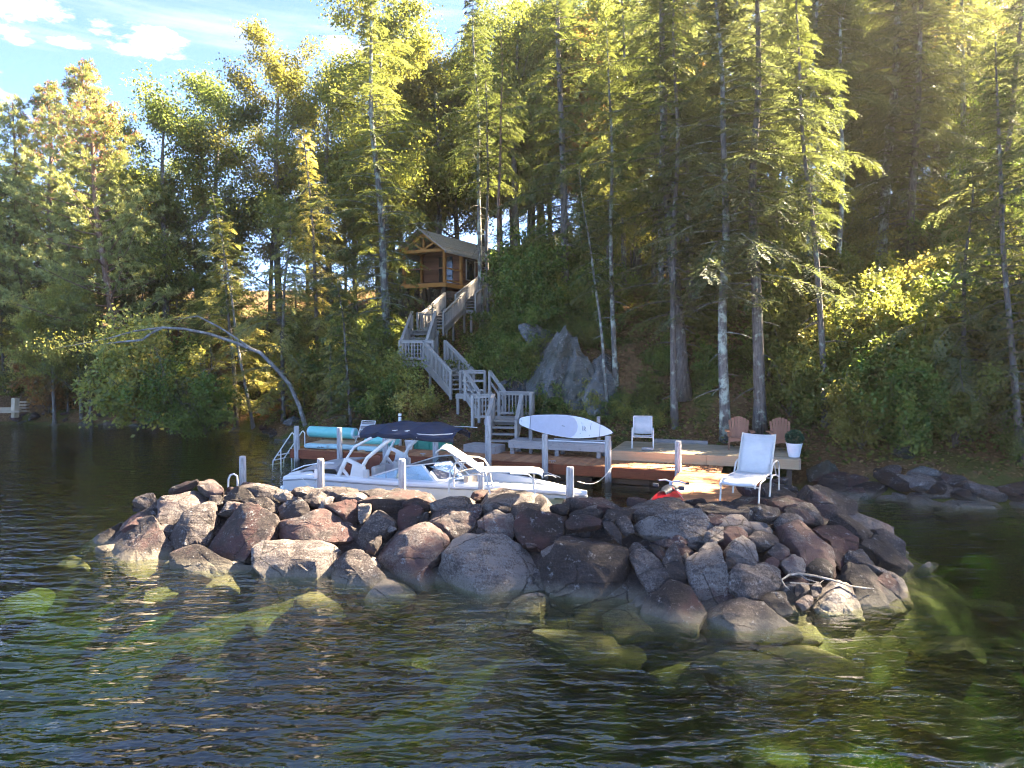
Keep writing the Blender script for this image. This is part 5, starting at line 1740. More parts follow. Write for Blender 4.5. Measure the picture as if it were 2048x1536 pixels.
def landing(c, lx, ly, z, ang=0.0):
    a = Vector((math.cos(ang), math.sin(ang), 0))
    b = Vector((-a.y, a.x, 0))
    c = Vector((c[0], c[1], z - .02))
    n = int(ly / .145)
    for i in range(n):
        q = c + b * (-ly / 2 + (i + .5) * ly / n)
        piece('plank', WS, stairs, q - a * lx / 2, q + a * lx / 2, ly / n - .01, .036)
    for s_ in (-1, 1):
        q = c + b * s_ * ly / 2 - Vector((0, 0, .1))
        piece('rim_joist', WS, stairs, q - a * lx / 2, q + a * lx / 2, .045, .16)
        for t in (-1, 1):
            q2 = c + b * s_ * (ly / 2 - .08) + a * t * (lx / 2 - .08)
            piece('support_post', WS, stairs, (q2.x, q2.y, min(gz(q2.x, q2.y), z) - .4), (q2.x, q2.y, z - .05), .10, .10, UX)


def xu(u, Y):
    return (u - 1024) / FPX * Y


# box step on the dock, first flight straight back
b0 = Vector((xu(970, 23.7), 23.7, 0))
piece('box_step', M['wood_grey'], stairs, (xu(938, 23.9), 23.9, DZ + .13), (xu(1000, 23.3), 23.3, DZ + .13), .7, .25)
L1 = (xu(1022, 26.2), 26.2, 1.50)
flight((xu(1003, 24.05), 24.05, .72), (xu(1015, 25.35), 25.35, 1.50), .92, n=4)
landing((L1[0], L1[1]), 1.75, 1.5, 1.5, R(-8))
rail_run((xu(998, 26.85), 26.85, 1.5), (xu(1066, 26.6), 26.6, 1.5))
rail_run((xu(1066, 26.6), 26.6, 1.5), (xu(1062, 25.5), 25.5, 1.5), posts=(False, True))
rail_run((xu(945, 25.7), 25.7, 1.45), (xu(985, 25.45), 25.45, 1.5))
# second flight up to the left
L2 = Vector((xu(945, 28.6), 28.6, 2.25))
flight((xu(984, 26.9), 26.9, 1.5), (xu(955, 28.2), 28.2, 2.25), .95, bal=(False, False), n=4)
landing((L2.x, L2.y + .3), 1.15, 1.2, 2.25, R(-10))
rail_run((xu(921, 29.0), 29.0, 2.25), (xu(970, 28.7), 28.7, 2.25), bal=False)
# third flight
L3 = Vector((xu(838, 31.3), 31.3, 3.5))
flight((xu(925, 28.9), 28.9, 2.25), (xu(868, 30.9), 30.9, 3.5), 1.0, n=7)
landing((L3.x, L3.y), 1.7, 1.4, 3.5, R(-15))
rail_run((xu(800, 30.7), 30.7, 3.5), (xu(866, 30.4), 30.4, 3.5))
# fourth to sixth: sunlit flights to the right and up
L4 = Vector((xu(850, 35.2), 35.2, 4.95))
flight((xu(828, 31.9), 31.9, 3.5), (xu(848, 34.6), 34.6, 4.95), 1.05, n=8)
landing((L4.x, L4.y + .1), 1.3, 1.2, 4.95, R(10))
rail_run((xu(836, 35.6), 35.6, 4.95), (xu(866, 36.1), 36.1, 4.95))
L5 = Vector((xu(918, 39.2), 39.2, 6.2))
flight((xu(866, 35.8), 35.8, 4.95), (xu(910, 38.7), 38.7, 6.2), 1.05, n=7)
landing((L5.x, L5.y + .1), 1.2, 1.2, 6.2, R(25))
rail_run((xu(912, 39.8), 39.8, 6.2), (xu(930, 40.3), 40.3, 6.2))
flight((xu(932, 39.7), 39.7, 6.2), (xu(985, 43.2), 43.2, 7.75), 1.1, n=8)
landing((xu(1000, 44.2), 44.2), 1.9, 2.0, 7.75, R(25))
rail_run((xu(1000, 43.4), 43.4, 7.75), (xu(1015, 44.6), 44.6, 7.75))

# ---------------------------------------------------------------- cabin
CR = Vector((0.44, 0.898, 0)).normalized()      # ridge direction, away from the camera
CS = Vector((-CR.y, CR.x, 0))                    # towards the left along the gable
C0 = Vector((xu(889, 42.6), 42.6, 0))            # right front corner of the porch
CZ = 8.05
cabin = empty('cabin', (C0.x, C0.y, CZ), 'small brown cabin with open timber gable porch at the top of the stairs', 'cabin')


def cb(a, b, z):
    """a along the ridge, b to the left, z above the porch floor"""
    return C0 + CR * a + CS * b + Vector((0, 0, CZ + z))


CWD, CLN, EV, RG = 2.9, 9.4, 1.95, 3.0
s = 0.0
while s < 2.3:
    piece('floor_plank', M['wood_brown'], cabin, cb(-.1 + s, -.1, -.03), cb(-.1 + s, CWD + .1, -.03), .14, .04)
    s += .15
for b in (0, CWD):
    piece('porch_post', M['wood_orange'], cabin, cb(.05, b, -.06), cb(.05, b, EV), .16, .16, CR)
    piece('porch_post', M['wood_orange'], cabin, cb(2.0, b, -.06), cb(2.0, b, EV), .14, .14, CR)
    piece('eave_beam', M['wood_orange'], cabin, cb(-.4, b, EV + .06), cb(CLN, b, EV + .06), .14, .16)
piece('tie_beam', M['wood_orange'], cabin, cb(.05, -.1, EV - .02), cb(.05, CWD + .1, EV - .02), .15, .18)
piece('rim_beam', M['wood_orange'], cabin, cb(-.14, -.15, -.17), cb(-.14, CWD + .15, -.17), .08, .24)
piece('rim_beam', M['wood_orange'], cabin, cb(-.14, -.15, -.17), cb(2.2, -.15, -.17), .08, .24)
piece('truss_strut', M['wood_orange'], cabin, cb(.05, CWD / 2, EV), cb(.05, CWD / 2, RG - .1), .12, .12, CR)
for s_ in (-1, 1):
    piece('truss_strut', M['wood_orange'], cabin, cb(.05, CWD / 2, EV + .05), cb(.05, CWD / 2 + s_ * .8, EV + .48), .11, .11, CR)
    piece('truss_rafter', M['wood_orange'], cabin, cb(.0, CWD / 2, RG - .06), cb(.0, CWD / 2 + s_ * (CWD / 2 + .3), EV - .06 - .12), .12, .16)
piece('porch_rail', M['wood_orange'], cabin, cb(.05, -.02, .85), cb(2.0, -.02, .85), .06, .08)
piece('porch_rail', M['wood_orange'], cabin, cb(.05, -.02, .12), cb(2.0, -.02, .12), .06, .08)
piece('porch_rail', M['wood_brown'], cabin, cb(.05, 0, .85), cb(.05, CWD, .85), .06, .08)
# walls of lapped boards behind the porch and along the right side
for k in range(13):
    z = .07 + k * .15
    piece('siding_board', M['wood_brown'], cabin, cb(2.2, -.03, z), cb(CLN, -.03, z), .05, .155)
    piece('siding_board', M['wood_brown'], cabin, cb(2.2, 0, z), cb(2.2, CWD, z), .05, .155)
    piece('siding_board', M['wood_brown'], cabin, cb(2.2, CWD + .03, z), cb(CLN, CWD + .03, z), .05, .155)
    piece('siding_board', M['wood_brown'], cabin, cb(CLN, 0, z), cb(CLN, CWD, z), .05, .155)
MB().prism([cb(2.2, 0, EV), cb(2.2, CWD, EV), cb(2.2, CWD / 2, RG)], CR * .06).build('gable_wall', M['wood_brown'], cabin)
MB().prism([cb(CLN, 0, EV), cb(CLN, CWD, EV), cb(CLN, CWD / 2, RG)], CR * .06).build('gable_wall', M['wood_brown'], cabin)
for a0_, a1_ in ((2.5, 3.6), (4.4, 5.3), (6.4, 7.6)):
    w = MB().prism([cb(a0_, -.07, .35), cb(a1_, -.07, .35), cb(a1_, -.07, 1.65), cb(a0_, -.07, 1.65)], CS * .03).build('window', M['dark_glass'], cabin)
    for p, q in (((a0_, .35), (a1_, .35)), ((a0_, 1.65), (a1_, 1.65)), ((a0_, .35), (a0_, 1.65)), ((a1_, .35), (a1_, 1.65))):
        piece('trim', M['wood_stair'], w, cb(p[0], -.085, p[1]), cb(q[0], -.085, q[1]), .05, .09, CS)
MB().prism([cb(2.17, .7, .05), cb(2.17, 1.7, .05), cb(2.17, 1.7, 1.8), cb(2.17, .7, 1.8)], CR * -.04).build('door', M['dark_glass'], cabin)
for s_ in (-1, 1):
    e0 = CWD / 2 + s_ * (CWD / 2 + .45)
    ez = EV - .02 - .22
    for k in range(6):
        t0, t1 = k / 6, (k + 1) / 6
        b0_, b1_ = e0 + (CWD / 2 - e0) * t0, e0 + (CWD / 2 - e0) * t1
        z0_, z1_ = ez + (RG + .12 - ez) * t0, ez + (RG + .12 - ez) * t1
        MB().prism([cb(-.6, b0_, z0_ + .03), cb(CLN + .5, b0_, z0_ + .03), cb(CLN + .5, b1_, z1_ + .012), cb(-.6, b1_, z1_ + .012)], (0, 0, .06)).build('roof_course', M['shingle'], cabin)
    piece('roof_fascia', M['wood_stair'], cabin, cb(-.62, e0, ez + .02), cb(CLN + .5, e0, ez + .02), .05, .14)
for a in (.2, 2.2, 4.5, 6.6, 9.2):
    for b in (.1, CWD - .1):
        q = cb(a, b, 0)
        piece('foundation_post', M['wood_dark'], cabin, (q.x, q.y, gz(q.x, q.y) - .4), (q.x, q.y, CZ - .1), .22, .22, CR)

ub = P(1018, 575, 44.5)
um = empty('patio_umbrella', (ub.x, ub.y, ub.z - 1.2), 'open tan patio umbrella beside the top of the stairs', 'umbrella')
tp = P(1042, 541, 44.5)
MB().tube([(tp.x, tp.y, ub.z - 1.4), (tp.x, tp.y, tp.z)], .025, 7).build('pole', M['wood_brown'], um, True)
m = MB()
rows = []
for k in range(6):
    f = k / 5
    rows.append([Vector((tp.x + math.cos(a) * (.02 + 1.15 * f), tp.y + math.sin(a) * (.02 + 1.15 * f), tp.z - .30 * f ** 1.3 - .02 * math.cos(8 * a) * f)) for a in np.linspace(0, 2 * math.pi, 32, endpoint=False)])
m.grid(rows, True)
m.build('canopy', M['umbrella'], um, True)
for a in np.linspace(0, 2 * math.pi, 8, endpoint=False):
    MB().tube([(tp.x, tp.y, tp.z - .03), (tp.x + math.cos(a) * 1.1, tp.y + math.sin(a) * 1.1, tp.z - .34)], .012, 4).build('rib', M['wood_brown'], um)

# small deck rail seen through the trees on the left, and the neighbour's dock at the left edge
dr = empty('hillside_railing', P(345, 625, 45), 'grey wooden platform railing among the trees on the left hillside', 'railing')
for u in (322, 338, 354):
    piece('post', M['wood_stair'], dr, P(u, 626, 45), P(u, 598, 45), .09, .09, UX)
for v in (600, 610, 623):
    piece('rail', M['wood_stair'], dr, P(318, v, 45), P(372, v + 1, 45), .05, .1)
piece('support_post', M['wood_stair'], dr, P(345, 624, 45), (P(345, 624, 45).x, 45, gz(P(345, 624, 45).x, 45) - .3), .1, .1, UX)
nd = empty('neighbour_dock', P(0, 832, 37.5), 'low timber dock corner with post at the far left shore', 'dock')
for k in range(5):
    piece('plank', M['deck_grey'], nd, P(-60, 826 - k * 2.2, 37.2 + k * .25), P(40, 824 - k * 2.2, 37.2 + k * .25), .22, .05)
piece('post', M['deck_grey'], nd, P(30, 835, 37.6), P(31, 796, 37.6), .26, .26, UX)
for k in range(4):
    piece('stair_step', M['deck_grey'], nd, P(36, 822 - k * 6, 37.9 + k * .3), P(56, 822 - k * 6, 37.9 + k * .3), .3, .06)

# ---------------------------------------------------------------- paddle board on its rack
rack = empty('board_rack', dk(at_u(1120, 1.5), 1.5, DZ), 'grey timber bench rack beneath the paddle board', 'rack')
RA0, RA1 = at_u(1018, 1.45), at_u(1214, 1.45)
piece('front_beam', M['wood_grey'], rack, dk(RA0, 1.42, DZ + .30), dk(RA1, 1.42, DZ + .30), .05, .20)
piece('back_beam', M['wood_grey'], rack, dk(RA0, 2.3, DZ + .30), dk(RA1, 2.3, DZ + .30), .05, .20)
for k in range(6):
    piece('slat', M['wood_grey'], rack, dk(RA0, 1.46 + k * .155, DZ + .425), dk(RA1, 1.46 + k * .155, DZ + .425), .135, .036)
for a in (RA0 + .1, (RA0 + RA1) / 2, RA1 - .25):
    for b in (1.5, 2.2):
        piece('leg', M['wood_grey'], rack, dk(a, b, DZ - .5), dk(a, b, DZ + .4), .12, .12, UX)
for u, vt in ((1062, 830), (1198, 833)):
    a = at_u(u, 1.75)
    piece('upright', M['wood_grey'], rack, dk(a, 1.75, DZ - .3), (*dk(a, 1.75)[:2], P(u, vt, dk(a, 1.75).y).z), .10, .10, UX)
pl = empty('spare_poles', dk(at_u(1150, 1.7), 1.7, DZ + .46), 'bundle of pale poles lying on the rack under the paddle board', 'poles')
for k, (b, z, c) in enumerate(((1.55, .475, 'pvc'), (1.62, .478, 'wood_grey'), (1.69, .475, 'pvc'), (1.6, .53, 'steel'))):
    MB().tube([dk(at_u(1085 + 8 * k, b), b, DZ + z), dk(at_u(1212, b), b + .05, DZ + z)], .026, 7).build('pole', M[c], pl, True)

sup = [(1038, 836), (1047, 833), (1065, 830), (1090, 829), (1120, 829), (1150, 832), (1175, 838), (1200, 848), (1218, 857), (1228, 865), (1222, 869), (1205, 873), (1180, 876), (1150, 877), (1120, 873), (1090, 867),
       (1065, 860), (1047, 853), (1038, 848), (1037, 842)]
bb = 1.62


def sp_(u, v, off=0.0):
    a = at_u(u, bb)
    q = dk(a, bb)
    p = P(u, v, q.y)
    lean = (p.z - 1.3) * 0.22
    q2 = dk(at_u(u, bb), bb + lean + off)
    return Vector((q2.x, q2.y, p.z))


bc = sum((sp_(u, v) for u, v in sup), Vector()) / len(sup)
board = empty('paddle_board', (bc.x, bc.y, 1.25), 'white and grey paddle board standing on its edge on the rack', 'paddle board')


def dense(poly, k=3):
    out = []
    n = len(poly)
    for i in range(n):
        p0, p1, p2, p3 = (np.array(poly[(i + j) % n], float) for j in (-1, 0, 1, 2))
        for t in np.linspace(0, 1, k, endpoint=False):
            out.append(tuple(0.5 * ((2 * p1) + (-p0 + p2) * t + (2 * p0 - 5 * p1 + 4 * p2 - p3) * t * t + (-p0 + 3 * p1 - 3 * p2 + p3) * t ** 3)))
    return out


ds = dense(sup)
cu, cv = np.mean([p[0] for p in ds]), np.mean([p[1] for p in ds])
ins = [(cu + (u - cu) * .985, cv + (v - cv) * .955) for u, v in ds]
m = MB()
m.prism([sp_(u, v, -.055) for u, v in ins], sp_(0, 0, .11) - sp_(0, 0, 0))
m.build('deck_skin', M['board_white'], board)
m = MB()
n = len(ds)
rows = [[sp_(u, v, -.05) for u, v in ins], [sp_(u, v, -.045) for u, v in ds], [sp_(u, v, .04) for u, v in ds], [sp_(u, v, .05) for u, v in ins]]
m.grid(rows, True)
m.build('rail_band', M['black'], board, True)
pad = [(u, v) for u, v in ins if 1058 < u < 1141]
top = sorted([p for p in pad if p[1] < 700 + 142 + (p[0] - 1040) * .13], key=lambda p: p[0])
bot = sorted([p for p in pad if p not in top], key=lambda p: -p[0])
arc = [(1148, 836), (1153, 843), (1156, 852), (1155, 862), (1150, 870), (1143, 874)]
pad = [(u, v + .8) for u, v in top] + arc + [(u, v - .8) for u, v in bot]
m = MB()
m.prism([sp_(u, v, -.063) for u, v in pad], sp_(0, 0, .008) - sp_(0, 0, 0))
m.build('deck_pad', M['board_pad'], board)


def print_bar(u0, v0, u1, v1, w=.012, name='print_mark'):
    a, b = sp_(u0, v0, -.068), sp_(u1, v1, -.068)
    piece(name, M['ink'], board, a, b, w, .006, UN)


print_bar(1124, 851.5, 1130, 852.3, .018, 'handle')
for u0, v0, u1, v1 in ((1166, 852, 1166, 861), (1169, 853, 1169, 862), (1169, 853, 1172, 855), (1172, 855, 1172, 857), (1172, 857, 1169, 858), (1169, 858, 1173, 862), (1182, 851, 1182, 859)):
    print_bar(u0, v0, u1, v1, .010, 'logo_stroke')
for u, v in ((1164, 846), (1183, 848), (1162, 867), (1181, 870), (1043, 842)):
    print_bar(u - .7, v, u + .7, v, .018, 'leash_plug')
for u in (1061, 1201):
    MB().tube([sp_(u, 826 + (10 if u > 1100 else 3), -.075), sp_(u, 850, -.08), sp_(u, 875 if u > 1100 else 858, -.07)], .006, 5).build('strap', M['black'], board)

# ---------------------------------------------------------------- things on the dock, left part
fl = empty('rolled_float', dk(at_u(660, 1.2), 1.2, DZ + .2), 'thick rolled teal inflatable tube lying on the tan float', 'inflatable')
a0, a1 = at_u(622, 1.25), at_u(706, 1.25)
rr = .20
m = MB()
m.tube([dk(a0 - .10, 1.25, DZ + .46), dk(a0 - .06, 1.25, DZ + .46), dk(a0, 1.25, DZ + .46), dk(a1, 1.25, DZ + .46), dk(a1 + .06, 1.25, DZ + .46), dk(a1 + .10, 1.25, DZ + .46)], [rr * .55, rr * .85, rr, rr, rr * .85, rr * .5], 18)
m.build('tube', M['teal'], fl, True)
for a in (a0 - .04, a1 + .04):
    MB().tube([dk(a - .055, 1.25, DZ + .46), dk(a - .03, 1.25, DZ + .46), dk(a + .03, 1.25, DZ + .46), dk(a + .055, 1.25, DZ + .46)], [rr * .9, rr * 1.0, rr * 1.0, rr * .9], 18).build('end_cap', M['teal_pale'], fl, True)


def float_pad(a0, a1, b0, b1, z, name, label, notch=True):
    e = empty(name, dk((a0 + a1) / 2, (b0 + b1) / 2, z), label, 'inflatable')
    ol = [(a0 + .08, b0), (a0 + (a1 - a0) * .42, b0), (a0 + (a1 - a0) * .52, b0 + (.12 if notch else 0)), (a1 - .1, b0 + (.12 if notch else 0)), (a1, b0 + .2), (a1, b1 - .1), (a1 - .1, b1), (a0 + .1, b1), (a0, b1 - .1), (a0, b0 + .1)]
    ol = dense(ol, 4)
    ca, cb_ = np.mean([p[0] for p in ol]), np.mean([p[1] for p in ol])
    rows = []
    for ins_, zz in ((.10, .0), (.02, .03), (0, .09), (.02, .15), (.10, .18)):
        rows.append([dk(ca + (a - ca) * (1 - ins_), cb_ + (b - cb_) * (1 - ins_ * 1.6), z + zz) for a, b in ol])
    m = MB().grid(rows, True)
    m.f.append(tuple(reversed(range(len(ol)))))
    m.f.append(tuple(range(4 * len(ol), 5 * len(ol))))
    m.build('hull', M['teal_pale'], e, True)
    MB().prism([dk(ca + (a - ca) * .87, cb_ + (b - cb_) * .78, z + .184) for a, b in ol], (0, 0, .012)).build('foam_top', M['cork'], e)
    return e


e1_ = float_pad(at_u(612, .3), at_u(708, .3), .14, 1.5, DZ + .01, 'inflatable_float', 'pale blue inflatable float with tan foam top at the left end of the dock')
for k, (du, w_) in enumerate(((-5, 2.2), (-2.2, 1.2), (0, 2), (3.2, 2.6), (6.4, 1.6))):
    a = at_u(637 + du, .13)
    piece('print_mark', M['ink'], e1_, dk(a, .125, DZ + .075), dk(a + w_ * .014, .125, DZ + .085 + .02 * (k % 2)), .03, .012, UN)
float_pad(at_u(716, .3), at_u(762, .3), .16, 1.15, DZ + .01, 'inflatable_float', 'second pale blue inflatable float beside the folding chair', False)
e = empty('inflatable_ring', dk(at_u(768, .9), .9, DZ + .2), 'slumped teal inflatable behind the boat tower', 'inflatable')
rows = []
for k in range(9):
    t = k / 8
    a = at_u(735 + 58 * t, .95)
    rad = .28 * (0.35 + .65 * math.sin(math.pi * min(1, .12 + .88 * t * .98)) ** .5)
    rows.append([dk(a, .95 + rad * 1.3 * math.cos(q), DZ + .28 + .06 * math.sin(t * 3) + rad * .8 * math.sin(q)) for q in np.linspace(0, 6.283, 16, endpoint=False)])
m = MB().grid(rows, True)
m.f.append(tuple(range(16)))
m.f.append(tuple(range(8 * 16, 9 * 16)))
m.build('tube', M['teal'], e, True)

# folding chair
fc = empty('folding_chair', dk(at_u(728, 1.0), 1.0, DZ), 'folding chair with white frame and striped sling beside the teal floats', 'chair')
ac = at_u(728, 1.0)
for s_ in (-.27, .27):
    m = MB()
    m.tube([dk(ac + s_, .62, DZ), dk(ac + s_, 1.0, DZ + .42), dk(ac + s_, 1.28, DZ + .92)], .014, 6)
    m.tube([dk(ac + s_, 1.3, DZ), dk(ac + s_, .66, DZ + .42)], .014, 6)
    m.build('side_frame', M['white_metal'], fc, True)
MB().tube([dk(ac - .27, 1.28, DZ + .92), dk(ac + .27, 1.28, DZ + .92)], .014, 6).build('top_bar', M['white_metal'], fc, True)
for k in range(6):
    b, z = 1.02 + .042 * k, .48 + .075 * k
    piece('sling_strip', M['sling_grey' if k % 2 else 'sling'], fc, dk(ac - .26, b, DZ + z), dk(ac + .26, b, DZ + z), .012, .065)
for k in range(5):
    b = .66 + .085 * k
    piece('sling_strip', M['sling_grey' if k % 2 else 'sling'], fc, dk(ac - .26, b, DZ + .425), dk(ac + .26, b, DZ + .425), .075, .012)

bk = dk(at_u(817, 1.25), 1.25, DZ)
e = empty('bucket', bk, 'small white bucket beside the green storage box', 'bucket')
MB().lathe([(.11, 0), (.115, .02), (.145, .27), (.155, .28), (.155, .30), (.14, .30), (.13, .27), (.10, .03)], 18, bk).build('pail', M['pvc'], e, True)
MB().tube([bk + UX * (.15 * math.cos(t)) + Vector((0, -.02, .29 + .12 * math.sin(t))) for t in np.linspace(.1, 3.04, 12)], .005, 5).build('handle', M['steel'], e)

# green storage box
sb = empty('storage_box', dk(at_u(865, 1.6), 1.6, DZ), 'dark green resin storage box on the dock', 'storage box')
a0, a1 = at_u(826, 1.35), at_u(889, 1.35)
m = MB()
m.prism([dk(a0, 1.35, DZ), dk(a1, 1.35, DZ), dk(a1, 2.0, DZ), dk(a0, 2.0, DZ)], (0, 0, .56))
m.build('body', M['green_box'], sb, bevel=.015)
m = MB()
m.prism([dk(a0 - .02, 1.325, DZ + .565), dk(a1 + .02, 1.325, DZ + .565), dk(a1 + .02, 2.02, DZ + .63), dk(a0 - .02, 2.02, DZ + .63)], (0, 0, .05))
lid = m.build('lid', M['green_box'], sb, bevel=.015)
for t in (.12, .5, .88):
    a = a0 + (a1 - a0) * t
    piece('panel_rib', M['green_box'], sb, dk(a, 1.345, DZ + .04), dk(a, 1.345, DZ + .52), .05, .02, UX)
piece('latch', M['white_metal'], lid, dk(at_u(882, 1.33), 1.33, DZ + .56), dk(at_u(882, 1.33), 1.33, DZ + .45), .03, .02, UX)
vp = dk(at_u(799, 2.1), 2.1)
e = empty('vent_pipe', (vp.x, vp.y, .2), 'white capped pipe standing behind the boat canopy', 'pipe')
zt = P(799, 827, vp.y).z
MB().tube([(vp.x, vp.y, .2), (vp.x, vp.y, zt - .12)], .055, 10).build('shaft', M['pvc'], e, True)
MB().tube([(vp.x, vp.y, zt - .12), (vp.x, vp.y, zt - .09)], .058, 10).build('band', M['black'], e, True)
MB().tube([(vp.x, vp.y, zt - .09), (vp.x, vp.y, zt)], .06, 10).build('cap', M['pvc'], e, True)

# rope coils
for k, (u, b, lab) in enumerate(((603, .3, 'small orange rope coil at the left end of the dock'), (722, .18, 'loose tan mooring line on the edge of the dock'))):
    a = at_u(u, b)
    e = empty('rope_coil', dk(a, b, DZ), lab, 'rope')
    m = MB()
    for j in range(3):
        m.tube([dk(a + (.1 - .02 * j) * math.cos(t) * (1.6 if k else 1), b + (.1 - .02 * j) * math.sin(t), DZ + .016 + .022 * j) for t in np.linspace(0, 6.2, 18)], .012, 5)
    m.build('line', M['wood_orange'] if k == 0 else M['cork'], e, True)


# ---------------------------------------------------------------- the motor boat (local x to the bow, y to the far side)
boat = empty('motor_boat', (0, 0, 0), 'white bowrider motor boat with navy canopy moored behind the breakwater', 'boat')
ST = [0, .03, .1, .2, .3, .4, .5, .58, .66, .74, .8, .86, .91, .95, .98, 1.0]
BX0, BX1 = -3.95, 4.15


def hb(s):
    return max(0.02, 1.24 * (1 - max(0, (s - .36) / .64) ** 2.1)) * (0.94 + .06 * min(1, s / .15))


def sheer(s):
    return .76 + .02 * s - .17 * max(0, (s - .62) / .38) ** 2 - .10 * max(0, .08 - s) / .08


def bx_(s):
    return BX0 + (BX1 - BX0) * s


rows = []
for s in ST:
    b, z, x = hb(s), sheer(s), bx_(s)
    kz = -.35 + .75 * max(0, (s - .72) / .28) ** 2
    cz = .05 + .45 * s ** 4
    xk = x - .35 * max(0, (s - .8) / .2)
    rows.append([Vector(p) for p in ((x, -b, z), (x, -b * 1.0, z - .16), (x, -b * .93, cz + .12), (xk, -b * .86, cz), (xk, 0, kz), (xk, b * .86, cz), (x, b * .93, cz + .12), (x, b, z - .16), (x, b, z))])
m = MB().grid(rows)
m.f.append(tuple(range(9)))
m.build('hull', M['gelcoat'], boat, True)
rows = []
for s in ST:
    b, z, x = hb(s), sheer(s), bx_(s)
    if s < .16:
        fl = z + .10
    elif s < .62:
        fl = .22
    elif s < .64:
        fl = z + .04
    elif s < .9:
        fl = .42
    else:
        fl = z + .05
    w = max(.01, b - (.24 if s < .7 else .3))
    rows.append([Vector(p) for p in ((x, -b, z), (x, -max(.01, b - .04), z + .05), (x, -w, z + .075), (x, -max(.01, w - .03), fl), (x, max(.01, w - .03), fl), (x, w, z + .075), (x, max(.01, b - .04), z + .05), (x, b, z))])
MB().grid(rows).build('deck', M['gelcoat'], boat, True)
for s_ in (-1, 1):
    MB().tube([(bx_(s), s_ * (hb(s) + .012), sheer(s) - .06) for s in ST], .022, 6).build('rub_rail', M['grey_nonskid'], boat, True)
m = MB().prism([(-3.93, -1.05, .30), (-4.25, -.92, .28), (-4.35, -.7, .28), (-4.35, .7, .28), (-4.25, .92, .28), (-3.93, 1.05, .30)], (0, 0, .10))
m.build('swim_platform', M['gelcoat'], boat, bevel=.03)
# sun pad over the engine
rows = []
for x, z in ((-3.9, .66), (-3.8, .82), (-3.4, .98), (-2.9, 1.06), (-2.45, 1.08), (-2.35, .98), (-2.3, .6)):
    rows.append([Vector((x, y, z - .12 * abs(y / .95) ** 4)) for y in np.linspace(-.95, .95, 9)])
pd = MB().grid(rows)
pd.build('sun_pad', M['grey_nonskid'], boat, True)
MB().tube([(-3.8, -.97, .84), (-3.4, -.97, 1.0), (-2.9, -.97, 1.1), (-2.45, -.97, 1.13)], .018, 6).build('grab_rail', M['gelcoat'], boat, True)
# seats, helm, bow cushions
for x, y, w, d, h, mt in ((-1.15, .55, .55, .55, .42, 'vinyl'), (-1.15, -.55, .55, .55, .42, 'vinyl'), (-2.1, 0, .35, 1.7, .45, 'boat_red')):
    m = MB().box((x, y, .22 + h / 2), (w, d, h)).build('seat', M[mt], boat, bevel=.05)
    MB().box((x - w / 2 + .06, y, .22 + h + .2), (.13, d, .46)).build('seat_back', M[mt], boat, bevel=.05)
MB().box((.15, .55, .62), (.5, .7, .55)).build('helm_console', M['vinyl'], boat, bevel=.06)
MB().box((.15, -.55, .58), (.5, .6, .5)).build('console', M['vinyl'], boat, bevel=.06)
m = MB()
m.tube([(-.18 + .03 * math.cos(t), .55 + .17 * math.sin(t), .95 + .17 * math.cos(t)) for t in np.linspace(0, 6.283, 20)], .014, 6)
m.tube([(-.18, .55, .95), (0, .55, .92)], .02, 6)
m.build('steering_wheel', M['black'], boat, True)
for s_ in (-1, 1):
    m = MB().prism([(1.35, s_ * .35, .50), (2.6, s_ * .3, .50), (2.6, s_ * .68, .50), (1.35, s_ * .88, .50)], (0, 0, .14)).build('bow_cushion', M['vinyl'], boat, bevel=.03)
MB().box((1.3, -.55, .78), (.14, .6, .42)).build('bow_backrest', M['vinyl_tan'], boat, bevel=.04)
# windshield
FT = .42
wz = .80
pn = {'side': [(-1.45, -1.04, 0), (.55, -.95, 0), (.12, -.88, FT), (-.35, -.9, FT * .86)], 'front': [(.55, -.95, 0), (.98, -.14, 0), (.55, -.13, FT), (.12, -.88, FT)]}
for s_ in (1, -1):
    for k, q in pn.items():
        pts = [Vector((x, y * s_, wz + z)) for x, y, z in q]
        wp = MB().prism(pts, (0, .008, 0)).build('windshield_pane', M['glass'], boat)
        MB().tube(pts + [pts[0]], .019, 6).build('frame', M['white_metal'], wp, True)
    MB().bar((.55, -.95 * s_, wz), (.12, -.88 * s_, wz + FT), .06, .03).build('corner_post', M['white_metal'], boat)
# tower
for s_ in (-1, 1):
    y = s_ * 1.10
    A, B, C_, D_ = Vector((-2.25, y, .78)), Vector((-1.98, y, 1.28)), Vector((-1.50, y, 1.10)), Vector((-1.42, y, .78))
    E_ = A.lerp(D_, .45)
    m = MB()
    for p, q, w in ((A, B, .10), (B, C_, .10), (C_, D_, .16), (A, D_, .08), (B.lerp(A, .5), E_, .07)):
        m.bar(p, q, w, .05, (0, 1, 0)) if False else m.bar(p, q, .05, w)
    m.prism([E_ + Vector((0, -.02, 0)), D_ + Vector((0, -.02, 0)), C_ + Vector((0, -.02, 0)), B.lerp(C_, .4) + Vector((0, -.02, -.05))], (0, .04, 0))
    m.build('tower_foot', M['white_metal'], boat)
    yt = s_ * .92
    m = MB().tube([B, B + Vector((.22, -s_ * .04, .32)), Vector((-1.35, s_ * 1.0, 1.82)), Vector((-.95, yt, 2.0)), Vector((-.6, yt, 2.04))], [.032, .032, .034, .034, .034], 8)
    m.build('tower_tube', M['white_metal'], boat, True)
    m = MB().tube([C_, C_ + Vector((.14, -s_ * .03, .24)), Vector((-.9, s_ * 1.0, 1.72)), Vector((-.5, yt, 1.98)), Vector((-.25, yt, 2.04))], [.05, .05, .052, .05, .045], 9)
    m.build('tower_tube', M['white_metal'], boat, True)
    MB().box((-1.4, s_ * 1.08, .93), (.14, .14, .22)).build('speaker', M['vinyl'], boat, bevel=.03)
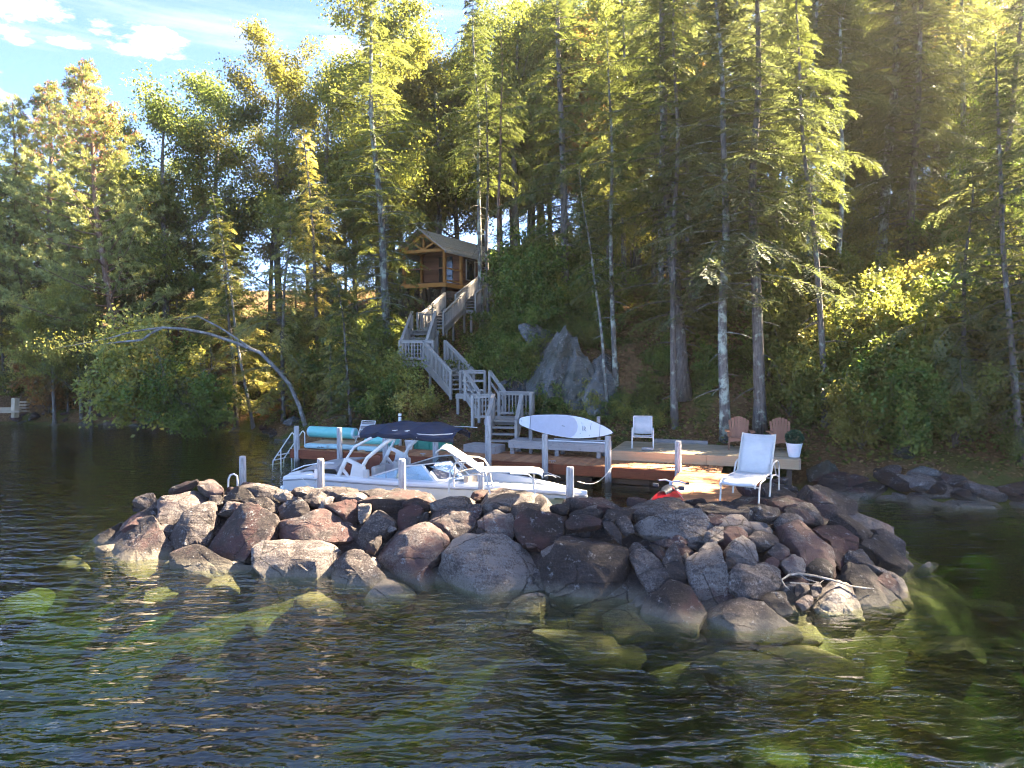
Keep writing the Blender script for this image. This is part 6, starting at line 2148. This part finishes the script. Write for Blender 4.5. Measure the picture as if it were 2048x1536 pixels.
MB().tube([(-.6, -.92, 2.04), (-.6, .92, 2.04)], .034, 8).build('cross_bar', M['white_metal'], boat, True)
MB().tube([(-.25, -.92, 2.04), (-.25, .92, 2.04)], .034, 8).build('cross_bar', M['white_metal'], boat, True)
# canopy: tapered at both ends, sagging between its bows
rows = []
for i in range(25):
    t = i / 24
    x = -1.95 + 2.75 * t
    e_ = abs(2 * t - 1)
    hw = 1.14 * (1 - .55 * e_ ** 2.5)
    row = []
    for j in range(17):
        q = -1 + 2 * j / 16
        z = 2.17 - .17 * abs(q) ** 2.2 - .13 * e_ ** 1.9 - .018 * math.sin(t * 3 * math.pi) ** 2 + .03 * (1 if .3 < t < .36 or .64 < t < .7 else 0)
        row.append(Vector((x, q * hw, z)))
    row = [row[0] + Vector((0, .03, -.11))] + row + [row[-1] + Vector((0, -.03, -.11))]
    rows.append(row)
cn = MB().grid(rows).build('canopy', M['navy'], boat, True)
md = cn.modifiers.new('thickness', 'SOLIDIFY')
md.thickness = .012
for x in (-1.1, .05):
    MB().tube([(x, q * 1.05, 2.09 - .17 * abs(q) ** 2.2) for q in np.linspace(-1, 1, 11)], .014, 6).build('canopy_bow', M['white_metal'], cn, True)
for s_ in (-1, 1):
    MB().tube([(-.4, s_ * .95, 2.0), (.5, s_ * 1.0, 2.0), (.9, s_ * .75, 2.02)], .012, 6).build('canopy_bow', M['white_metal'], cn, True)
    MB().tube([(2.85, s_ * .62, .86), (2.95, s_ * .6, .90), (3.1, s_ * .55, .90), (3.2, s_ * .52, .86)], .014, 6).build('cleat', M['steel'], boat, True)
    MB().tube([(1.9, s_ * .98, .83), (2.3, s_ * .9, .92), (2.9, s_ * .74, .93), (3.3, s_ * .56, .86)], .010, 6).build('bow_rail', M['steel'], boat, True)
boat.location = (-2.05, 18.6, -0.10)
boat.rotation_euler = (0, 0, R(-21))
for lab, a, b_ in (('thin white mooring line from the stern of the boat to the near pile', (-5.6, 18.6, .72), P(641, 950, 16.35)), ('white mooring line from the bow of the boat to the dock', (1.6, 17.2, .8), dk(11.2, 0.05, DZ))):
    e = empty('mooring_line', a, lab, 'rope')
    a, b_ = Vector(a), Vector(b_)
    MB().tube([a.lerp(b_, t) - Vector((0, 0, .25 * math.sin(math.pi * t))) for t in np.linspace(0, 1, 10)], .009, 5).build('line', M['rope_white'], e, True)

# ---------------------------------------------------------------- personal watercraft
pw = empty('jet_ski', (0, 0, 0), 'red and charcoal jet ski floating at the inner corner below the dock', 'jet ski')
rows = []
for i, (x, w, z0, z1) in enumerate(((-1.25, .42, .0, .30), (-1.1, .5, -.05, .36), (-.5, .55, -.1, .38), (.2, .55, -.1, .42), (.75, .46, -.05, .50), (1.1, .3, .08, .52), (1.35, .1, .28, .50))):
    rows.append([Vector(p) for p in ((x, -w * .9, z1), (x, -w, z1 - .08), (x, -w * .8, z0 + .05), (x, 0, z0 - .05), (x, w * .8, z0 + .05), (x, w, z1 - .08), (x, w * .9, z1))])
m = MB().grid(rows)
m.f.append(tuple(range(7)))
for i in range(len(rows) - 1):
    o = i * 7
    m.f.append((o, o + 6, o + 13, o + 7))
m.build('hull', M['pwc_black'], pw, True)
rows = []
for x, w, z in ((.25, .26, .66), (.4, .33, .74), (.65, .36, .74), (.95, .33, .67), (1.2, .24, .58), (1.42, .10, .48)):
    rows.append([Vector((x, w * math.cos(a), .42 + (z - .42) * math.sin(a) ** .8)) for a in np.linspace(0, math.pi, 13)])
m = MB().grid(rows)
m.f.append(tuple(range(13)))
hd = m.build('hood', M['pwc_red'], pw, True)
rows = []
for x, w, z in ((.22, .17, .82), (.45, .2, .86), (.7, .17, .84), (.95, .09, .75)):
    rows.append([Vector((x, w * math.cos(a), z - .10 + .10 * math.sin(a))) for a in np.linspace(0, math.pi, 9)])
MB().grid(rows).build('cowl', M['pwc_black'], hd, True)
rows = []
for x, w, z in ((-1.15, .2, .50), (-1.05, .27, .66), (-.6, .25, .74), (-.2, .22, .70), (.1, .18, .72), (.3, .14, .76)):
    rows.append([Vector((x, w * math.cos(a), .36 + (z - .36) * max(0, math.sin(a)) ** .6)) for a in np.linspace(0, math.pi, 13)])
m = MB().grid(rows)
m.f.append(tuple(range(13)))
m.build('seat', M['pwc_black'], pw, True)
MB().tube([(.38, -.38, .92), (.42, -.18, .96), (.46, 0, .93), (.42, .18, .96), (.38, .38, .92)], .022, 8).build('handlebar', M['board_pad'], pw, True)
MB().tube([(.5, 0, .74), (.46, 0, .93)], .05, 8).build('steering_column', M['board_pad'], pw, True)
for s_ in (-1, 1):
    MB().prism([(-.9, s_ * .5, .36), (-.2, s_ * .5, .40), (-.3, s_ * .3, .66), (-.8, s_ * .3, .66)], (0, s_ * .02, .01)).build('side_panel', M['board_white'], pw)
    MB().tube([(.38, s_ * .36, .92), (.33, s_ * .44, .92)], .028, 8).build('grip', M['black'], pw, True)
    MB().box((.62, s_ * .36, .82), (.05, .16, .1)).build('mirror', M['pwc_black'], pw, bevel=.02)
pw.scale = (.9, .9, .9)
pw.location = (4.0, 17.0, .03)
pw.rotation_euler = (0, R(-2), math.atan2(-.80, -.60))
e = empty('tow_rope', P(1352, 985, 16.4), 'thin red and white tow rope hanging across the jet ski', 'rope')
MB().tube([P(1344, 974, 16.5), P(1354, 985, 16.3), P(1364, 996, 16.0), P(1366, 1003, 15.8)], .012, 5).build('line', M['rope_red'], e, True)
MB().tube([P(1344, 974, 16.52), P(1356, 986, 16.32), P(1366, 997, 16.02)], .010, 5).build('strand', M['rope_white'], e, True)


# ---------------------------------------------------------------- garden furniture
def chaise(label, back_deg, curl=True):
    """sling lounger, local x to the foot end, z = 0 under its feet"""
    e = empty('sling_lounger', (0, 0, 0), label, 'lounger')
    hw, sz = .30, .40
    CM = M['cream_metal']
    t = R(back_deg)
    seat = [(-.02, sz), (.25, sz + .005), (.6, sz + .005), (.95, sz), (1.08, sz - .015), (1.15, sz - .055)]
    back = [(-.02, sz), (-.02 - .3 * math.cos(t), sz + .3 * math.sin(t)), (-.02 - .62 * math.cos(t), sz + .62 * math.sin(t)), (-.02 - .80 * math.cos(t), sz + .80 * math.sin(t))]
    if curl:
        bx, bz = back[-1]
        back += [(bx - .08, bz + .015), (bx - .15, bz - .02), (bx - .20, bz - .07)]
    for nm, prof in (('seat_sling', seat), ('back_sling', back)):
        rows = [[Vector((x, y, z - .018 * (1 - (y / hw) ** 2))) for y in np.linspace(-hw, hw, 9)] for x, z in prof]
        o = MB().grid(rows).build(nm, M['sling'], e, True)
        md = o.modifiers.new('thickness', 'SOLIDIFY')
        md.thickness = .008
    for s_ in (-1, 1):
        y = s_ * (hw + .012)
        MB().tube([(x, y, z) for x, z in seat] + [(1.16, y, sz - .10)], .017, 7).build('seat_rail', CM, e, True)
        MB().tube([(x, y, z) for x, z in back], .017, 7).build('back_rail', CM, e, True)
        y2 = s_ * (hw + .045)
        MB().tube([(1.02, y2, 0), (.99, y2, .12), (.98, y2, .24), (.95, y2, .33), (.88, y2, .375), (.55, y2, .385)], .016, 7).build('leg', CM, e, True)
        MB().tube([(.16, y2, 0), (.12, y2, .14), (.10, y2, .30), (.06, y2, .44), (-.02, y2, .55), (-.14, y2, .60), (-.38, y2, .61), (-.52, y2, .57), (-.60, y2, .46), (-.61, y2, .30), (-.63, y2, .14), (-.63, y2, 0)], .016, 7).build('arm_loop', CM, e, True)
        MB().tube([(-.60, y2, .26), (-.35, y2, .34), (-.05, y2, .365), (.10, y2, .30)], .014, 7).build('brace', CM, e, True)
        MB().tube([(-.40 * math.cos(t), y, sz + .40 * math.sin(t)), (-.50, y, sz - .07)], .012, 6).build('back_prop', CM, e, True)
    for x, z in ((1.0, .30), (-.55, .30), (.1, .34)):
        MB().tube([(x, -hw - .04, z), (x, hw + .04, z)], .013, 6).build('cross_bar', CM, e, True)
    return e


c1 = chaise('reclined white sling lounger seen from the side on the middle of the breakwater', 33)
c1.location = (-.56, 13.8, 1.26)
c1.rotation_euler = (0, 0, R(-3))
c2 = chaise('upright white sling lounger facing out on the right end of the breakwater', 62, False)
c2.location = (4.76, 13.9, 1.17)
c2.rotation_euler = (0, 0, math.atan2(-.84, -.54))
c2.scale = (1, 1.02, 1.04)

# sling arm chair on the deck
sc_ = empty('sling_chair', (0, 0, 0), 'white sling armchair on the left of the sun deck', 'chair')
hw = .25
for nm, prof in (('seat_sling', [(.42, .40), (.2, .39), (.0, .385)]), ('back_sling', [(-.01, .42), (-.10, .65), (-.2, .95)])):
    rows = [[Vector((x, y, z - .012 * (1 - (y / hw) ** 2))) for y in np.linspace(-hw, hw, 7)] for x, z in prof]
    MB().grid(rows).build(nm, M['sling'], sc_, True).modifiers.new('thickness', 'SOLIDIFY').thickness = .008
for s_ in (-1, 1):
    y = s_ * (hw + .012)
    MB().tube([(.44, y, .39), (.2, y, .39), (-.02, y, .39), (-.10, y, .65), (-.21, y, .96)], .015, 6).build('back_rail', M['white_metal'], sc_, True)
    y = s_ * (hw + .045)
    MB().tube([(.46, y, 0), (.44, y, .4), (.40, y, .56), (.3, y, .60), (0, y, .60), (-.08, y, .57)], .016, 6).build('arm', M['white_metal'], sc_, True)
    MB().tube([(-.22, y, 0), (-.12, y, .3), (-.06, y, .58)], .016, 6).build('leg', M['white_metal'], sc_, True)
MB().tube([(-.21, -hw, .96), (-.21, hw, .96)], .015, 6).build('top_bar', M['white_metal'], sc_, True)
MB().tube([(.44, -hw - .04, .36), (.44, hw + .04, .36)], .015, 6).build('front_bar', M['white_metal'], sc_, True)
q = G(1285, 893, PZ)
sc_.location = (q.x, q.y, PZ)
sc_.rotation_euler = (0, 0, R(-100))
sc_.scale = (1.04, 1.12, 1.0)


def adirondack(label):
    e = empty('adirondack_chair', (0, 0, 0), label, 'chair', 'brown slatted chairs on the deck')
    A_ = M['adirondack']
    fan = [(-2, .66, .0), (-1, .78, .0), (0, .82, .0), (1, .78, .0), (2, .66, .0)]
    for k in range(7):
        y0 = (k - 3) * .072
        y1 = (k - 3) * .094
        top = .98 - .024 * (k - 3) ** 2 * .55
        piece('back_slat', A_, e, (-.08, y0, .30), (-.34, y1, top), .078 if k % 6 else .07, .02, (1, 0, .3))
    for k in range(5):
        piece('seat_slat', A_, e, (-.04 + k * .1, -.27, .29 + k * .022), (-.04 + k * .1, .27, .29 + k * .022), .088, .022)
    MB().prism([(.47, -.30, .36), (.47, .30, .36), (.47, .30, .24), (.47, .18, .27), (.47, 0, .29), (.47, -.18, .27), (.47, -.30, .24)], (.025, 0, 0)).build('apron', A_, e)
    for s_ in (-1, 1):
        piece('arm', A_, e, (-.22, s_ * .37, .56), (.56, s_ * .37, .58), .14, .024)
        piece('front_leg', A_, e, (.45, s_ * .33, 0), (.45, s_ * .33, .57), .09, .028, (0, 1, 0))
        piece('back_leg', A_, e, (-.42, s_ * .30, .03), (.47, s_ * .30, .33), .026, .11)
        piece('arm_bracket', A_, e, (.45, s_ * .36, .42), (.45, s_ * .37, .56), .06, .03, (0, 1, 0))
    piece('back_brace', A_, e, (-.24, -.30, .58), (-.24, .30, .58), .03, .07)
    return e


for u, v, lab, rz in ((1484, 899, 'brown slatted chair beside the lichened trunk on the sun deck', -104), (1570, 903, 'brown slatted chair behind the white planter', -100)):
    e = adirondack(lab)
    q = G(u, v, PZ)
    e.location = (q.x, q.y + .3, PZ)
    e.rotation_euler = (0, 0, R(rz))

q = G(1588, 914, PZ)
pt = empty('planter', (q.x, q.y, PZ), 'round white planter with a clipped green bush on the deck corner', 'planter')
c = Vector((q.x, q.y, PZ))
MB().lathe([(.13, 0), (.15, .01), (.175, .12), (.205, .28), (.225, .38), (.235, .385), (.235, .41), (.215, .41), (.20, .36)], 24, c).build('pot', M['planter'], pt, True)
MB().lathe([(.205, .35), (.20, .365), (.0, .37)], 20, c).build('soil', M['soil'], pt, True)
gq = np.random.default_rng(7)
n = 1500
d = unit(gq.normal(0, 1, (n, 3)))
pp = d * (.24 * gq.uniform(.4, 1.05, n) ** .5)[:, None] * np.array([1, 1, .85]) + np.array([0, 0, .57])
L = Leaves()
L.add(pp, d + gq.normal(0, .6, d.shape), gq.normal(0, .6, d.shape) + d, .05, .032, gq.uniform(0, 1, n))
link('bush', L.mesh('bush', M['boxwood']), pt)

# bleached branch on the right of the breakwater
br = empty('dead_branch', P(1570, 1160, 11.2), 'bleached dead branch lying across the boulders at the right', 'branch')


def on_m(u, v, lift=.17):
    p = mound_hit(u, v)
    d_ = (Vector((0, 0, CAM_Z)) - p).normalized()
    return p + d_ * lift


MB().tube([on_m(u, v, .25) for u, v in ((1563, 1160), (1578, 1150), (1598, 1147), (1630, 1152), (1665, 1160), (1700, 1172), (1730, 1176), (1748, 1177))], [.012, .018, .02, .02, .018, .015, .012, .006], 6).build('limb', M['bark_pale'], br, True)
MB().tube([on_m(u, v, .22) for u, v in ((1563, 1160), (1570, 1172), (1580, 1180))], [.012, .01, .005], 5).build('twig', M['bark_pale'], br, True)
MB().tube([on_m(u, v, .22) for u, v in ((1600, 1148), (1612, 1158), (1640, 1166), (1648, 1160))], [.012, .01, .008, .004], 5).build('twig', M['bark_pale'], br, True)
MB().tube([on_m(u, v, .2) for u, v in ((1580, 1165), (1610, 1168), (1640, 1168))], [.01, .009, .004], 5).build('twig', M['bark_pale'], br, True)

# ---------------------------------------------------------------- ledges and shore stones


def crag_proto(seed):
    """fractured ledge rock: steep planes, steps and cracks"""
    import bmesh
    g = np.random.default_rng(seed)
    bm = bmesh.new()
    bmesh.ops.create_icosphere(bm, subdivisions=5, radius=1.0)
    cuts = []
    for k in range(16):
        d = Vector((g.normal(), g.normal() - .4, g.normal() * .6)).normalized()
        cuts.append((d, g.uniform(0.45, 0.85)))
    for v in bm.verts:
        p = v.co.copy()
        p *= 1 + 0.38 * fnoise(p, 1.3, seed) + 0.16 * fnoise(p, 3.2, seed + 5)
        for d, o in cuts:
            ov = p.dot(d) - o
            if ov > 0:
                p -= d * ov * 0.95
        st = p.z * 3.1 + p.x * 1.7 + 0.8 * fnoise(p, 1.5, seed + 1)
        p *= 1 + 0.05 * (st - math.floor(st)) + 0.06 * fnoise(p, 6.0, seed + 7) + 0.03 * fnoise(p, 14.0, seed + 3)
        v.co = p
    me = bpy.data.meshes.new('crag')
    bm.to_mesh(me)
    bm.free()
    me.polygons.foreach_set('use_smooth', [True] * len(me.polygons))
    me.set_sharp_from_angle(angle=R(24))
    me.materials.append(M['rock_grey'])
    return me


CRAGS = [crag_proto(k) for k in (201, 202, 203, 204)]
g = np.random.default_rng(33)
LEDGE = [(1105, 775, 2.0, (.75, .9, 1.15), 'tall grey rock face on the knoll behind the board rack'), (1150, 800, 1.7, (.8, .9, 1.1), 'broad pale ledge rock below the tall face'), (1195, 790, 1.7, (.7, .9, 1.2), 'slanting grey ledge rock beside the thin trunks'),
         (1085, 700, 1.0, (.9, .8, 1.2), 'dark mottled rock at the left of the ledge'), (1040, 790, 1.0, (.8, .8, 1.3), 'grey ledge rock between the lower stairs and the board rack'), (885, 655, .8, (1, .8, .8), 'grey rock under the sunlit stairs'),
         (1225, 745, .6, (.8, .8, 1.2), 'shaded rock right of the ledge'), (1015, 790, .5, (1, .8, 1.1), 'low dark rock behind the lower landing'), (1330, 650, .6, (1, .8, .9), 'grey boulder on the slope behind the thick trunk'),
         (862, 600, 1.2, (1.2, .8, .6), 'pale ledge under the cabin'), (600, 820, .55, (1, .8, .7), 'whitish rock at the shore behind the dock end'), (585, 848, .5, (1.2, .8, .6), 'pale flat rock at the water behind the dock end'),
         (1855, 965, .5, (1.2, .8, .7), 'grey rock under the shrubs on the right bank'), (1648, 962, .6, (1.0, .9, .9), 'grey boulder beside the right end of the sun deck'), (1425, 720, .35, (1, .8, .7), 'small rock on the leafy slope'),
         (1810, 915, .35, (1, 1, .8), 'small pale rock among the right hand shrubs')]
for u, v, s, st, lab in LEDGE:
    p = ground_hit(u, v)
    o = put_rock('ledge_rock', None, (p.x, p.y + .15 * s, p.z + .1 * s), s, g, None, st, .3)
    o.data = CRAGS[int(g.integers(4))]
    o.rotation_euler.z = g.uniform(-.7, .7)
    tag(o, lab, 'rock')

rs_ = empty('shore_stones', (12, 18.3, 0), 'row of dark stones edging the water below the right bank', 'shore stones')
for k in range(90):
    x = g.uniform(8.6, 20)
    y = float(np.interp(x, SHORE[:, 0], SHORE[:, 1])) + g.uniform(-.5, .75)
    s = g.uniform(.25, .65)
    put_rock('boulder', rs_, (x, y, max(-.1, gz(x, y)) - s * .15), s, g, None, (1.2, .9, .8), .3)
ls_ = empty('shore_stones', (-15, 36, 0), 'scattered pale and dark stones along the left shoreline', 'shore stones')
for k in range(60):
    x = g.uniform(-29, -8)
    y = float(np.interp(x, SHORE[:, 0], SHORE[:, 1])) + g.uniform(-.5, .6)
    s = g.uniform(.2, .5)
    put_rock('boulder', ls_, (x, y, max(-.1, gz(x, y)) - s * .25), s, g, M['rock_grey'] if k % 3 == 0 else None, (1.2, .9, .7), .3)
ms_ = empty('shore_stones', (0, 24.5, 0), 'dark stones along the bank under the dock', 'shore stones')
for k in range(50):
    x = g.uniform(-8, 9)
    y = float(np.interp(x, SHORE[:, 0], SHORE[:, 1])) + g.uniform(-.8, .2)
    s = g.uniform(.2, .42)
    put_rock('boulder', ms_, (x, y, -.05 - s * .2), s, g, M['rock_grey'] if k % 4 == 0 else None, (1.2, .9, .7), .3)


# ---------------------------------------------------------------- thin late summer haze
hz = MB().box((0, 148, 17), (830, 730, 54)).build('haze', M['gelcoat'])
hm = bpy.data.materials.new('haze')
hm.use_nodes = True
hm.node_tree.nodes.clear()
pv = mk(hm.node_tree, 'ShaderNodeVolumePrincipled', i_Color=(1.0, 0.95, 0.85, 1), i_Density=0.0005, i_Anisotropy=0.8)
mk(hm.node_tree, 'ShaderNodeOutputMaterial', i_Volume=pv.outputs[0])
hz.data.materials[0] = hm
tag(hz, 'thin sunlit haze', kind='stuff')


# ---------------------------------------------------------------- labels that single out the members of a mass
ONES = 'zeroth first second third fourth fifth sixth seventh eighth ninth tenth eleventh twelfth thirteenth fourteenth fifteenth sixteenth seventeenth eighteenth nineteenth'.split()


def ordinal(n):
    if n < 20:
        return ONES[n]
    t, r = divmod(n, 10)
    return ('', '', 'twentieth', 'thirtieth', 'fortieth', 'fiftieth')[t] if r == 0 else ('', '', 'twenty', 'thirty', 'forty', 'fifty')[t] + '-' + ONES[r]


by = {}
for o in SC.objects:
    if o.parent is None and 'label' in o and 'group' in o and o.get('kind') is None:
        by.setdefault(o['label'], []).append(o)
for lab, os_ in by.items():
    if len(os_) < 2 or 'beyond the right edge' in lab:
        continue
    os_.sort(key=lambda o: o.location.x / o.location.y)
    for k, o in enumerate(os_):
        o['label'] = lab + ', ' + ('leftmost of them' if k == 0 else 'rightmost of them' if k == len(os_) - 1 else ordinal(k + 1) + ' from the left')
